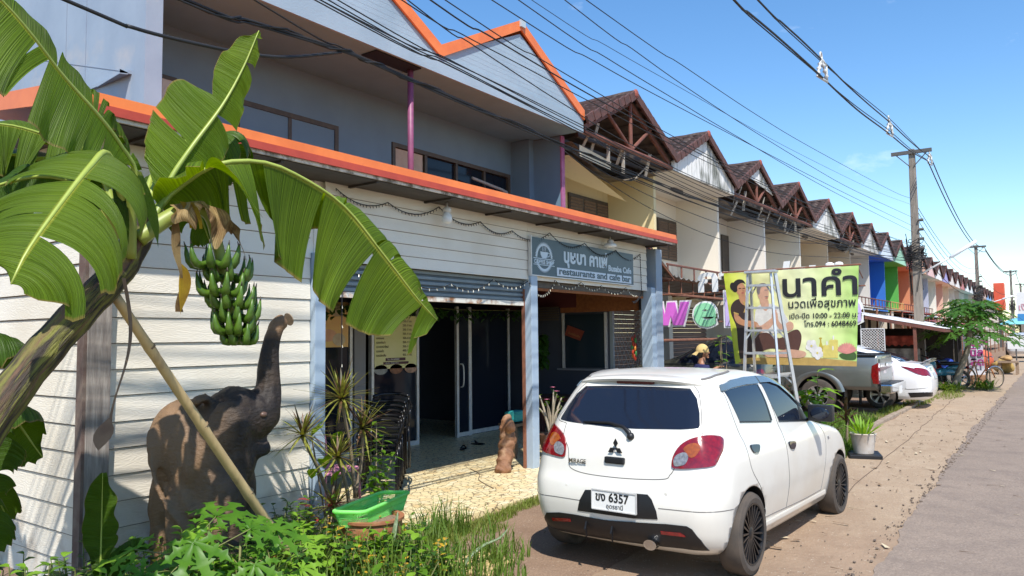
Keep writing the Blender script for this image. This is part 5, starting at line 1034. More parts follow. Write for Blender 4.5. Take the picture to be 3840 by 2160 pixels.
import_vec = lambda dx, dy, dz: tuple(r2*dx+u2*dy-fw*dz)          # right, up, towards the viewing side (fixed world axes)
iv = import_vec
banana_leaf('leaf', ban, [(2.31,4.15,2.48),(2.37,4.15,2.67),(2.48,4.12,2.88),(2.67,4.1,3.18),(2.8,4.08,3.45),(2.89,4.05,3.71)], [(0, .08), (.10, .20), (.25, .27), (.42, .30), (.52, .26), (.56, .08), (.60, .11), (.72, .15), (.9, .11), (1, .02)], [(0, .06), (.2, .15), (.45, .17), (.6, .12), (.8, .08), (1, .02)], (iv(-.85, .45, .25), iv(-.9, .1, .2)), (iv(.5, -.5, -.7), iv(.6, -.3, -.7)), M_ban, 3, 1, 5, -.12, .5, .08, .014)
banana_leaf('leaf', ban, [(2.20,4.15,2.32),(2.33,4.12,2.55),(2.44,4.05,2.68),(2.56,3.98,2.78),(2.78,3.92,2.83),(3.01,3.88,2.80),(3.4,3.84,2.64),(3.74,3.8,2.33),(4.04,3.78,2.05),(4.25,3.76,1.88)], [(0, .08), (.1, .32), (.3, .46), (.55, .50), (.75, .45), (.9, .34), (1, .08)], [(0, .06), (.1, .22), (.3, .32), (.6, .33), (.8, .26), (1, .05)], (iv(-.55, -.55, .62), iv(-.8, -.35, .45)), (iv(.45, -.35, -.85), iv(.55, -.5, -.6)), M_ban, 8, 11, 10, .22, .75, .08, .013)
banana_leaf('leaf', ban, [(2.10,4.08,2.30),(1.98,3.95,2.56),(1.84,3.80,2.68),(1.68,3.62,2.56),(1.5,3.5,2.34),(1.34,3.4,2.12),(1.27,3.36,1.98)], [(0, .05), (.15, .22), (.4, .33), (.7, .30), (.9, .18), (1, .04)], [(0, .05), (.15, .22), (.4, .34), (.7, .36), (.9, .24), (1, .06)], (iv(-.9, .1, .2), iv(-.95, .05, .2)), (iv(.85, -.45, .25), iv(.75, -.6, .2)), M_ban, 21, 5, 5, .35, .5, .22, .019)
banana_leaf('leaf', ban, [(2.15,4.15,2.35),(2.16,4.12,2.66),(2.03,4.05,2.80),(1.87,3.95,2.90),(1.65,3.85,3.03),(1.45,3.75,3.17),(1.29,3.7,3.27),(1.10,3.6,3.27)], [(0, .06), (.1, .22), (.3, .30), (.6, .33), (.85, .28), (1, .1)], [(0, .05), (.2, .2), (.6, .25), (1, .08)], (iv(.25, -.85, .45), iv(-.1, -.9, .35)), (iv(.1, .3, -.95), iv(-.1, .2, -.95)), M_ban, 33, 8, 5, .25, .55, .20, .014)
banana_leaf('leaf', ban, [(2.16,4.22,2.30),(2.18,4.3,2.67),(2.04,4.35,2.80),(1.84,4.4,2.86),(1.61,4.45,2.89),(1.38,4.5,2.81)], [(0, .05), (.12, .22), (.5, .30), (.8, .25), (1, .06)], [(0, .05), (.2, .2), (.6, .28), (1, .06)], (iv(.15, -.8, .5), iv(0, -.8, .5)), (iv(0, .3, -.9), iv(0, .3, -.9)), M_ban, 41, 7, 4, .3, .5, .16, .014)
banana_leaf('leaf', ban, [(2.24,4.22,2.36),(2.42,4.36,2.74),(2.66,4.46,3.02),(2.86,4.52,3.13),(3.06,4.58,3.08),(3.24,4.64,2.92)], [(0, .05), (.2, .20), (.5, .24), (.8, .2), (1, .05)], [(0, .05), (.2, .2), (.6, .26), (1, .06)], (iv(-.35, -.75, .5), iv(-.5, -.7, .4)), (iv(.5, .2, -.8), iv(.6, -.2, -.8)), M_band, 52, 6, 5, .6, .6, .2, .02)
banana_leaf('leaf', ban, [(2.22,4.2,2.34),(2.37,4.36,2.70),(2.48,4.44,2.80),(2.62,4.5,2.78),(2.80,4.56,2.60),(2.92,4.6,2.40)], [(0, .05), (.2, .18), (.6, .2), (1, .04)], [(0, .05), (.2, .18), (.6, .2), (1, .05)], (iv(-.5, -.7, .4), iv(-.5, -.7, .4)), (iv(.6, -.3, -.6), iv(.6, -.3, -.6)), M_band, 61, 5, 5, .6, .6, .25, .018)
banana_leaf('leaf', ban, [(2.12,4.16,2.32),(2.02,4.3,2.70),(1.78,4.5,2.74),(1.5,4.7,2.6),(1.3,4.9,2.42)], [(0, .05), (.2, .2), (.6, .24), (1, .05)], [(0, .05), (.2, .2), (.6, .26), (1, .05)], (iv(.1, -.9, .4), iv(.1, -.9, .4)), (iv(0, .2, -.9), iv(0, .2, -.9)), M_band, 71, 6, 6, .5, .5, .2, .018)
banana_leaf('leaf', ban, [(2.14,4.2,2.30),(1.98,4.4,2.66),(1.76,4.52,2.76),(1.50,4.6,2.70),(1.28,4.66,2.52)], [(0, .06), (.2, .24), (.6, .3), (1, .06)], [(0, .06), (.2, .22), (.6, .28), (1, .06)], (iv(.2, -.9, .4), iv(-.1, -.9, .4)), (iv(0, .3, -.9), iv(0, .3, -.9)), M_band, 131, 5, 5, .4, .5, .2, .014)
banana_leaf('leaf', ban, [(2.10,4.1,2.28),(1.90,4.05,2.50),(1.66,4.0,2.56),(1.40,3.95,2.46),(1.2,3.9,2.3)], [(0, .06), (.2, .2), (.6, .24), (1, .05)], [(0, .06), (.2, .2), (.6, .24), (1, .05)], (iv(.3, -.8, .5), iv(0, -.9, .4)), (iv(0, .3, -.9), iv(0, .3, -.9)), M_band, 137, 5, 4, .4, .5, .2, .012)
q = MB()                                                         # a folded brown leaf over the fruit stalk
def dlf(u, v):
    L_ = (.05+.15*abs(math.sin(u*6.5+.6))+.03*math.sin(u*31))*(.6+.7*u); return V(2.27+.43*u+.02*math.sin(v*5+u*9), 3.97-.05*math.sin(v*2)+.02*math.sin(u*23), 2.50+.05*math.sin(PI*u)-.09*u**4-L_*v+.015*math.sin(u*17)*v)
q.grid(dlf, 40, 9); q.build('dead_leaf', M_dead, ban, True)
q = MB()
for k_ in (.16, .30): q.grid(lambda u, v: V(2.27+.43*k_+.035*(u-.5)*(1-v*.5)+.03*v, 3.955-.04*math.sin(v*2), 2.52+.03*k_-.15*v), 3, 7)
q.build('yellow_strip', M_yel, ban, True)
q = MB(); q.grid(lambda u, v: V(2.315+.05*v+.035*(u-.5)*(1+.6*math.sin(v*7))+.01*math.sin(v*11), 3.99+.02*math.sin(v*9), 2.43-.52*v), 4, 18); q.build('hanging_dead_strip', M_dead, ban, True)
q = MB(); q.grid(lambda u, v: V(2.352+.075*(u-.2)*math.sin(PI*v**.7), 3.98, 2.16-.27*v+.02*u), 5, 10); q.build('hanging_yellow_leaf', M_yel, ban, True)
q = MB(); q.grid(lambda u, v: V(2.02+.05*math.sin(v*5)+.02*u, 3.98+.02*math.sin(v*7), 2.08-.80*v*(1-.05*u)), 2, 14)
q.grid(lambda u, v: V(1.965-.05*v+.10*(u-.5)*math.sin(PI*v), 3.97, 1.36-.16*v), 4, 6); q.build('dry_string', mat('dry_fibre', (.20, .14, .09), (.12, .08, .055), 8, .9), ban, True)
for sx, ss in ((1.98, 1), (2.10, 2)):
    q = MB(); q.grid(lambda u, v, sx=sx, ss=ss: V(sx+.07*(u-.5)*math.sin(PI*min(1, v*1.1+.1))+.05*v*ss, 3.95+.03*math.sin(v*4+ss), 2.66-.48*v), 4, 14); q.build('hanging_strip', M_band, ban, True)
bunch = MB(); bunch.tube(catmull([(2.14,4.05,2.30),(2.273,4.02,2.42),(2.415,4.0,2.50),(2.53,4.0,2.47),(2.59,4.0,2.30),(2.65,4.0,2.07),(2.73,4.0,1.82),(2.74,4.0,1.77)], 5), [.045]*10+[.032]*15+[.022]*11, 8)
bo = bunch.build('fruit_stalk', M_petiole, ban, True)
rnd = random.Random(14); nb = 0
for hx, hz, cnt, rad, a0 in ((2.56, 2.24, 9, .12, -.2), (2.66, 2.17, 8, .11, .35), (2.62, 2.08, 8, .11, -.3), (2.68, 2.01, 10, .115, .2), (2.72, 1.93, 9, .105, .0), (2.70, 1.86, 9, .095, .3), (2.74, 1.80, 7, .075, .1)):
    for i in range(cnt):
        a_ = a0+2*PI*i/cnt+rnd.uniform(-.12, .12); d = V(math.cos(a_), math.sin(a_), 0); L_ = rnd.uniform(.115, .14)*(rad/.11)**.5; base = V(hx, 4.0, hz)+d*.03; pts = []
        for j in range(7): t = j/6; pts.append(base+d*(rad*1.02*math.sin(t*1.45))+V(0, 0, -.03+L_*(t**1.7)*.78-.055*math.sin(t*3)))
        q = MB(); q.tube(pts, [.010, .019, .0255, .027, .024, .015, .005], 5); q.mat(1).tube([pts[-1]-V(0, 0, .004), pts[-1]+V(0, 0, .022)+d*rnd.uniform(-.01, .01)], [.006, .002], 5); q.build('banana', [M_banana, M_frame], bo, True); nb += 1
# second, darker banana behind on the left edge
b2 = thing('banana_plant', 'smaller dark banana plant in the shade at the left edge', 'banana plant', (1.05, 4.7, 0))
q = MB(); q.tube(catmull([(1.0, 4.75, -.02), (1.05, 4.75, .6), (1.12, 4.75, 1.2), (1.2, 4.75, 1.6)], 5), [lerp(.1, .06, i/15) for i in range(16)], 12); q.build('trunk', M_trunk, b2, True)
for k, (mid, sd_) in enumerate((([(1.2,4.75,1.5),(1.35,4.7,1.8),(1.6,4.62,1.85),(1.85,4.6,1.65)], 1), ([(1.2,4.75,1.4),(1.4,4.65,1.55),(1.7,4.6,1.42),(1.9,4.55,1.12)], 2), ([(1.15,4.75,1.3),(1.3,4.5,1.5),(1.5,4.4,1.35),(1.62,4.35,1.0)], 3), ([(1.2,4.75,1.6),(1.2,4.8,2.1),(1.32,4.8,2.45),(1.5,4.8,2.6)], 4), ([(1.15,4.8,1.2),(1.5,4.95,1.25),(1.8,5.05,1.0),(1.95,5.1,.7)], 5), ([(1.1,4.7,1.0),(1.3,4.55,1.1),(1.5,4.45,.95),(1.6,4.4,.65)], 6))):
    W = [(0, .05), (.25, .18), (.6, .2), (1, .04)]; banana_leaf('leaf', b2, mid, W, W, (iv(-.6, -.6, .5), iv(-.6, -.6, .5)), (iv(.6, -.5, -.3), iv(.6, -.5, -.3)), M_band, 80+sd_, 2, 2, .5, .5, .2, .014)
b3 = thing('banana_plant', 'leafy banana clump just off the left edge, shading the side boards', 'banana plant', (.5, 6.2, 0))
q = MB(); q.tube(catmull([(.45, 6.25, -.02), (.5, 6.25, .9), (.58, 6.22, 1.9), (.65, 6.2, 2.3)], 5), [lerp(.11, .07, i/15) for i in range(16)], 12); q.build('trunk', M_trunk, b3, True)
for k in range(9):
    a_ = -1.2+k*.52; d = V(math.cos(a_), math.sin(a_), 0); W = [(0, .06), (.25, .24), (.6, .27), (1, .05)]; b0 = V(.64, 6.2, 2.2); s_ = d.cross(V(0, 0, 1)); L2 = .95 if k < 7 else .7
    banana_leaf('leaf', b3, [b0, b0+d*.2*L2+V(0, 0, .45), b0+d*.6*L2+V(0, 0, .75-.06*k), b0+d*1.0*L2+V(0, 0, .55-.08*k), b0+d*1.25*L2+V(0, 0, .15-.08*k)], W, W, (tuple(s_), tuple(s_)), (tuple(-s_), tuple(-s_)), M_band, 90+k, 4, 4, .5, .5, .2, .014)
# bamboo prop
t = thing('bamboo_pole', 'pale bamboo pole propping up the leaning banana trunk', 'bamboo pole', (3.66, 4.62, .1))
a_, b_ = V(3.74, 4.64, .02), V(2.07, 4.14, 1.99); N = 36; q = MB(); q.tube([a_.lerp(b_, i/N)+V(0, 0, -.012*math.sin(PI*i/N)) for i in range(N+1)], [lerp(.035, .027, i/N)*(1.12 if i % 9 == 4 else 1) for i in range(N+1)], 12); q.build('bamboo_stem', mat('bamboo', (.60, .44, .21), (.50, .36, .17), 5, .5, st=(3, 3, .6), c3=(.30, .20, .11), s3=2, lo3=.58, hi3=.72), t, True)
q = MB()
for i in range(4, N, 9): p_ = a_.lerp(b_, i/N); q.tube([p_-(b_-a_).normalized()*.006, p_+(b_-a_).normalized()*.006], lerp(.0405, .032, i/N), 12)
q.build('node_rings', mat('bamboo_node', (.22, .15, .08), rough=.7), t, True)
# ---------------------------------------------------------------- carved elephant
M_ele = mat('weathered_carved_wood', (.015, .010, .008), (.036, .023, .015), 2.6, .62, st=(1, 1, 2.0), lo=.4, hi=.62, c3=(.075, .048, .03), s3=1.0, lo3=.57, hi3=.75, bump=.012, bscale=22)
n_, L_ = M_ele.node_tree.nodes, M_ele.node_tree.links.new; b_ = n_['Principled BSDF']; src_ = b_.inputs['Base Color'].links[0].from_socket   # paler brown on the rump and trunk tip
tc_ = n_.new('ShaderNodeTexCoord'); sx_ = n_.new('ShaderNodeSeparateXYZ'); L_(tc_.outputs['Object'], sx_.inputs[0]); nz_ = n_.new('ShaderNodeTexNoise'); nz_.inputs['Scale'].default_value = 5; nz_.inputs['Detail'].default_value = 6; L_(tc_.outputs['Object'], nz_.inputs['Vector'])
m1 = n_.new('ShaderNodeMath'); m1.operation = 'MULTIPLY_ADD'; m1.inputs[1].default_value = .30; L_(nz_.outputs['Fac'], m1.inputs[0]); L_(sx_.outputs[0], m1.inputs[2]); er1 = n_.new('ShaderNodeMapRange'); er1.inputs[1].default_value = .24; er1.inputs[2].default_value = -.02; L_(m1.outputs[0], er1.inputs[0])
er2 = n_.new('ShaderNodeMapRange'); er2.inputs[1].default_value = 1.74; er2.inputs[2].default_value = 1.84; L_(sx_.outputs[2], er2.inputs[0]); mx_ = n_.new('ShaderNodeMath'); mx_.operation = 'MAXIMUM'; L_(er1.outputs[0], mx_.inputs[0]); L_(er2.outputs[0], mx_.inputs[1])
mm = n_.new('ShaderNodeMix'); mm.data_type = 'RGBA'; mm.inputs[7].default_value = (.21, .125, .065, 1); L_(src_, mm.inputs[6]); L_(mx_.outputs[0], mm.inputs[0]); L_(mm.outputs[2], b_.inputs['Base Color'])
el = thing('elephant_statue', 'dark carved wooden elephant with its trunk raised, against the white boards', 'statue', (3.2, 5.15, 0))
q = MB()
def limb(pts, rs, n=14): P = catmull(pts, 5); N = len(P); q.tube(P, [sinterp([(i*5, r) for i, r in enumerate(rs)], k) for k in range(N)], n)
q.ball((3.17, 5.26, .98), (.26, .28, .35), 20); q.ball((3.25, 5.16, .84), (.28, .30, .44), 20); q.ball((3.33, 5.06, .94), (.24, .27, .42), 20)
q.ball((3.43, 4.98, 1.17), (.20, .20, .23), 18); q.ball((3.37, 4.98, 1.30), (.13, .17, .11), 16); q.ball((3.50, 4.93, 1.27), (.09, .13, .08), 12)
limb([(3.45, 4.97, 1.14), (3.565, 4.93, 1.20), (3.625, 4.92, 1.38), (3.632, 4.92, 1.58), (3.655, 4.92, 1.75), (3.71, 4.92, 1.865), (3.765, 4.92, 1.895)], [.19, .155, .10, .078, .064, .058, .055])
q.ball((3.53, 4.95, 1.10), (.12, .12, .11), 14); limb([(3.40, 4.95, .98), (3.52, 4.90, .945), (3.60, 4.88, .955)], [.13, .075, .05])
limb([(3.22, 5.34, .95), (3.18, 5.42, .62), (3.17, 5.44, .35), (3.18, 5.44, -.02)], [.15, .18, .15, .15]); limb([(3.24, 5.2, .95), (3.15, 5.14, .66), (3.11, 5.10, .35), (3.12, 5.10, -.02)], [.15, .19, .155, .155])
limb([(3.32, 5.04, .98), (3.26, 4.94, .72), (3.23, 4.87, .38), (3.24, 4.84, -.02)], [.15, .17, .14, .14]); limb([(3.36, 5.06, .98), (3.42, 5.05, .72), (3.45, 5.04, .38), (3.46, 5.03, -.02)], [.15, .165, .135, .135])
q.ball((3.24, 4.85, 1.12), (.15, .045, .22), 16, Matrix.Rotation(-.5, 3, 'Z')); q.ball((3.38, 5.20, 1.12), (.13, .05, .2), 16, Matrix.Rotation(.2, 3, 'Z'))
limb([(2.93, 5.30, 1.12), (2.89, 5.22, .9), (2.92, 5.10, .62), (3.02, 4.96, .42)], [.035, .03, .025, .022], 8)
for i in range(7): q.ball((3.12+.055*i, 5.06-.02*i, 1.31+.022*math.sin(i*2.2)), (.05, .05, .035), 8)
q.ball((3.04, 4.94, .56), (.05, .03, .05), 8)
o = q.build('elephant_body', M_ele, el)
md = o.modifiers.new('r', 'REMESH'); md.mode = 'VOXEL'; md.voxel_size = .017; ms = o.modifiers.new('s', 'SMOOTH'); ms.factor = .6; ms.iterations = 7
bpy.context.view_layer.update(); me = bpy.data.meshes.new_from_object(o.evaluated_get(bpy.context.evaluated_depsgraph_get())); o.modifiers.clear(); o.data = me
for v in me.vertices:
    n_ = noise.noise(v.co*6)*.014-max(0, .25-abs(noise.noise(V(v.co.x*9, v.co.y*9, v.co.z*2.2))))*.05*(.5+noise.noise(v.co*3))+noise.noise(V(v.co.x*22, v.co.y*22, v.co.z*7))*.009; v.co += v.normal*n_
me.polygons.foreach_set('use_smooth', [True]*len(me.polygons))
q = MB(); q.ball((3.49, 4.785, 1.20), (.03, .02, .022), 10); q.build('eye', mat('statue_eye', (.12, .07, .05), rough=.4), el, True)
q = MB(); q.lathe([(0, 0), (.05, .002), (.052, -.006)], (0, 0, 0), 16); q.v = [Matrix.Rotation(R(70), 3, 'Y') @ v+V(3.815, 4.92, 1.908) for v in q.v]; q.build('cut_trunk_end', mat('raw_cut_wood', (.34, .25, .17), (.24, .17, .11), 20, .8), el)
# ---------------------------------------------------------------- small foliage builders
M_weed = leafmat('weed_leaf', (.07, .17, .012), (.12, .24, .018), 9, .35, .45); M_weedd = leafmat('dark_weed_leaf', (.03, .085, .016), (.05, .12, .02), 9, .3, .45)
M_lime = leafmat('lime_leaf', (.17, .33, .02), (.23, .40, .04), 9, .35, .5); M_papl = leafmat('papaya_leaf', (.06, .165, .012), (.10, .225, .018), 8, .35, .4)
M_stem = mat('plant_stem', (.13, .19, .04), (.19, .15, .06), 9, .6); M_twig = mat('woody_stem', (.27, .21, .14), (.18, .13, .085), 9, .8)
M_grass = leafmat('grass_blade', (.085, .16, .022), (.14, .21, .035), 6, .3, .5); M_grassy = leafmat('pale_grass_blade', (.16, .22, .035), (.22, .25, .06), 6, .3, .5)  # the second grass is a paler, yellower blade
def leaf(mb, p, d, L_, w, up_=V(0, 0, 1), droop=.25, fold=.25, seg=3):
    """one pointed oval leaf with a folded midline"""
    d = V(*d).normalized(); s = d.cross(up_); s = s.normalized() if s.length > 1e-3 else V(1, 0, 0); n = s.cross(d); vs = []
    prof = [(0, .12), (.22, .72), (.5, 1), (.78, .66), (1, .02)]
    for t, k in prof:
        c = p+d*L_*t-V(0, 0, 1)*droop*L_*t*t; vs += [c+s*w*.5*k+n*fold*w*.4*k, c, c-s*w*.5*k+n*fold*w*.4*k]
    mb.add(vs, [(3*i+j, 3*i+j+1, 3*i+j+4, 3*i+j+3) for i in range(4) for j in (0, 1)])
def weed(mb, sb, x, y, z0, h, rnd, ls=.07, n=14, lean=.15, ratio=.6):
    top = V(x+rnd.uniform(-lean, lean), y+rnd.uniform(-lean, lean), z0+h); base = V(x, y, z0-.02); sb.tube([base, base.lerp(top, .5)+V(rnd.uniform(-.02, .02), 0, .02), top], [.006, .005, .003], 4, False)
    for i in range(n):
        t = .2+.8*i/(n-1); p = base.lerp(top, t); a_ = i*2.4+rnd.uniform(-.4, .4); r = rnd.uniform(.5, 1.1)
        leaf(mb, p+V(0, 0, 0), (math.cos(a_), math.sin(a_), rnd.uniform(.1, .7)), ls*r*1.25, ls*r*ratio*1.25, droop=rnd.uniform(.1, .5))
def palmate(mb, c, nrm, ax, s, rnd):
    """deeply lobed papaya leaf lying in the plane of nrm, pointing along ax"""
    n = V(*nrm).normalized(); a_ = V(*ax); a_ = (a_-n*a_.dot(n)).normalized(); b = n.cross(a_)
    for k, (an, L_) in enumerate(((0, 1), (.72, .88), (-.72, .88), (1.45, .7), (-1.45, .7), (2.2, .5), (-2.2, .5))):
        d = a_*math.cos(an)+b*math.sin(an); q_ = a_*-math.sin(an)+b*math.cos(an); w_ = .16; dz = V(0, 0, -1)*.22
        T = [(.0, .03), (.25, .075), (.42, .10), (.50, .27), (.56, .10), (.68, .09), (.76, .20), (.82, .07), (1.0, .0)]
        P = lambda t, w: c+(d*t*L_+q_*w*L_)*s+dz*(t*L_)**2*s+n*.03*s*math.sin(9*t+k)
        vs = [P(t, 0)+n*-.02*s for t, _ in T]+[P(t, w) for t, w in T]+[P(t, -w) for t, w in T]; N = len(T)
        mb.add(vs, [(i, i+1, N+i+1, N+i) for i in range(N-1)]+[(i+1, i, 2*N+i, 2*N+i+1) for i in range(N-1)])
def papaya_seedling(x, y, h, label, seed, s=.16, n=6):
    rnd = random.Random(seed); t = thing('papaya_seedling', label, 'plant', (x, y, 0), group='papaya seedlings in the weeds'); sb = MB(); sb.tube([(x, y, -.02), (x+.02, y, h)], [.010, .007], 6)
    for i in range(n):
        a_ = i*2.39+seed; el_ = rnd.uniform(.1, .7); d = V(math.cos(a_)*math.cos(el_), math.sin(a_)*math.cos(el_), math.sin(el_)); p0 = V(x+.015, y, h*(.72+.28*i/n)); p1 = p0+d*s*rnd.uniform(.9, 1.5); sb.tube([p0, p0.lerp(p1, .5)+V(0, 0, .015), p1], .0035, 4, False)
        mb = MB(); palmate(mb, p1, V(-.35*1+d.x*.3, -.45+d.y*.3, 1.0), d, s*rnd.uniform(.8, 1.15), rnd); mb.build('leaf', M_papl if i % 3 else M_lime, t, True)
    sb.build('stem', M_stem, t, True)
for i, (x, y, h, s) in enumerate(((2.42, 4.0, .60, .27), (2.78, 4.05, .56, .21), (2.18, 3.92, .46, .22), (2.62, 3.84, .36, .25), (2.98, 4.0, .36, .17))):
    papaya_seedling(x, y, h, ('tallest papaya seedling, with the widest lobed leaf below the elephant', 'papaya seedling just right of the tallest one', 'low papaya seedling left of the tallest one', 'papaya seedling at the bottom edge in front of the tallest one', 'smallest papaya seedling by the foot of the bamboo pole')[i], i+1, s, 6 if i == 0 else 5)
t = thing('broadleaf_plant', 'single large dark upright leaf plant beside the weathered corner post', 'plant', (2.2, 4.5, 0))
for mid, wv in (([(2.2, 4.5, .1), (2.2, 4.5, .45), (2.2, 4.5, .72), (2.19, 4.48, 1.0)], .10), ([(2.2, 4.5, .1), (2.23, 4.46, .4), (2.32, 4.40, .55), (2.42, 4.36, .56)], .07)):
    banana_leaf('leaf', t, mid, [(0, .03), (.4, wv), (.8, wv*.8), (1, .01)], [(0, .03), (.4, wv), (.8, wv*.8), (1, .01)], (iv(-1, .1, .2), iv(-1, .1, .2)), (iv(1, .1, .2), iv(1, .1, .2)), M_band, 7, 0, 0, .1, .1, .35, .008)
WD = [(1.75, 4.55, .55, 0), (2.0, 4.3, .55, 0), (2.12, 4.62, .58, 0), (2.32, 4.32, .62, 0), (2.55, 4.3, .74, 1), (2.62, 4.12, .66, 1), (2.78, 4.28, .60, 1), (2.95, 4.22, .46, 0), (3.1, 4.5, .42, 0), (3.3, 4.7, .40, 0), (3.5, 4.85, .44, 0), (3.75, 5.1, .46, 0), (4.0, 5.25, .44, 0), (4.2, 5.35, .40, 0), (2.05, 4.02, .45, 1), (1.85, 4.2, .5, 0), (1.62, 4.3, .45, 0), (3.2, 4.2, .36, 1), (3.4, 4.3, .34, 0), (3.7, 4.35, .34, 1), (3.95, 4.45, .33, 0), (4.15, 4.35, .26, 1), (4.35, 4.28, .24, 0), (3.55, 4.6, .38, 0), (3.85, 4.75, .40, 1), (1.5, 4.05, .70, 1), (1.35, 4.2, .72, 1), (1.62, 4.12, .66, 1), (1.76, 3.98, .62, 0), (1.9, 4.1, .6, 1), (1.28, 4.0, .75, 0), (1.7, 4.3, .66, 0)]
rnd = random.Random(77)
for i, (x, y, h, k) in enumerate(WD):
    t = thing('weed_plant', 'leafy green weed among the tangle in the front garden', 'weed', (x, y, 0), group='leafy weeds in the front garden'); mb, sb = MB(), MB()
    for j in range(7): weed(mb, sb, x+rnd.uniform(-.11, .11), y+rnd.uniform(-.11, .11), 0, h*rnd.uniform(.6, 1.05), rnd, .075 if k else .06, 15, .07, .7)
    mb.build('leaves', M_lime if k else (M_weed if i % 2 else M_weedd), t, True); sb.build('stems', M_stem, t)
# tangled ground cover and grass
mb, sb = MB(), MB(); rnd = random.Random(3)
for i in range(560):
    x = rnd.uniform(1.3, 4.6); y = rnd.uniform(3.3, 5.5); 
    if x > 3.4 and y < 3.3+.55*(x-3.4)*.6: continue
    if y < 3.95-.15*(x-2.2) and x < 2.4: pass
    mb.mat(rnd.choice((0, 0, 0, 1, 1, 2, 3))); weed(mb, sb, x, y, 0, rnd.uniform(.10, .36), rnd, rnd.choice((.03, .045, .06, .085)), 9, .09, rnd.uniform(.35, 1.0))
tag(mb.build('ground_cover', [M_weed, M_lime, M_weedd, M_yel], None, True), kind='stuff'); tag(sb.build('weed_stems', M_stem), kind='stuff')
mb = MB(); sb = MB(); rnd = random.Random(9)
for i in range(330):
    x = rnd.uniform(1.3, 4.4); y = rnd.uniform(3.5, 5.4); weed(mb, sb, x, y, 0, rnd.uniform(.08, .26), rnd, rnd.uniform(.03, .06), 8, .08, .7)
tag(mb.build('dark_ground_cover', M_weedd, None, True), kind='stuff')
def grass(name, m, spots, seed, hmin, hmax, w=.006):
    rnd = random.Random(seed); mb = MB()
    for (cx, cy, rx, ry, n) in spots:
        for i in range(n):
            a_ = rnd.uniform(0, 2*PI); r = math.sqrt(rnd.random()); x, y = cx+rx*r*math.cos(a_), cy+ry*r*math.sin(a_); h = rnd.uniform(hmin, hmax)*(1.1-.5*r); b = rnd.uniform(0, 2*PI); ln = h*rnd.uniform(.15, .75); d = V(math.cos(b), math.sin(b), 0); s = V(-d.y, d.x, 0)*w*rnd.uniform(.6, 1.3); p = V(x, y, -.01)
            p1 = p+d*ln*.3+V(0, 0, h*.6); p2 = p+d*ln+V(0, 0, h*rnd.uniform(.8, 1)); mb.add([p-s, p+s, p1+s*.7, p1-s*.7, p2], [(0, 1, 2, 3), (3, 2, 4)])
    return tag(mb.build(name, m), kind='stuff')
grass('grass', M_grass, [(4.0, 4.3, .6, .7, 750), (3.4, 4.5, .6, .5, 420), (4.55, 4.3, .4, .4, 380), (4.9, 3.75, .3, .28, 160), (4.3, 3.5, .5, .35, 330), (5.2, 4.55, .35, .2, 300), (3.0, 4.4, .5, .4, 380), (2.4, 4.1, .6, .3, 260)], 4, .12, .46)
grass('dry_grass', M_grassy, [(5.35, 4.5, .35, .14, 850), (5.9, 4.5, .35, .12, 700), (6.5, 4.58, .4, .10, 700), (6.9, 4.62, .3, .08, 380), (5.0, 4.35, .3, .22, 380), (5.55, 4.3, .25, .12, 240)], 5, .03, .12, .004)
grass('verge_grass', M_grass, [(11.2, 3.4, .9, .6, 900), (12.4, 3.45, .9, .6, 2600), (13.6, 3.5, .9, .6, 2800), (14.8, 3.45, .8, .55, 2000), (16.2, 3.5, .8, .5, 1200), (10.4, 3.9, .6, .5, 280), (12.0, 3.1, .6, .35, 1500), (13.2, 3.2, .9, .35, 2600), (14.4, 3.2, .8, .3, 1800), (11.2, 2.85, .75, .33, 1900), (12.1, 2.8, .55, .28, 1400), (10.3, 3.1, .6, .3, 700)], 6, .08, .32, .008)
grass('far_verge_grass', M_grassy, [(18.5, 2.85+.3, 1.5, .22, 700), (21.5, 3.0, 1.4, .3, 700), (24, 2.6, 1.5, .35, 500)], 7, .06, .2, .006)
# snake plant leaves
t = thing('snake_plant', 'banded snake plant leaves arching over the dirt beside the clay pot', 'plant', (4.55, 3.75, 0)); q = MB()
for pts, w_ in (([(4.45, 3.72, 0), (4.50, 3.68, .10), (4.62, 3.64, .17), (4.80, 3.62, .19), (4.92, 3.62, .24)], .032), ([(4.35, 4.35, 0), (4.38, 4.34, .2), (4.42, 4.33, .38)], .028), ([(4.30, 4.30, 0), (4.25, 4.3, .15), (4.22, 4.28, .3)], .024)):
    P = catmull(pts, 6); N = len(P); q.tube(P, [w_*(math.sin(PI*min(1, .25+.75*i/(N-1)))**.6+.04) for i in range(N)], 8, squash=.35)
q.build('leaves', mat('snake_plant_leaf', (.12, .18, .08), (.30, .36, .22), 26, .45), t, True)
# clay pot and green tray
t = thing('clay_pot', 'orange-brown clay pot sunk in the weeds under the green tray', 'pot', (4.42, 4.62, 0)); q = MB(); q.lathe([(.15, 0), (.22, .10), (.25, .20), (.24, .27), (.26, .29), (.26, .31), (.22, .31), (.2, .2)], (4.42, 4.62, 0), 28); q.build('pot_body', mat('terracotta', (.36, .14, .055), (.26, .10, .05), 6, .7, c3=(.45, .25, .13), s3=5), t, True, auto=40)
q = MB(); q.lathe([(0, 0), (.23, 0), (.22, .01), (0, .02)], (4.42, 4.62, .27), 20); q.build('soil', M_dirt, t)
tr = thing('plastic_tray', 'bright green slatted plastic tray balanced on the clay pot', 'tray', (4.5, 4.7, .32)); M_tray = leafmat('green_plastic', (.36, .80, .27), (.31, .74, .24), 3, .45, .35)
A4 = [V(4.06, 4.70, .40), V(4.77, 4.88, .41), V(4.92, 4.67, .41), V(4.21, 4.50, .39)]; cen = sum(A4, V(0, 0, 0))/4; B4 = [cen.lerp(p, .86)-V(0, 0, .125) for p in A4]
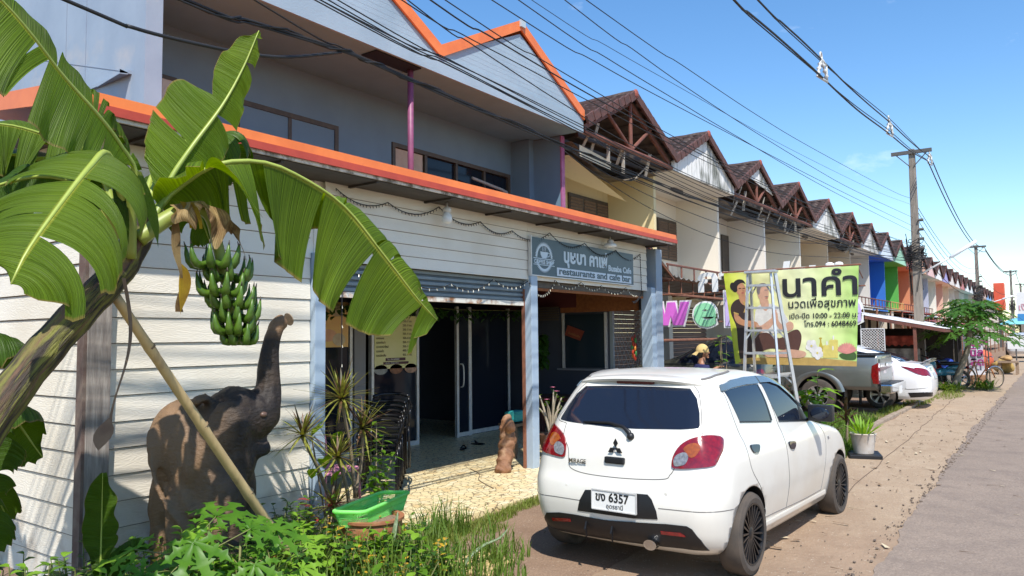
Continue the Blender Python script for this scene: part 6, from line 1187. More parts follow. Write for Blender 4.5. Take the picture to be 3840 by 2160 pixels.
def ringpts(C, n=4, f=.16):
    out = []
    for i in range(4):
        p, pv, nx = C[i], C[i-1], C[(i+1) % 4]; a_ = p+(pv-p).normalized()*.055; b_ = p+(nx-p).normalized()*.055
        out += [a_.lerp(p, k/n).lerp(p.lerp(b_, k/n), k/n) for k in range(n+1)]
    return out+[out[0]]
q = MB(); q.tube(ringpts(A4), .016, 6, False); rim = q.build('rim', M_tray, tr, True)
q = MB()
ra, rb = ringpts(A4), ringpts(B4)
for i in range(len(ra)-1):
    n = max(1, int((ra[i+1]-ra[i]).length/.0105))
    for k in range(n): q.tube([ra[i].lerp(ra[i+1], k/n), rb[i].lerp(rb[i+1], k/n)], .0036, 4, False)
for f_ in (.45, .92): q.tube([a_.lerp(b_, f_) for a_, b_ in zip(ra, rb)], .005, 5, False)
q.build('slatted_sides', M_tray, tr)
q = MB(); q.tube(rb, .008, 6, False)
for k in range(1, 26): q.tube([B4[0].lerp(B4[1], k/26), B4[3].lerp(B4[2], k/26)], .0035, 4, False)
for k in range(1, 6): q.tube([B4[0].lerp(B4[3], k/6), B4[1].lerp(B4[2], k/6)], .004, 4, False)
q.build('slatted_base', M_tray, tr)
# dragon plants
dc = thing('dragon_plant', 'spiky dragon plant with striped rosettes in front of the blue post', 'plant', (4.75, 5.2, 0)); rnd = random.Random(8)
M_dra = leafmat('dragon_leaf', (.14, .14, .032), (.30, .31, .06), 26, .25, .4); M_drb = leafmat('dragon_leaf_dark', (.05, .06, .022), (.16, .075, .04), 22, .2, .4)
HD = [((4.62, 5.22, 1.22), 64, .40, (4.86, 5.3, .3)), ((4.22, 5.25, .94), 50, .34, (4.6, 5.3, .25)), ((4.52, 5.15, .73), 50, .32, (4.75, 5.25, .2)), ((4.90, 5.25, .93), 44, .34, (4.85, 5.3, .3)), ((4.52, 5.2, .30), 40, .34, (4.5, 5.2, 0))]
for c, n, L_, b in HD:
    c = V(*c); q = MB(); q.tube(catmull([b, V(*b).lerp(c, .55)+V(.03, 0, -.03), c-V(0, 0, .02)], 5), [.017]*5+[.015]*6, 8); st_ = q.build('stem', M_twig, dc, True); q = MB()
    for i in range(n):
        a_ = i*2.4; e = lerp(1.35, -.55, i/n)+rnd.uniform(-.15, .15); L2 = L_*rnd.uniform(.75, 1.1); d = V(math.cos(a_)*math.cos(e), math.sin(a_)*math.cos(e), math.sin(e)); s = d.cross(V(0, 0, 1)).normalized()*.0115; dr = rnd.uniform(.05, .35)*L2; vs = []
        for t in (0, .25, .5, .75, 1): p = c+d*L2*t-V(0, 0, dr*t*t); k = (.8, 1, .85, .55, .05)[int(t*4)]; vs += [p-s*k, p+V(0, 0, -.002), p+s*k]
        q.mat(0 if i % 3 else 1); q.add(vs, [(3*j+g, 3*j+g+1, 3*j+g+4, 3*j+g+3) for j in range(4) for g in (0, 1)])
    q.build('leaf_rosette', [M_dra, M_drb], dc, True)
t = thing('leafy_shrub', 'bright green small-leaved shrub in front of the stacked chairs', 'plant', (5.2, 5.35, 0)); rnd = random.Random(31); mb, sb = MB(), MB()
for tx, ty, tz in ((5.22, 5.4, .95), (5.36, 5.45, .80), (5.05, 5.3, .68), (5.3, 5.4, .55), (5.38, 5.42, .36), (5.1, 5.3, .42), (5.5, 5.45, .62), (4.95, 5.25, .5)):
    a_ = V(5.12, 5.3, 0); b_ = V(tx, ty, tz); sb.tube([a_, a_.lerp(b_, .5)+V(.02, .02, .03), b_], [.011, .008, .004], 5)
    for i in range(16):
        p = a_.lerp(b_, .5+.5*i/15); g = i*2.4+tx; leaf(mb, p, (math.cos(g), math.sin(g), rnd.uniform(-.1, .5)), rnd.uniform(.08, .125), rnd.uniform(.035, .055), droop=.35)
mb.build('leaves', M_weed, t, True); sb.build('stems', M_twig, t, True)
t = thing('croton_plant', 'broad yellow-green leaved plant low behind the dragon plant', 'plant', (4.5, 5.35, 0)); mb = MB(); rnd = random.Random(6)
for p, L_, w_ in (((4.42, 5.38, .9), .26, .09), ((4.5, 5.3, .62), .24, .10), ((4.7, 5.4, .75), .3, .10), ((4.62, 5.35, .45), .25, .09), ((4.36, 5.3, .55), .22, .09), ((4.85, 5.4, .6), .3, .09)): 
    for k in range(2): leaf(mb, V(*p), (rnd.uniform(-.5, .5), -.4, rnd.uniform(.2, 1)), L_, w_, droop=.3)
mb.build('leaves', M_lime, t, True); q = MB()
for p in ((4.42, 5.38, .9), (4.7, 5.4, .75), (4.85, 5.4, .6)): q.tube([(4.6, 5.36, 0), p], .008, 5)
q.build('stems', M_twig, t)
t = thing('caladium_plant', 'little red and green leaved plant at the foot of the white boards', 'plant', (4.35, 5.2, 0)); mb = MB(); rnd = random.Random(2)
for i in range(16): a_ = i*2.4; mb.mat(i % 3 == 0); leaf(mb, V(4.35+.1*math.cos(a_), 5.15+.1*math.sin(a_), rnd.uniform(.15, .4)), (math.cos(a_), math.sin(a_), .4), .12, .06)
mb.build('leaves', [leafmat('red_leaf', (.36, .05, .05), (.25, .06, .05), 12, .3), M_weed], t, True)
# ---------------------------------------------------------------- chairs, driftwood and odds on the porch
M_pink = mat('pink_metal', (.70, .30, .42), (.62, .25, .37), 6, .45); M_blk = mat('black_chair_metal', (.016, .016, .018), rough=.25, metal=.4)
def pink_chair(x, y, rz, label):
    t = thing('garden_chair', label, 'chair', (0, 0, 0), 0, 'pink metal chairs'); q = MB()
    q.tube([(.21*math.cos(a_)*1.05, .2, .42+.53*max(0, math.sin(a_))) for a_ in [PI*i/16 for i in range(17)]], .016, 8)
    for i in range(-3, 4): q.tube([(i*.05, .2, .44), (i*.05, .205, .44+.50*math.cos(i*.33))], .006, 5)
    for i in range(5): q.tube([(-.1+.05*i+.035*math.cos(a_), .2, .80+.035*math.sin(a_)) for a_ in [2*PI*j/10 for j in range(11)]], .007, 5, False)
    q.build('backrest', M_pink, t, True); q = MB()
    for i in range(9): q.box((0, -.2+.05*i, .44), (.44, .028, .016))
    q.tube([(-.22, -.22, .44), (.22, -.22, .44), (.22, .2, .44), (-.22, .2, .44), (-.22, -.22, .44)], .012, 6); q.build('seat', M_pink, t, True, auto=40)
    for sx in (-1, 1):
        for sy in (-1, 1): q = MB(); q.tube([(sx*.2, sy*.19, .44), (sx*.22, sy*.22, 0)], .013, 8); q.build('leg', M_pink, t, True)
    t.location = (x, y, .05); t.rotation_euler = (0, 0, rz)
pink_chair(4.98, 5.80, R(12), 'pink metal garden chair with arched back behind the dragon plant')
def stack_chair():
    t = thing('stacking_chair', 'x', 'chair', (0, 0, 0), 0, 'stacked black chairs')
    q = MB(); q.tube(catmull([(-.20, .22, .74), (-.12, .27, .76), (0, .285, .765), (.12, .27, .76), (.20, .22, .74)], 5), .022, 8, squash=.9); q.build('backrest', M_blk, t, True)
    q = MB(); q.box((0, 0, .43), (.36, .36, .02)); q.build('seat', M_blk, t, bevel=.012)
    for sx in (-1, 1):
        q = MB(); q.tube(catmull([(sx*.20, .20, .73), (sx*.2, .19, .44), (sx*.21, .22, 0)], 5), .012, 7); q.build('leg', M_blk, t, True)
        q = MB(); q.tube(catmull([(sx*.20, -.19, .44), (sx*.21, -.22, 0)], 4), .012, 7); q.build('leg', M_blk, t, True)
        q = MB(); q.tube(catmull([(sx*.20, .21, .70), (sx*.235, .05, .64), (sx*.22, -.18, .62), (sx*.2, -.19, .45)], 5), .012, 7); q.build('armrest', M_blk, t, True)
    return t
s0 = stack_chair(); LB = ['bottom chair of the black stack by the glass door', 'second chair up in the black stack', 'third chair up in the black stack', 'fourth chair up in the black stack', 'fifth chair up in the black stack', 'top chair of the black stack, its chrome back highest']
for i in range(6):
    c = s0 if i == 0 else dup(s0); c['label'] = LB[i]; c.location = (6.02+.012*i+(.05 if i == 5 else 0), 6.18-.012*i, .05+.055*i+(.02 if i == 5 else 0)); c.rotation_euler = (0, 0, R(-52+(5 if i == 5 else 0)))
dw_ = thing('driftwood', 'knotty brown driftwood carving leaning on the second blue post', 'driftwood', (7.95, 5.85, .05)); q = MB()
P = catmull([(7.70, 5.80, .05), (7.80, 5.80, .13), (7.92, 5.84, .30), (7.97, 5.86, .50), (8.0, 5.88, .66), (8.05, 5.9, .72)], 5); N = len(P); q.tube(P, [.045+.06*math.sin(PI*min(1, (i+3)/(N+2)))+.012*math.sin(i*2.3) for i in range(N)], 12)
for p, r in (((7.9, 5.76, .6), .07), ((8.02, 5.8, .42), .06), ((7.86, 5.76, .25), .06), ((7.78, 5.74, .1), .07)): q.ball(p, r, 10)
o = q.build('driftwood_body', mat('driftwood_brown', (.27, .13, .065), (.16, .075, .04), 7, .75, c3=(.38, .24, .14), s3=5, bump=.01), dw_); md = o.modifiers.new('r', 'REMESH'); md.mode = 'VOXEL'; md.voxel_size = .013; o.modifiers.new('s', 'SMOOTH').iterations = 4
bpy.context.view_layer.update(); me = bpy.data.meshes.new_from_object(o.evaluated_get(bpy.context.evaluated_depsgraph_get())); o.modifiers.clear(); o.data = me
for v in me.vertices: v.co += v.normal*(noise.noise(v.co*16)*.016+noise.noise(v.co*40)*.006)
me.polygons.foreach_set('use_smooth', [True]*len(me.polygons))
q = MB(); q.tube(catmull([(7.73, 6.28, .058), (7.5, 5.95, .06), (7.2, 5.72, .058), (7.0, 5.45, .06), (6.88, 5.26, .058)], 5), [.004, .006]*10+[.008], 5); q.tube([(7.0, 5.45, .06), (6.86, 5.38, .06)], .003, 4); tag(q.build('twig', M_twig), 'thin dry twig lying on the sunny porch paving', 'twig')
for x, y, r_, lb in ((9.0, 7.45, .5, 'dark slipper on the shaded porch nearer the stacked chairs'), (9.55, 7.6, 1.9, 'dark slipper on the shaded porch by the sliding door')):
    t = thing('slipper', lb, 'slipper', (x, y, .05), r_, 'slippers on the porch'); q = MB(); q.ball((0, 0, .015), (.13, .05, .014), 12); q.build('sole', M_blk, t, True, True); q = MB(); q.tube(catmull([(.02, -.045, .02), (.05, 0, .06), (.02, .045, .02)], 5), .012, 6); q.build('strap', M_blk, t, True, True)
t = thing('desert_rose', 'potted desert rose with pink flowers beside the rear left of the hatchback', 'plant', (9.15, 5.95, .05)); q = MB(); q.lathe([(.12, 0), (.17, .25), (.18, .32), (.15, .32), (.14, .25)], (9.15, 5.95, .05), 20); q.build('pot', mat('brown_pot', (.16, .08, .05), (.1, .05, .035), 6, .6), t, True, auto=40); q = MB(); mb = MB(); fl = MB(); rnd = random.Random(4)
for i in range(9):
    a_ = i*2.4; b_ = V(9.15+.17*math.cos(a_), 5.95+.17*math.sin(a_), .70+.035*i); q.tube(catmull([(9.15, 5.95, .3), V(9.15, 5.95, .45).lerp(b_, .5)+V(.03*math.cos(a_*2), 0, .02), b_], 4), [.028, .024, .021, .019, .017, .015, .013, .011, .009], 6)
    for k in range(7): g = k*.9+i; leaf(mb, b_-V(0, 0, .01*k), (math.cos(g), math.sin(g), .5), .06, .024)
    if i in (3, 7, 8):
        for k in range(5): g = k*1.256; leaf(fl, b_+V(0, 0, .03), (math.cos(g), math.sin(g), .5), .05, .035)
q.build('stems', mat('pale_bark', (.42, .36, .28), (.32, .27, .2), 9, .8), t, True); mb.build('leaves', M_weed, t, True); fl.build('flowers', mat('pink_petal', (.75, .22, .38), rough=.5), t, True)
def ivy(name, pts, label, seed, n, spread, m, s=.09):
    t = thing(name, label, 'plant', pts[0]); rnd = random.Random(seed); q = MB(); q.tube(pts, .006, 5); q.build('vine_stem', M_stem, t); mb = MB()
    for i in range(n):
        k = rnd.uniform(0, len(pts)-1.01); p = V(*pts[int(k)]).lerp(V(*pts[int(k)+1]), k % 1)+V(rnd.uniform(-.06, .06), rnd.uniform(-.05, .05), -rnd.random()**1.5*spread); a_ = rnd.uniform(0, 6.28); leaf(mb, p, (math.cos(a_), math.sin(a_), rnd.uniform(-1, .2)), s*rnd.uniform(.7, 1.2), s*.75, droop=.4)
    mb.build('vine_leaves', m, t, True)
ivy('ivy_garland', [(5.6, 8.3, 2.26), (7, 8.3, 2.22), (8.5, 8.3, 2.25), (10, 8.3, 2.22), (11.8, 8.3, 2.24)], 'dark ivy garland hung along the top of the shaded glass doors', 12, 330, .16, M_weedd)
ivy('hanging_fern', [(11.6, 7.7, 1.8), (11.6, 7.7, 1.75)], 'drooping fern hanging in the dark dining corner', 13, 110, .55, M_weedd, .12)
# posters behind the glass
t = thing('massage_poster', 'orange and yellow massage poster on the left glass panel', 'poster', (7.28, 8.45, 1.9)); q = MB(); q.b2((6.92, 8.445, 1.63), (7.60, 8.455, 2.28)); q.build('poster_sheet', mat('poster_warm', (.78, .42, .18), (.82, .58, .2), 2, .5), t)
q = MB(); rnd = random.Random(5); E = lambda cx, cz, rx, rz, k=0: q.prism([(cx+rx*math.cos(2*PI*i/18), 8.44-k, cz+rz*math.sin(2*PI*i/18)) for i in range(18)], (0, .004, 0))
E(7.05, 1.85, .12, .17); E(7.22, 1.80, .16, .09, .001); q.build('poster_shapes', mat('poster_skin', (.80, .46, .30), (.70, .36, .22), 5, .5), t); q = MB(); E(7.42, 1.74, .12, .09, .002); E(7.38, 2.16, .13, .09, .002); q.build('poster_flower', mat('poster_pale', (.62, .52, .36), (.5, .36, .24), 6, .5), t)
mn = thing('price_menu', 'yellow-green massage price list on the glass beside the open door', 'poster', (8.58, 8.43, 1.7)); q = MB(); q.b2((8.12, 8.44, 1.28), (9.04, 8.45, 2.1)); q.build('menu_sheet', mat('menu_yellow', (.66, .64, .26), (.74, .70, .36), 2, .5), mn)
M_mi = mat('menu_ink', (.05, .03, .03), rough=.6)
for i, (a_, b_) in enumerate((('นวดไทย', '250.-/1 ชม.'), ('นวดเท้า', '250.-/1 ชม.'), ('นวดสปาบาล์ม', '350.-/1 ชม.'), ('นวดไทยออย', '350.-/1 ชม.'), ('นวดออย', '350.-/1 ชม.'), ('นวดอโรม่า', '350.-/1 ชม.'), ('นวดคอบ่าไหล่', '350.-/1 ชม.'), ('นวดแก้ว', '400.-/1 ชม.'), ('นวดจับเส้น', '450.-/1 ชม.'))):
    z = 2.0-.066*i; text('menu_line', a_, .048, M_mi, mn, (8.15, 8.436, z), (1, 0, 0), (0, 0, 1), .001); text('menu_price', b_, .048, M_mi, mn, (8.72, 8.436, z), (1, 0, 0), (0, 0, 1), .001)
q = MB(); q.b2((8.35, 8.435, 1.40), (8.78, 8.44, 1.445)); q.b2((8.3, 8.435, 1.345), (8.85, 8.44, 1.385)); q.build('menu_strip', mat('menu_maroon', (.09, .03, .04), rough=.5), mn); text('menu_phone', 'โทร. 094 6048469', .036, M_plate, mn, (8.38, 8.432, 1.412), (1, 0, 0), (0, 0, 1), .001); text('menu_hours', 'เปิด-ปิด : 10:00-22:00 น.', .03, M_plate, mn, (8.34, 8.432, 1.355), (1, 0, 0), (0, 0, 1), .001)
for i, c in enumerate(((.42, .42, .40), (.33, .14, .07), (.50, .30, .2))): q = MB(); E(8.25+.33*i, 1.27, .14, .075, -.0); q.build('menu_picture', mat('menu_pic_%d' % i, c, tuple(v*.5 for v in c), 14, .5), mn)
t = thing('striped_lantern', 'black and cream striped hanging lantern above the glass panels', 'lamp', (7.75, 8.2, 2.2)); q = MB()
for i in range(14): a_ = 2*PI*i/14; q.tube([(7.75+r*math.cos(a_), 8.2+r*math.sin(a_), z) for r, z in ((.10, 2.42), (.17, 2.3), (.20, 2.16))], .012, 5)
q.build('lantern_ribs', M_blk, t); q = MB(); q.lathe([(.08, 2.42), (.15, 2.3), (.18, 2.17)], (7.75, 8.2, 0), 20); q.build('lantern_shade', mat('lantern_cream', (.5, .4, .28), rough=.8), t, True)
t = thing('red_notice', 'tilted dark red notice hanging on the inner window of the dining corner', 'sign', (12.12, 7.35, 1.8)); q = MB(); q.prism([(12.10, 7.47, 1.955), (12.10, 7.12, 1.84), (12.10, 7.21, 1.665), (12.10, 7.54, 1.775)], (.012, 0, 0)); q.build('notice_board', mat('notice_red', (.20, .035, .02), (.26, .06, .03), 5, .6), t)
text('notice_text', 'ยินดีต้อนรับ', .055, mat('notice_gold', (.42, .22, .07), rough=.5), t, (12.095, 7.46, 1.80), (0, -1, -.33), (0, -.33, 1), .001)
t = thing('string_of_chillies', 'green and red bird-shaped string ornament beside the end pier', 'ornament', (12.0, 6.05, 1.9)); q = MB()
for i in range(14): a_ = i*2.4; z = 1.72-.028*i; q.mat((0, 0, 1, 2)[i % 4]); q.ball((11.98+.03*math.cos(a_), 6.05+.03*math.sin(a_), z), (.022, .022, .05), 8)
q.build('ornament_beads', [mat('ornament_red', (.55, .06, .03), rough=.5), mat('ornament_green', (.08, .35, .1), rough=.5), mat('ornament_orange', (.7, .25, .04), rough=.5)], t, True); q = MB(); q.tube([(11.98, 6.05, 1.95), (11.98, 6.05, 1.7)], .004, 4); q.build('ornament_cord', M_wire, t)
t = thing('lattice_frame', 'small pink and white lattice frame seen past the second blue post', 'frame', (8.75, 5.95, .8)); q = MB()
for i in range(4): q.b2((8.62, 6.0, .75+.075*i), (8.80, 6.02, .77+.075*i))
for x in (8.62, 8.70, 8.78): q.b2((x, 6.0, .75), (x+.015, 6.02, .99))
q.build('frame_bars', M_plate, t); q = MB(); q.b2((8.62, 6.02, .75), (8.80, 6.025, .99)); q.build('frame_back', mat('hot_pink', (.65, .10, .40), rough=.5), t)
q = MB(); q.box((8.9, 6.4, .62), (.28, .2, .16)); tag(q.build('cushion', mat('teal_fabric', (.02, .26, .26), rough=.8), bevel=.05), 'teal cushion beside the second blue post', 'cushion')
t = thing('side_stool', 'dark low stool carrying the teal cushion beside the second blue post', 'stool', (8.9, 6.4, .05)); q = MB(); q.box((8.9, 6.4, .51), (.4, .3, .04)); q.build('stool_top', M_frame, t)
for sx in (-1, 1):
    for sy in (-1, 1): q = MB(); q.box((8.9+sx*.16, 6.4+sy*.11, .27), (.04, .04, .44)); q.build('leg', M_frame, t)

# ---------------------------------------------------------------- banner, ladder, welcome letters
bn = thing('massage_banner', 'lime green massage banner with a printed couple, hung across the parking bay', 'banner', (11.32, 3.2, 0))
BQ = [(4.166, 2.683), (2.244, 2.682), (2.322, 1.291), (4.022, 1.309)]
def bp(u, v, k=0):
    t0, t1, t2, t3 = [Vector(q) for q in BQ]; q = t0.lerp(t1, u).lerp(t3.lerp(t2, u), v); return Vector((11.30-.0007*k+.003*math.sin(u*7)*math.sin(PI*v), q.x, q.y))
m, n, L, b = nodes_of('banner_print'); tc = n.new('ShaderNodeTexCoord'); sp = n.new('ShaderNodeSeparateXYZ'); L(tc.outputs['UV'], sp.inputs[0]); cr = n.new('ShaderNodeValToRGB'); e = cr.color_ramp.elements
e[0].color = (.50, .56, .045, 1); e[1].color = (.40, .62, .16, 1); el_ = e.new(.10); el_.color = (.58, .60, .10, 1); el_ = e.new(.28); el_.color = (.72, .70, .34, 1); el_ = e.new(.6); el_.color = (.72, .74, .42, 1); el_ = e.new(.85); el_.color = (.60, .72, .28, 1)
L(sp.outputs[0], cr.inputs[0]); L(cr.outputs[0], b.inputs['Base Color']); b.inputs['Roughness'].default_value = .45; M_bprint = m; nb_ = n.new('ShaderNodeTexNoise'); nb_.inputs['Scale'].default_value = 2.2; nb_.inputs['Detail'].default_value = 2; L(tc.outputs['Object'], nb_.inputs['Vector']); bu = n.new('ShaderNodeBump'); bu.inputs['Distance'].default_value = .12; bu.inputs['Strength'].default_value = .6; L(nb_.outputs['Fac'], bu.inputs['Height']); L(bu.outputs[0], b.inputs['Normal'])
q = MB(); q.grid(lambda u, v: bp(u, v), 24, 12); q.grid(lambda u, v: bp(u, v)+V(.004, 0, 0), 24, 12); q.build('banner_sheet', M_bprint, bn, True)
PC = {'hair': (.022, .015, .014), 'skin': (.52, .25, .13), 'skin2': (.62, .36, .25), 'brown': (.045, .026, .022), 'shirt': (.72, .70, .66), 'pants': (.10, .045, .035), 'gold': (.55, .36, .10), 'tan': (.50, .33, .10), 'orchid': (.78, .75, .72), 'candle': (.72, .60, .16), 'oil': (.55, .42, .05), 'lotus': (.72, .28, .24), 'ink': (.018, .018, .022), 'grey': (.20, .17, .16), 'green': (.06, .12, .03), 'lip': (.40, .09, .08), 'skind': (.40, .18, .10)}
PM = {k: mat('print_'+k, v, tuple(x*.82 for x in v), 16, .5) for k, v in PC.items()}; keys = list(PC); pic = MB()
def shp(c, pts, k, sm=4):
    pts = smooth_outline(pts, sm) if sm else pts; P = [bp(u, v, k) for u, v in pts]; pic.mat(keys.index(c)); pic.add(P, [tuple(range(len(P)))])
def ell(c, u, v, ru, rv, k, a=0): shp(c, [(u+ru*math.cos(t)*math.cos(a)-rv*math.sin(t)*math.sin(a)*.7, v+rv*math.sin(t)*math.cos(a)+ru*math.cos(t)*math.sin(a)*1.3) for t in [2*PI*i/20 for i in range(20)]], k, 0)
shp('tan', [(.03, .985), (.2, .93), (.45, .915), (.7, .92), (1, .95), (1, 1), (.03, 1)], 1, 0)
shp('brown', [(.075, .30), (.135, .29), (.175, .34), (.20, .42), (.19, .52), (.165, .60), (.17, .75), (.19, .93), (.06, .97), (.045, .8), (.05, .6), (.02, .45), (.03, .36)], 2)
shp('skin', [(.105, .22), (.15, .22), (.155, .31), (.135, .36), (.105, .31)], 3); ell('skin', .125, .185, .040, .075, 4); shp('hair', [(.062, .16), (.075, .105), (.11, .075), (.15, .085), (.168, .13), (.150, .115), (.125, .12), (.10, .15), (.095, .20), (.075, .215), (.055, .19)], 5); ell('hair', .064, .15, .024, .045, 5)
for u_ in (.118, .150): ell('hair', u_, .175, .012, .004, 6)
ell('lip', .138, .225, .013, .006, 6); ell('skind', .142, .20, .005, .014, 6)
shp('skin', [(.045, .45), (.08, .47), (.12, .52), (.20, .535), (.235, .56), (.23, .60), (.17, .60), (.09, .575), (.05, .53)], 6); shp('gold', [(.045, .43), (.085, .45), (.082, .465), (.042, .445)], 7, 0); shp('gold', [(.05, .945), (.19, .925), (.20, .95), (.06, .99)], 3, 0)
shp('gold', [(.13, .32), (.145, .32), (.155, .38), (.135, .44), (.125, .44), (.145, .38)], 5, 0)
shp('shirt', [(.235, .40), (.27, .36), (.32, .35), (.37, .36), (.42, .40), (.46, .47), (.49, .57), (.46, .60), (.43, .55), (.42, .66), (.25, .66), (.24, .60), (.21, .58), (.215, .48)], 5)
shp('skin2', [(.27, .30), (.33, .30), (.335, .38), (.31, .43), (.28, .39)], 6); ell('skin2', .30, .235, .045, .095, 7); shp('grey', [(.252, .21), (.26, .155), (.29, .13), (.325, .135), (.343, .17), (.32, .165), (.285, .18), (.272, .24), (.262, .25)], 8)
ell('lip', .325, .29, .014, .005, 8); ell('grey', .325, .275, .016, .004, 9); ell('grey', .325, .205, .014, .004, 8)
shp('pants', [(.20, .70), (.30, .66), (.40, .72), (.48, .66), (.55, .63), (.58, .70), (.56, .82), (.53, .86), (.42, .84), (.32, .83), (.22, .87), (.17, .84)], 6)
shp('skin2', [(.225, .56), (.26, .585), (.36, .50), (.375, .52), (.34, .60), (.26, .66), (.22, .64)], 9); shp('skin2', [(.375, .46), (.40, .45), (.405, .53), (.44, .58), (.49, .545), (.52, .57), (.51, .63), (.43, .65), (.385, .57)], 9); shp('skin2', [(.355, .47), (.385, .42), (.395, .43), (.385, .55), (.36, .57)], 10)
shp('skin2', [(.44, .84), (.52, .84), (.60, .86), (.605, .90), (.55, .925), (.42, .92), (.30, .92), (.25, .90), (.32, .88)], 8)
for u_, v_ in ((.655, .80), (.70, .87)):
    for i in range(5): a_ = i*1.256+.3; ell('orchid', u_+.026*math.cos(a_), v_+.038*math.sin(a_), .022, .032, 5+i)
    ell('candle', u_, v_, .008, .012, 11)
shp('oil', [(.722, .72), (.732, .72), (.733, .76), (.748, .83), (.748, .86), (.708, .86), (.708, .83), (.722, .76)], 4, 0); ell('oil', .727, .72, .012, .007, 5)
for u_, v0, w_ in ((.775, .80, .032), (.825, .745, .034), (.82, .85, .032)): shp('candle', [(u_-w_, v0), (u_+w_, v0), (u_+w_, .92), (u_-w_, .92)], 6, 0); ell('candle', u_, v0, w_, .012, 7); ell('orchid', u_, v0-.03, .006, .024, 7)
shp('green', [(.87, .88), (.98, .86), (.99, .93), (.90, .93)], 5)
for i in range(11): a_ = lerp(-2.8, -.35, i/10); ell('lotus', .925+.035*math.cos(a_), .87+.05*math.sin(a_), .045, .014, 6+i % 3, a_)
pic.build('printed_picture', [PM[k] for k in keys], bn)
BR_ = (0, -1, -.0); dx_ = V(11.285, 0, 0)
def btext(nm, s, size, u, v, bold=0, sx=1, m_=PM['ink']): p = bp(u, v, 8); text(nm, s, size, m_, bn, (11.2895, p.y, p.z), (0, -1, 0), (0, 0, 1), .001, bold=bold, fit=sx*1.88)
btext('banner_title', 'นาคำ', .46, .435, .285, .008, .54); btext('banner_subtitle', 'นวดเพื่อสุขภาพ', .165, .485, .405, .001, .485); btext('banner_hours', 'เปิด-ปิด 10:00 - 22:00 น.', .10, .49, .515, .001, .49); btext('banner_phone', 'โทร.094 : 6048469', .105, .605, .60, .001, .37)
q = MB(); q.tube([(11.33, 4.2, 2.70), (11.33, 2.22, 2.70)], .012, 6); q.build('top_rail', M_rust, bn)
for y in (4.15, 2.28): q = MB(); q.tube([(11.33, y, 2.70), (13.0, y+(.3 if y > 3 else .25), 2.62)], .009, 5); q.build('stay_rod', M_rust, bn)
ld = thing('step_ladder', 'tall aluminium step ladder standing open in front of the banner', 'ladder', (10.75, 3.4, 0)); M_lad = mat('ladder_aluminium', (.60, .61, .62), (.5, .51, .52), 9, .35, metal=.55)
FA = ((10.8, 3.62, 2.62), (10.4, 3.66, 0)), ((10.8, 3.30, 2.61), (10.4, 3.06, 0)); FB = ((10.84, 3.60, 2.62), (11.14, 3.66, 0)), ((10.84, 3.25, 2.61), (11.14, 2.98, 0))
for nm, (A_, B_) in (('front_frame', FA), ('rear_frame', FB)):
    q = MB(); A0, A1, B0, B1 = V(*A_[0]), V(*A_[1]), V(*B_[0]), V(*B_[1]); q.bar(A0, A1, .028, .045); q.bar(B0, B1, .028, .045)
    for i in range(8):
        t = (i+.55)/8.2; q.bar(A0.lerp(A1, t), B0.lerp(B1, t), .07 if nm[0] == 'f' else .03, .03)
        if i % 2 == 0:
            a_, b_ = A0.lerp(A1, t), B0.lerp(B1, t); q.bar(a_.lerp(b_, .22), A0.lerp(A1, t+.05), .012, .02); q.bar(a_.lerp(b_, .78), B0.lerp(B1, t+.05), .012, .02)
    q.build(nm, M_lad, ld)
q = MB(); q.box((10.82, 3.44, 2.635), (.16, .44, .035)); q.build('top_cap', M_lad, ld, bevel=.006)
q = MB(); q.bar((10.58, 3.64, 1.2), (11.0, 3.63, 1.2), .015, .03); q.build('spreader', M_lad, ld); q = MB(); q.bar((10.58, 3.17, 1.2), (11.0, 3.12, 1.2), .015, .03); q.build('spreader', M_lad, ld)
sgn = thing('welcome_sign', 'colourful welcome letters with white outlines fixed on the rusty frame', 'sign', (12.58, 4.2, 1.9))
WL = [('w', 6.22, (.66, .15, .62)), ('e', 5.36, (.26, .62, .36)), ('l', 4.80, (.52, .42, .72)), ('c', 4.40, (.70, .35, .15)), ('o', 3.95, (.2, .45, .7)), ('m', 3.47, (.7, .6, .15)), ('e', 2.98, (.52, .42, .72))]
M_wht = mat('white_sign_board', (.78, .78, .77), rough=.45)
WP = [(0, 1), (.30, 1), (.365, .46), (.44, 1), (.64, 1), (.70, .46), (.78, 1), (1, 1), (.84, 0), (.585, 0), (.525, .44), (.455, 0), (.165, 0)]
def grow(P, g):
    out = []; N = len(P)
    for k in range(N):
        a, b, c = Vector(P[k-1]), Vector(P[k]), Vector(P[(k+1) % N]); n1 = Vector((-(b-a).y, (b-a).x)).normalized(); n2 = Vector((-(c-b).y, (c-b).x)).normalized(); m_ = (n1+n2); out.append(b+m_/max(.6, m_.dot(n1))*g)
    return out
for ch, y, c in WL:
    mf = mat('letter_%d%d%d' % tuple(int(v*99) for v in c), c, tuple(min(1, v*1.25) for v in c), 2, .45)
    if ch == 'w':
        W2 = [(p[0]*.76, p[1]*.42) for p in WP]; q = MB(); q.prism([(13.0, y-.02-p.x, 1.93+p.y) for p in grow(W2, .028)], (.024, 0, 0)); o1 = q.build('letter_back', M_wht, sgn)
        q = MB(); q.prism([(12.985, y-.02-p[0], 1.93+p[1]) for p in W2], (.012, 0, 0)); q.build('letter_face', mf, o1); continue
    o1 = text('letter_back', ch, .80, M_wht, sgn, (13.0, y, 1.925), (0, -1, 0), (0, 0, 1), .012, bold=.06, sx=1.24 if ch == 'm' else 1.08)
    text('letter_face', ch, .80, mf, o1, (12.98, y, 1.925), (0, -1, 0), (0, 0, 1), .006, bold=.026, sx=1.24 if ch == 'm' else 1.08)
t = thing('coffee_letters', 'row of white cut-out Thai letters standing above the massage banner', 'sign', (12.62, 3.9, 2.5))
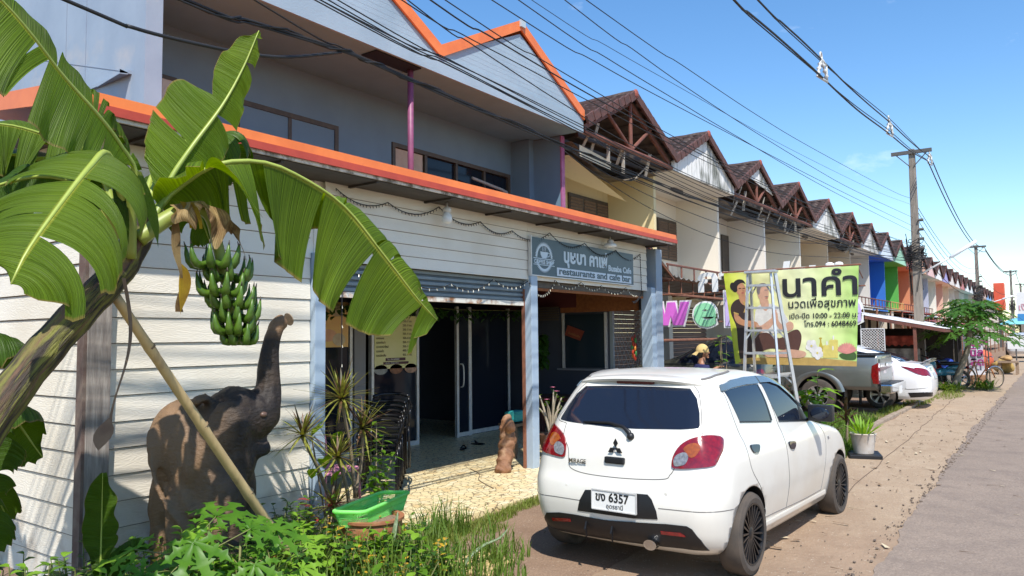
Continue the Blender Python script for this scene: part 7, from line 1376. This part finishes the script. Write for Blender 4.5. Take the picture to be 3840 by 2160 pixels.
text('thai_letters', 'กาแฟสด', .58, M_wht, t, (13.0, 5.30, 2.52), (0, -1, 0), (0, 0, 1), .014, bold=.014, fit=2.45); q = MB()
q.tube([(13.03, 6.1, 2.5), (13.03, 2.5, 2.5)], .012, 6); q.tube([(13.03, 6.1, 1.98), (13.03, 2.5, 1.98)], .012, 6); q.build('letter_rail', M_rust, t); q = MB()
for k in (-1, 1): q.ball((13.0, 2.95+k*.07, 2.86), (.015, .075, .045), 10)
q.build('white_bow', M_wht, t, True); q = MB(); q.tube([(13.05, 3.9, 0), (13.05, 3.9, 2.6)], .02, 6); q.build('letter_post', M_rust, t)
# ---------------------------------------------------------------- person by the dark car
def skinned(name, joints, links, m, parent, lvl=2):
    me = bpy.data.meshes.new(name); me.from_pydata([j[0] for j in joints], links, []); o = bpy.data.objects.new(name, me); col.objects.link(o)
    md = o.modifiers.new('s', 'SKIN'); md.use_smooth_shade = True; sv = me.skin_vertices[0].data
    for i, j in enumerate(joints): r = j[1]; sv[i].radius = r if isinstance(r, tuple) else (r, r); sv[i].use_root = (i == 0)
    o.modifiers.new('u', 'SUBSURF').levels = lvl; bpy.context.view_layer.update(); m2 = bpy.data.meshes.new_from_object(o.evaluated_get(bpy.context.evaluated_depsgraph_get())); o.modifiers.clear(); o.data = m2; bpy.data.meshes.remove(me); m2.materials.clear(); m2.materials.append(m); m2.polygons.foreach_set('use_smooth', [True]*len(m2.polygons)); o.parent = parent; return o
M_skin = mat('tan_skin', (.36, .17, .095), (.31, .145, .08), 12, .5); M_navy = mat('navy_cloth', (.022, .025, .11), (.016, .018, .08), 14, .85); M_trou = mat('dark_trousers', (.03, .03, .035), rough=.9); M_capc = mat('mustard_cap', (.62, .45, .19), (.55, .39, .15), 20, .85); M_hair = mat('black_hair', (.012, .01, .009), rough=.6)
ps = thing('person', 'person in a mustard cap worn backwards and navy shirt reaching toward the dark car', 'person', (11.97, 4.86, 0), R(-48))   # local +x is the way they face
J = [((0, 0, .80), (.13, .15)), ((.01, 0, 1.0), (.11, .14)), ((.02, 0, 1.18), (.12, .165)), ((.02, 0, 1.26), (.07, .10)), ((.045, 0, 1.345), .052), ((.06, 0, 1.43), .07), ((0, .085, .74), (.085, .085)), ((.03, .095, .42), .058), ((-.02, .10, .08), .042), ((.10, .11, .035), (.03, .045)), ((0, -.085, .74), (.085, .085)), ((.03, -.095, .42), .058), ((-.02, -.10, .08), .042), ((.10, -.11, .035), (.03, .045)),
     ((.02, .19, 1.215), .052), ((.10, .25, 1.02), .042), ((.33, .22, 1.17), .030), ((.40, .21, 1.21), (.018, .032)), ((.02, -.19, 1.215), .052), ((0, -.26, .98), .042), ((.14, -.24, .82), .030), ((.20, -.23, .77), (.018, .032))]
LK = [(0, 1), (1, 2), (2, 3), (3, 4), (4, 5), (0, 6), (6, 7), (7, 8), (8, 9), (0, 10), (10, 11), (11, 12), (12, 13), (2, 14), (14, 15), (15, 16), (16, 17), (2, 18), (18, 19), (19, 20), (20, 21)]
for hi, hp, d in ((17, V(.40, .21, 1.21), V(.9, -.1, .12)), (21, V(.20, -.23, .77), V(.7, .05, -.6))):
    for k in range(4): a_ = len(J); y_ = (k-1.5)*.018; l_ = (.055, .066, .062, .05)[k]; J += [((hp.x+d.x*.045, hp.y+y_, hp.z+d.z*.045), .009), ((hp.x+d.x*(.045+l_*.6), hp.y+y_*1.15, hp.z+d.z*(.045+l_*.6)), .008), ((hp.x+d.x*(.045+l_)-.004, hp.y+y_*1.2, hp.z+d.z*(.045+l_)-.014), .007)]; LK += [(hi, a_), (a_, a_+1), (a_+1, a_+2)]
    a_ = len(J); J += [((hp.x+.015, hp.y-.035, hp.z), .010), ((hp.x+.045, hp.y-.052, hp.z-.006), .008)]; LK += [(hi, a_), (a_, a_+1)]
body_ = skinned('body', J, LK, M_skin, ps)
q = MB(); HC = V(.055, 0, 1.465)
q.grid(lambda u, v: HC+V((.098 if math.cos(2*PI*u) > 0 else .092)*math.cos(2*PI*u)*math.sin(PI*v)*(1-.18*max(0, v-.6)), .077*math.sin(2*PI*u)*math.sin(PI*v)*(1-.35*max(0, v-.55)), .118*math.cos(PI*v)), 24, 16)
q.ball(HC+V(.103, 0, -.012), (.018, .013, .022), 8); q.ball(HC+V(.092, 0, -.058), (.012, .024, .008), 8); q.ball(HC+V(.085, 0, -.088), (.022, .028, .018), 8)
for s_ in (-1, 1): q.ball(HC+V(-.005, s_*.078, -.012), (.016, .010, .03), 8); q.ball(HC+V(.078, s_*.034, .012), (.014, .017, .01), 8)
q.build('head', M_skin, body_, True, True)
q = MB()
for s_ in (-1, 1): q.ball(HC+V(.089, s_*.032, .010), (.005, .010, .005), 6); q.bar(HC+V(.088, s_*.018, .028), HC+V(.082, s_*.05, .027), .006, .006)
q.build('eyes', M_hair, body_, local=True)
q = MB(); q.grid(lambda u, v: HC+V(-.006+.098*math.cos(2*PI*u)*math.sin(PI*v), .083*math.sin(2*PI*u)*math.sin(PI*v), .121*math.cos(PI*v) if v < .5 else .121*math.cos(PI*v)*(1 if math.cos(2*PI*u) < -.1 else .05)), 24, 14); q.build('hair', M_hair, body_, True, True)
q = MB(); q.grid(lambda u, v: HC+V(-.004+.108*math.cos(2*PI*u)*math.sin(PI*v*.56), .092*math.sin(2*PI*u)*math.sin(PI*v*.56), .02+.118*math.cos(PI*v*.56)), 24, 10); q.grid(lambda u, v: HC+V(-.095-.085*v*math.cos((u-.5)*2.2), .088*2*(u-.5)*(1-.18*v), .022-.055*v-.02*(2*(u-.5))**2), 10, 5); q.build('cap', M_capc, body_, True, True)
SJ = [((0, 0, .82), (.142, .165)), ((.01, 0, 1.0), (.125, .155)), ((.02, 0, 1.18), (.132, .178)), ((.025, 0, 1.27), (.075, .105)), ((.02, .195, 1.215), .064), ((.07, .235, 1.09), .058), ((.02, -.195, 1.215), .064), ((.01, -.24, 1.08), .058)]; skinned('shirt', SJ, [(0, 1), (1, 2), (2, 3), (2, 4), (4, 5), (2, 6), (6, 7)], M_navy, body_)
TJ = [((0, 0, .84), (.135, .155)), ((0, .088, .74), .10), ((.03, .097, .42), .075), ((-.02, .10, .11), .062), ((0, -.088, .74), .10), ((.03, -.097, .42), .075), ((-.02, -.10, .11), .062)]; skinned('trousers', TJ, [(0, 1), (1, 2), (2, 3), (0, 4), (4, 5), (5, 6)], M_trou, body_)
# ---------------------------------------------------------------- potted plants and shrubs of the parking bay
t = thing('potted_aloe', 'white pot of spiky lime green leaves on a black slab at the path edge', 'plant', (11.72, 2.36, 0)); q = MB(); q.lathe([(.13, .06), (.165, .30), (.18, .33), (.17, .34), (.15, .33), (.14, .2)], (11.72, 2.36, 0), 22); q.build('pot', mat('dirty_white_pot', (.62, .56, .50), (.42, .34, .27), 5, .6), t, True, auto=40); q = MB(); q.box((11.74, 2.36, .03), (.52, .42, .055), Matrix.Rotation(.3, 3, 'Z')); q.build('slab', M_plastic, t, bevel=.01); mb = MB(); rnd = random.Random(4)
for i in range(34): a_ = i*2.4; e = rnd.uniform(.55, 1.35); leaf(mb, V(11.72+.07*math.cos(a_), 2.36+.07*math.sin(a_), .30), (math.cos(a_)*math.cos(e), math.sin(a_)*math.cos(e), math.sin(e)), rnd.uniform(.24, .40), .032, droop=.18)
mb.build('leaves', M_lime, t, True)
t = thing('cordyline_plant', 'dark maroon cordyline with drooping blades behind the white pot', 'plant', (12.35, 2.72, 0)); mb = MB(); q = MB(); q.tube([(12.35, 2.72, 0), (12.36, 2.70, .55)], .02, 6); q.build('stem', M_twig, t)
for i in range(26): a_ = i*2.4; e = rnd.uniform(-.2, 1.4); leaf(mb, V(12.35, 2.71, .3+.3*i/26), (math.cos(a_)*math.cos(e), math.sin(a_)*math.cos(e), math.sin(e)), rnd.uniform(.3, .5), .05, droop=.45)
mb.build('leaves', leafmat('maroon_leaf', (.085, .028, .024), (.06, .055, .02), 8, .25), t, True)
def shrub(name, label, cx, cy, h, n, ls, m, seed, sp=.35, group=None, z0=.35, cat='shrub'):
    t = thing(name, label, cat, (cx, cy, 0), group=group); rnd = random.Random(seed); mb, sb = MB(), MB()
    for i in range(n):
        a_ = rnd.uniform(0, 6.28); b_ = V(cx+sp*rnd.uniform(.1, 1)*math.cos(a_), cy+sp*rnd.uniform(.1, 1)*math.sin(a_), h*rnd.uniform(z0+.2, 1)); a0 = V(cx+.04*math.cos(a_), cy+.04*math.sin(a_), 0); sb.tube([a0, a0.lerp(b_, .6)+V(0, 0, .06*h), b_], [.012, .008, .004], 4, False)
        for k in range(9): p = a0.lerp(b_, .35+.65*k/8)+V(0, 0, .05*h*(1-k/8)); g = k*2.4+a_; leaf(mb, p, (math.cos(g), math.sin(g), rnd.uniform(-.2, .6)), ls*rnd.uniform(.7, 1.2), ls*.42, droop=.35)
    mb.build('leaves', m, t, True); sb.build('stems', M_twig, t); return t
shrub('bay_shrub', 'thin dark-leaved shrub climbing round the right legs of the step ladder', 11.75, 3.45, 1.3, 13, .13, M_weedd, 5, .28); shrub('dieffenbachia', 'plant with pale-centred broad leaves right of the ladder under the banner', 12.05, 3.08, 1.28, 6, .30, M_lime, 6, .22)
shrub('sapling', 'slender sapling with a few broad leaves at the left edge of the banner', 11.2, 4.16, 1.75, 3, .17, M_weed, 9, .16, z0=.7)
# ---------------------------------------------------------------- stall and its surroundings
st_ = thing('market_stall', 'open market stall with a long white sheet roof sloping to the street', 'stall', (27, 4, 0)); M_wroof = mat('white_roof_sheet', (.76, .76, .74), (.60, .58, .54), 2, .5)
q = MB(); q.grid(lambda u, v: V(lerp(24, 31, u), lerp(5.6, 2.62, v), lerp(2.46, 1.85, v)+.012*math.sin(u*120)), 90, 6); rf = q.build('roof_sheet', M_wroof, st_, True)
q = MB(); q.bar((24, 5.6, 2.40), (24, 2.62, 1.79), .05, .09); q.bar((31, 5.6, 2.40), (31, 2.62, 1.79), .05, .09); q.bar((24, 2.66, 1.79), (31, 2.66, 1.79), .05, .08)
for i in range(1, 7): q.bar((24+i, 5.6, 2.41), (24+i, 2.66, 1.81), .03, .05)
q.build('roof_frame', M_redwood, st_)
for x, y in ((24.05, 3.38), (24.05, 5.0), (27.5, 2.72), (30.9, 2.72), (27.5, 5.2), (30.9, 5.2)): q = MB(); q.box((x, y, .95+(y-3)*.11), (.08, .08, 1.9+(y-3)*.22)); q.build('post', M_steelred if x < 25 else M_dark, st_)
q = MB(); q.b2((30.8, 2.9, 0), (30.9, 6, 1.9)); q.b2((24, 6.0, 0), (31, 6.1, 2.4)); q.build('back_board', mat('stall_dark_board', (.045, .035, .03), (.03, .025, .02), 3, .9), st_)
q = MB(); q.b2((26, 5.2, .0), (29, 5.9, .8)); q.b2((28.5, 3.4, 0), (30, 5, .75)); q.build('counter', M_frame, st_)
for y0, y1, z0, z1, c, nm in ((4.6, 3.7, 1.35, 1.65, (.55, .10, .07), 'red_valance'), (4.7, 3.6, .7, 1.25, (.42, .38, .35), 'printed_panel')): q = MB(); q.grid(lambda u, v: V(26.5+.03*math.sin(u*19), lerp(y0, y1, u), lerp(z0, z1, v)+.03*math.sin(u*31)*(1-v)), 18, 4); q.build(nm, mat(nm+'_cloth', c, tuple(k*.4 for k in c), 5, .8), st_, True)
t = thing('mesh_gate', 'grey wire mesh panel standing beside the white saloon roof', 'gate', (23.2, 4.3, 0)); q = MB()
for a_, b_ in (((23.2, 4.62, 1.86), (23.2, 4.02, 1.86)), ((23.2, 4.02, 1.86), (23.2, 4.02, 0)), ((23.2, 4.62, 1.86), (23.2, 4.62, 0)), ((23.2, 4.62, .1), (23.2, 4.02, .1))): q.tube([a_, b_], .018, 6)
q.build('gate_frame', M_alu, t); q = MB()
for i in range(26):
    z = .1+i*.075
    for s_ in (1, -1): y0, y1 = (4.62, 4.02) if s_ > 0 else (4.02, 4.62); q.tube([(23.2, y0, z), (23.2, y1, min(1.86, z+.6))] if z+.6 <= 1.86 else [(23.2, y0, z), (23.2, lerp(y0, y1, max(0, (1.86-z)/.6)), 1.86)], .006, 4)
q.build('wire_mesh', M_alu, t)
shrub('stall_shrub', 'rounded yellow-green shrub in front of the dark market stall', 24.6, 3.7, 1.05, 26, .11, M_lime, 16, .34)
def bike_wheel(par, c, r, hd, tm, rm, tr=.022, spokes=14):
    ax = V(-hd.y, hd.x, 0); q = MB(); q.tube([c+hd*r*math.cos(a_)+V(0, 0, r*math.sin(a_)) for a_ in [2*PI*i/28 for i in range(29)]], tr, 7, False); o = q.build('wheel', tm, par, True); q = MB(); q.tube([c+hd*(r-tr*1.2)*math.cos(a_)+V(0, 0, (r-tr*1.2)*math.sin(a_)) for a_ in [2*PI*i/24 for i in range(25)]], .010, 5, False); q.tube([c-ax*.04, c+ax*.04], .022, 8)
    for i in range(spokes): a_ = 2*PI*i/spokes; q.tube([c, c+hd*(r-tr)*math.cos(a_)+V(0, 0, (r-tr)*math.sin(a_))], .0025 if spokes > 8 else .014, 4, False)
    q.build('rim', rm, o, True); return o
bk = thing('bicycle', 'old orange bicycle parked beside the fish banner at the path edge', 'bicycle', (27.7, 2.1, 0)); M_or = mat('orange_bike_paint', (.55, .20, .05), (.45, .14, .04), 6, .45); hd = V(.75, -.66, 0).normalized(); rc, fc = V(27.25, 2.45, .33), V(27.25, 2.45, .33)+hd*1.03; M_rimg = mat('dull_rim', (.45, .36, .24), rough=.4, metal=.5)
bike_wheel(bk, rc, .32, hd, M_tyre, M_rimg); bike_wheel(bk, fc, .32, hd, M_tyre, M_rimg); bb, se, he = rc+hd*.42-V(0, 0, .04), rc+hd*.28+V(0, 0, .48), rc+hd*.80+V(0, 0, .46); q = MB()
for a_, b_ in ((bb, se), (se, he), (bb, he-V(0, 0, .08)), (rc, bb), (rc, se-V(0, 0, .06)), (he, fc)): q.tube([a_, b_], .018, 7)
q.build('frame', M_or, bk, True); q = MB(); q.ball(se+V(0, 0, .09), (.14, .08, .035), 10); q.tube([se, se+V(0, 0, .08)], .013, 6); q.build('saddle', M_plastic, bk, True); ax = V(-hd.y, hd.x, 0); q = MB(); q.tube(catmull([he+ax*.28-hd*.12+V(0, 0, .16), he+ax*.15+V(0, 0, .2), he+V(0, 0, .17), he-ax*.15+V(0, 0, .2), he-ax*.28-hd*.12+V(0, 0, .16)], 4), .013, 6); q.tube([he, he+V(0, 0, .18)], .014, 6); q.build('handlebar', M_chrome, bk, True); q = MB(); q.box(bb-V(0, 0, 0), (.05, .05, .05)); q.tube([bb-ax*.1, bb+ax*.1], .012, 6); q.box(bb+ax*.13, (.1, .08, .02)); q.build('pedals', M_plastic, bk)
q = MB(); q.tube([fc+hd*.345*math.cos(a_)+V(0, 0, .345*math.sin(a_)) for a_ in [PI*i/10 for i in range(1, 9)]], .02, 5); q.tube([rc+hd*.345*math.cos(a_)+V(0, 0, .345*math.sin(a_)) for a_ in [PI*(i+3)/10 for i in range(8)]], .02, 5); q.build('mudguards', M_chrome, bk, True)
def motorbike(x, y, rz, c, label, cover=None):
    t = thing('motorcycle', label, 'motorcycle', (0, 0, 0), 0, 'motorcycles by the stall'); X_ = V(1, 0, 0); m = mat('moto_paint_%d' % int(x*10), c, tuple(k*.8 for k in c), 4, .3, coat=.5)
    bike_wheel(t, V(-.6, 0, .29), .25, X_, M_tyre, M_rims, .05, 5); bike_wheel(t, V(.62, 0, .29), .25, X_, M_tyre, M_rims, .045, 5)
    q = MB(); q.ball((0, 0, .52), (.42, .11, .14), 14); q.ball((-.42, 0, .66), (.35, .10, .09), 12); q.ball((.42, 0, .72), (.16, .12, .22), 12); q.ball((.62, 0, .57), (.22, .06, .05), 10); q.build('fairing', m, t, True); q = MB(); q.ball((-.2, 0, .79), (.42, .13, .065), 14); q.build('seat', M_plastic, t, True)
    q = MB(); q.box((.02, 0, .34), (.34, .2, .2)); q.tube([(-.2, -.13, .28), (-.85, -.15, .36)], .05, 8); q.tube([(.62, .08, .29), (.44, .06, .85)], .022, 6); q.tube([(.62, -.08, .29), (.44, -.06, .85)], .022, 6); q.build('engine', M_chrome, t, True, auto=40)
    q = MB(); q.tube(catmull([(.22, .34, .98), (.38, .2, 1.0), (.42, 0, .95), (.38, -.2, 1.0), (.22, -.34, .98)], 4), .015, 6); q.build('handlebar', M_plastic, t, True); q = MB(); q.ball((.53, 0, .86), (.06, .09, .07), 10); q.build('headlight', M_clens, t, True); q = MB(); q.ball((-.82, 0, .66), (.04, .08, .05), 8); q.build('tail_light', M_red, t, True)
    for s_ in (-1, 1): q = MB(); q.tube([(.34, s_*.2, 1.0), (.32, s_*.26, 1.16)], .006, 5); q.ball((.32, s_*.28, 1.19), (.015, .06, .04), 8); q.build('mirror', M_plastic, t, True)
    if cover: q = MB(); q.grid(lambda u, v: V(lerp(-.75, .05, u), .25*math.cos(PI*v)*(1+.2*math.sin(u*9)), .84+.05*math.sin(u*7)-.28*abs(math.cos(PI*v))**2), 10, 10); q.build('cover_cloth', mat('blue_tarp', (.02, .06, .36), (.015, .04, .26), 6, .5), t, True)
    t.location = (x, y, 0); t.rotation_euler = (0, 0, rz)
motorbike(26.6, 3.0, R(135), (.03, .16, .22), 'teal motorcycle parked between the saloon and the papaya trunk'); motorbike(28.6, 3.45, R(150), (.35, .03, .03), 'motorcycle under a blue cover cloth, in the shade of the stall', True)
M_pbark = mat('papaya_bark', (.28, .25, .20), (.19, .17, .13), 6, .85)
pt = thing('papaya_tree', 'papaya tree with a wide umbrella of lobed leaves in front of the stall', 'tree', (26.3, 2.35, 0)); rnd = random.Random(22); q = MB(); q.tube(catmull([(26.45, 2.75, 0), (26.4, 2.55, .6), (26.3, 2.3, 1.3), (26.3, 2.22, 2.05)], 6), [lerp(.11, .06, i/18) for i in range(19)], 10); q.build('trunk', M_pbark, pt, True); sb = MB(); M_pap2 = leafmat('papaya_tree_leaf', (.045, .125, .02), (.075, .17, .028), 3, .35, .45); ns = 66; lf = []
for i in range(ns):
    a_ = i*2.4; e = lerp(-.30, 1.15, (i/ns)**.9)+rnd.uniform(-.12, .12); r = rnd.uniform(.75, 1.25); p0 = V(26.3, 2.22, 1.72+.38*i/ns); d = V(math.cos(a_)*math.cos(e), math.sin(a_)*math.cos(e), math.sin(e)); p1 = p0+d*r*lerp(1.0, .62, i/ns); sb.tube([p0, p0.lerp(p1, .5)+V(0, 0, .07), p1], .011, 5, False); mb = MB(); palmate(mb, p1, V(d.x*.45, d.y*.45, 1), V(d.x, d.y, -.25), rnd.uniform(.40, .56), rnd); lf.append(mb)
sb.build('leaf_stalks', M_stem, pt)
crown = MB()
for mb in lf: crown.add(mb.v, mb.f)
crown.build('crown', M_pap2, pt, True)
for x, y, lb in ((25.6, 2.72, 'spiky strap-leaved clump left of the papaya trunk foot'), (27.0, 2.0, 'spiky strap-leaved clump in front of the bicycle')):
    t = thing('strap_leaf_clump', lb, 'plant', (x, y, 0), group='strap-leaved clumps by the stall'); mb = MB()
    for i in range(110): a_ = rnd.uniform(0, 6.28); e = rnd.uniform(.35, 1.4); leaf(mb, V(x+rnd.uniform(-.4, .4), y+rnd.uniform(-.22, .22), .02), (math.cos(a_)*math.cos(e), math.sin(a_)*math.cos(e), math.sin(e)), rnd.uniform(.35, .62), .045, droop=.4)
    mb.build('leaves', M_grass, t)
fs = thing('fish_banner', 'tall white banner with purple Thai letters hung on a dark frame beside the papaya tree', 'banner', (28.4, 2.2, 0)); q = MB(); q.grid(lambda u, v: V(28.4+.03*math.sin(v*9), lerp(2.46, 2.04, u)-.05*(1-v)+.06, lerp(.36, 1.60, v)+.04*u*(1-v)), 6, 14); q.build('banner_cloth', mat('white_vinyl', (.66, .65, .70), (.52, .52, .6), 3, .5), fs, True)
for s_, z in (('ปลา', 1.30), ('นิล', .98), ('สด', .68)): text('banner_text', s_, .34, mat('purple_ink', (.36, .03, .20), rough=.5), fs, (28.35, 2.44, z), (0, -1, 0), (0, 0, 1), .003, bold=.008, sx=.95)
q = MB(); q.tube([(28.45, 2.9, 0), (28.45, 2.9, 1.66), (28.45, 1.95, 1.70), (28.45, 1.93, 0)], .022, 6); q.tube([(28.45, 2.0, 0), (28.45, 2.02, 1.66)], .015, 6); q.build('sign_frame', M_frame, fs)
q = MB(); q.b2((29.0, 2.05, 0), (29.5, 2.6, .34)); tag(q.build('cardboard_box', mat('brown_box', (.36, .20, .11), (.28, .15, .08), 5, .85), bevel=.02), 'brown box on the ground behind the bicycle', 'box')
t = thing('bench', 'low pale bench on the path edge far behind the bicycle', 'bench', (37, 1.85, 0)); q = MB(); q.b2((36.6, 1.5, .48), (37.6, 2.2, .55)); q.build('seat', M_path, t)
for x in (36.7, 37.5):
    for y in (1.56, 2.14): q = MB(); q.box((x, y, .24), (.08, .08, .48)); q.build('leg', M_path, t)
for x, y, z, s_, c, lb in ((38.0, 2.1, .32, (.42, .36, .34), (.62, .42, .14), 'yellow-orange sack heaped by the far bench'), (38.4, 2.9, .5, (.5, .5, .5), (.60, .13, .06), 'orange-red sack left of the yellow one'), (37.1, 1.9, .66, (.3, .22, .12), (.5, .3, .12), 'small sack lying on the far bench')):
    q = MB(); q.ball((x, y, z), s_, 14)
    for v in q.v: v += V(1, 1, .6)*.16*noise.noise(v*3.1)
    tag(q.build('sack', mat('sack_%d' % int(x*10+y*100), c, tuple(k*.6 for k in c), 5, .8), smooth=True), lb, 'sack', 'sacks by the far bench')
t = thing('white_board', 'small blank white board on a post far along the path', 'sign', (39, 1.55, 0)); q = MB(); q.b2((39, 1.35, 1.0), (39.04, 1.95, 1.55)); q.build('board_face', M_plate, t); q = MB(); q.tube([(39.06, 1.65, 0), (39.06, 1.65, 1.4)], .03, 6); q.build('board_post', M_bracket, t)
t = thing('shop_billboard', 'tall white and blue billboard at the right edge of the picture', 'sign', (42, 1.4, 0)); q = MB(); q.b2((42, .9, 2.55), (42.08, 1.66, 3.55)); q.build('billboard_face', M_plate, t); q = MB(); q.b2((41.99, .9, 2.22), (42.06, 1.66, 2.55)); q.build('billboard_band', mat('billboard_blue', (.05, .25, .55), rough=.5), t); q = MB(); q.tube([(42.1, 1.3, 0), (42.1, 1.3, 2.3)], .06, 8); q.build('billboard_post', M_bracket, t)
text('billboard_text', 'เงิน', .4, mat('billboard_pink', (.6, .25, .3), rough=.5), t, (41.985, 1.62, 2.72), (0, -1, 0), (0, 0, 1), .003)
t = thing('teal_umbrella', 'pale teal vendor umbrella near the right edge down the street', 'umbrella', (52, 1.7, 0)); q = MB(); q.lathe([(1.35, 2.15), (.7, 2.45), (0, 2.6)], (52, 1.7, 0), 10); q.build('canopy', mat('teal_canvas', (.20, .52, .58), rough=.8), t); q = MB(); q.tube([(52, 1.7, 0), (52, 1.7, 2.5)], .03, 6); q.build('pole', M_bracket, t)
# far end of the street: trees that close the view
rnd = random.Random(99); M_far = leafmat('far_tree_leaf', (.05, .10, .03), (.075, .13, .04), 1.2, .2, .7)
for i in range(9):
    x = 150+rnd.uniform(0, 40); y = -9+i*3.1-3; h = rnd.uniform(3.2, 6); t = thing('far_tree', 'distant green tree closing the far end of the street', 'tree', (x, y, 0), group='trees at the far end of the street'); q = MB(); q.tube([(x, y, 0), (x, y, h*.6)], .2, 6); q.build('trunk', M_twig, t); mb = MB()
    for k in range(420):
        d = V(rnd.gauss(0, 1), rnd.gauss(0, 1), rnd.gauss(0, 1)).normalized()*rnd.random()**.4; p = V(x+d.x*h*.5, y+d.y*h*.5, h*.62+d.z*h*.38+.4*noise.noise(d*3)); a_ = rnd.uniform(0, 6.28); leaf(mb, p, (math.cos(a_), math.sin(a_), rnd.uniform(-.4, .6)), .55, .4)
    mb.build('crown', M_far, t)
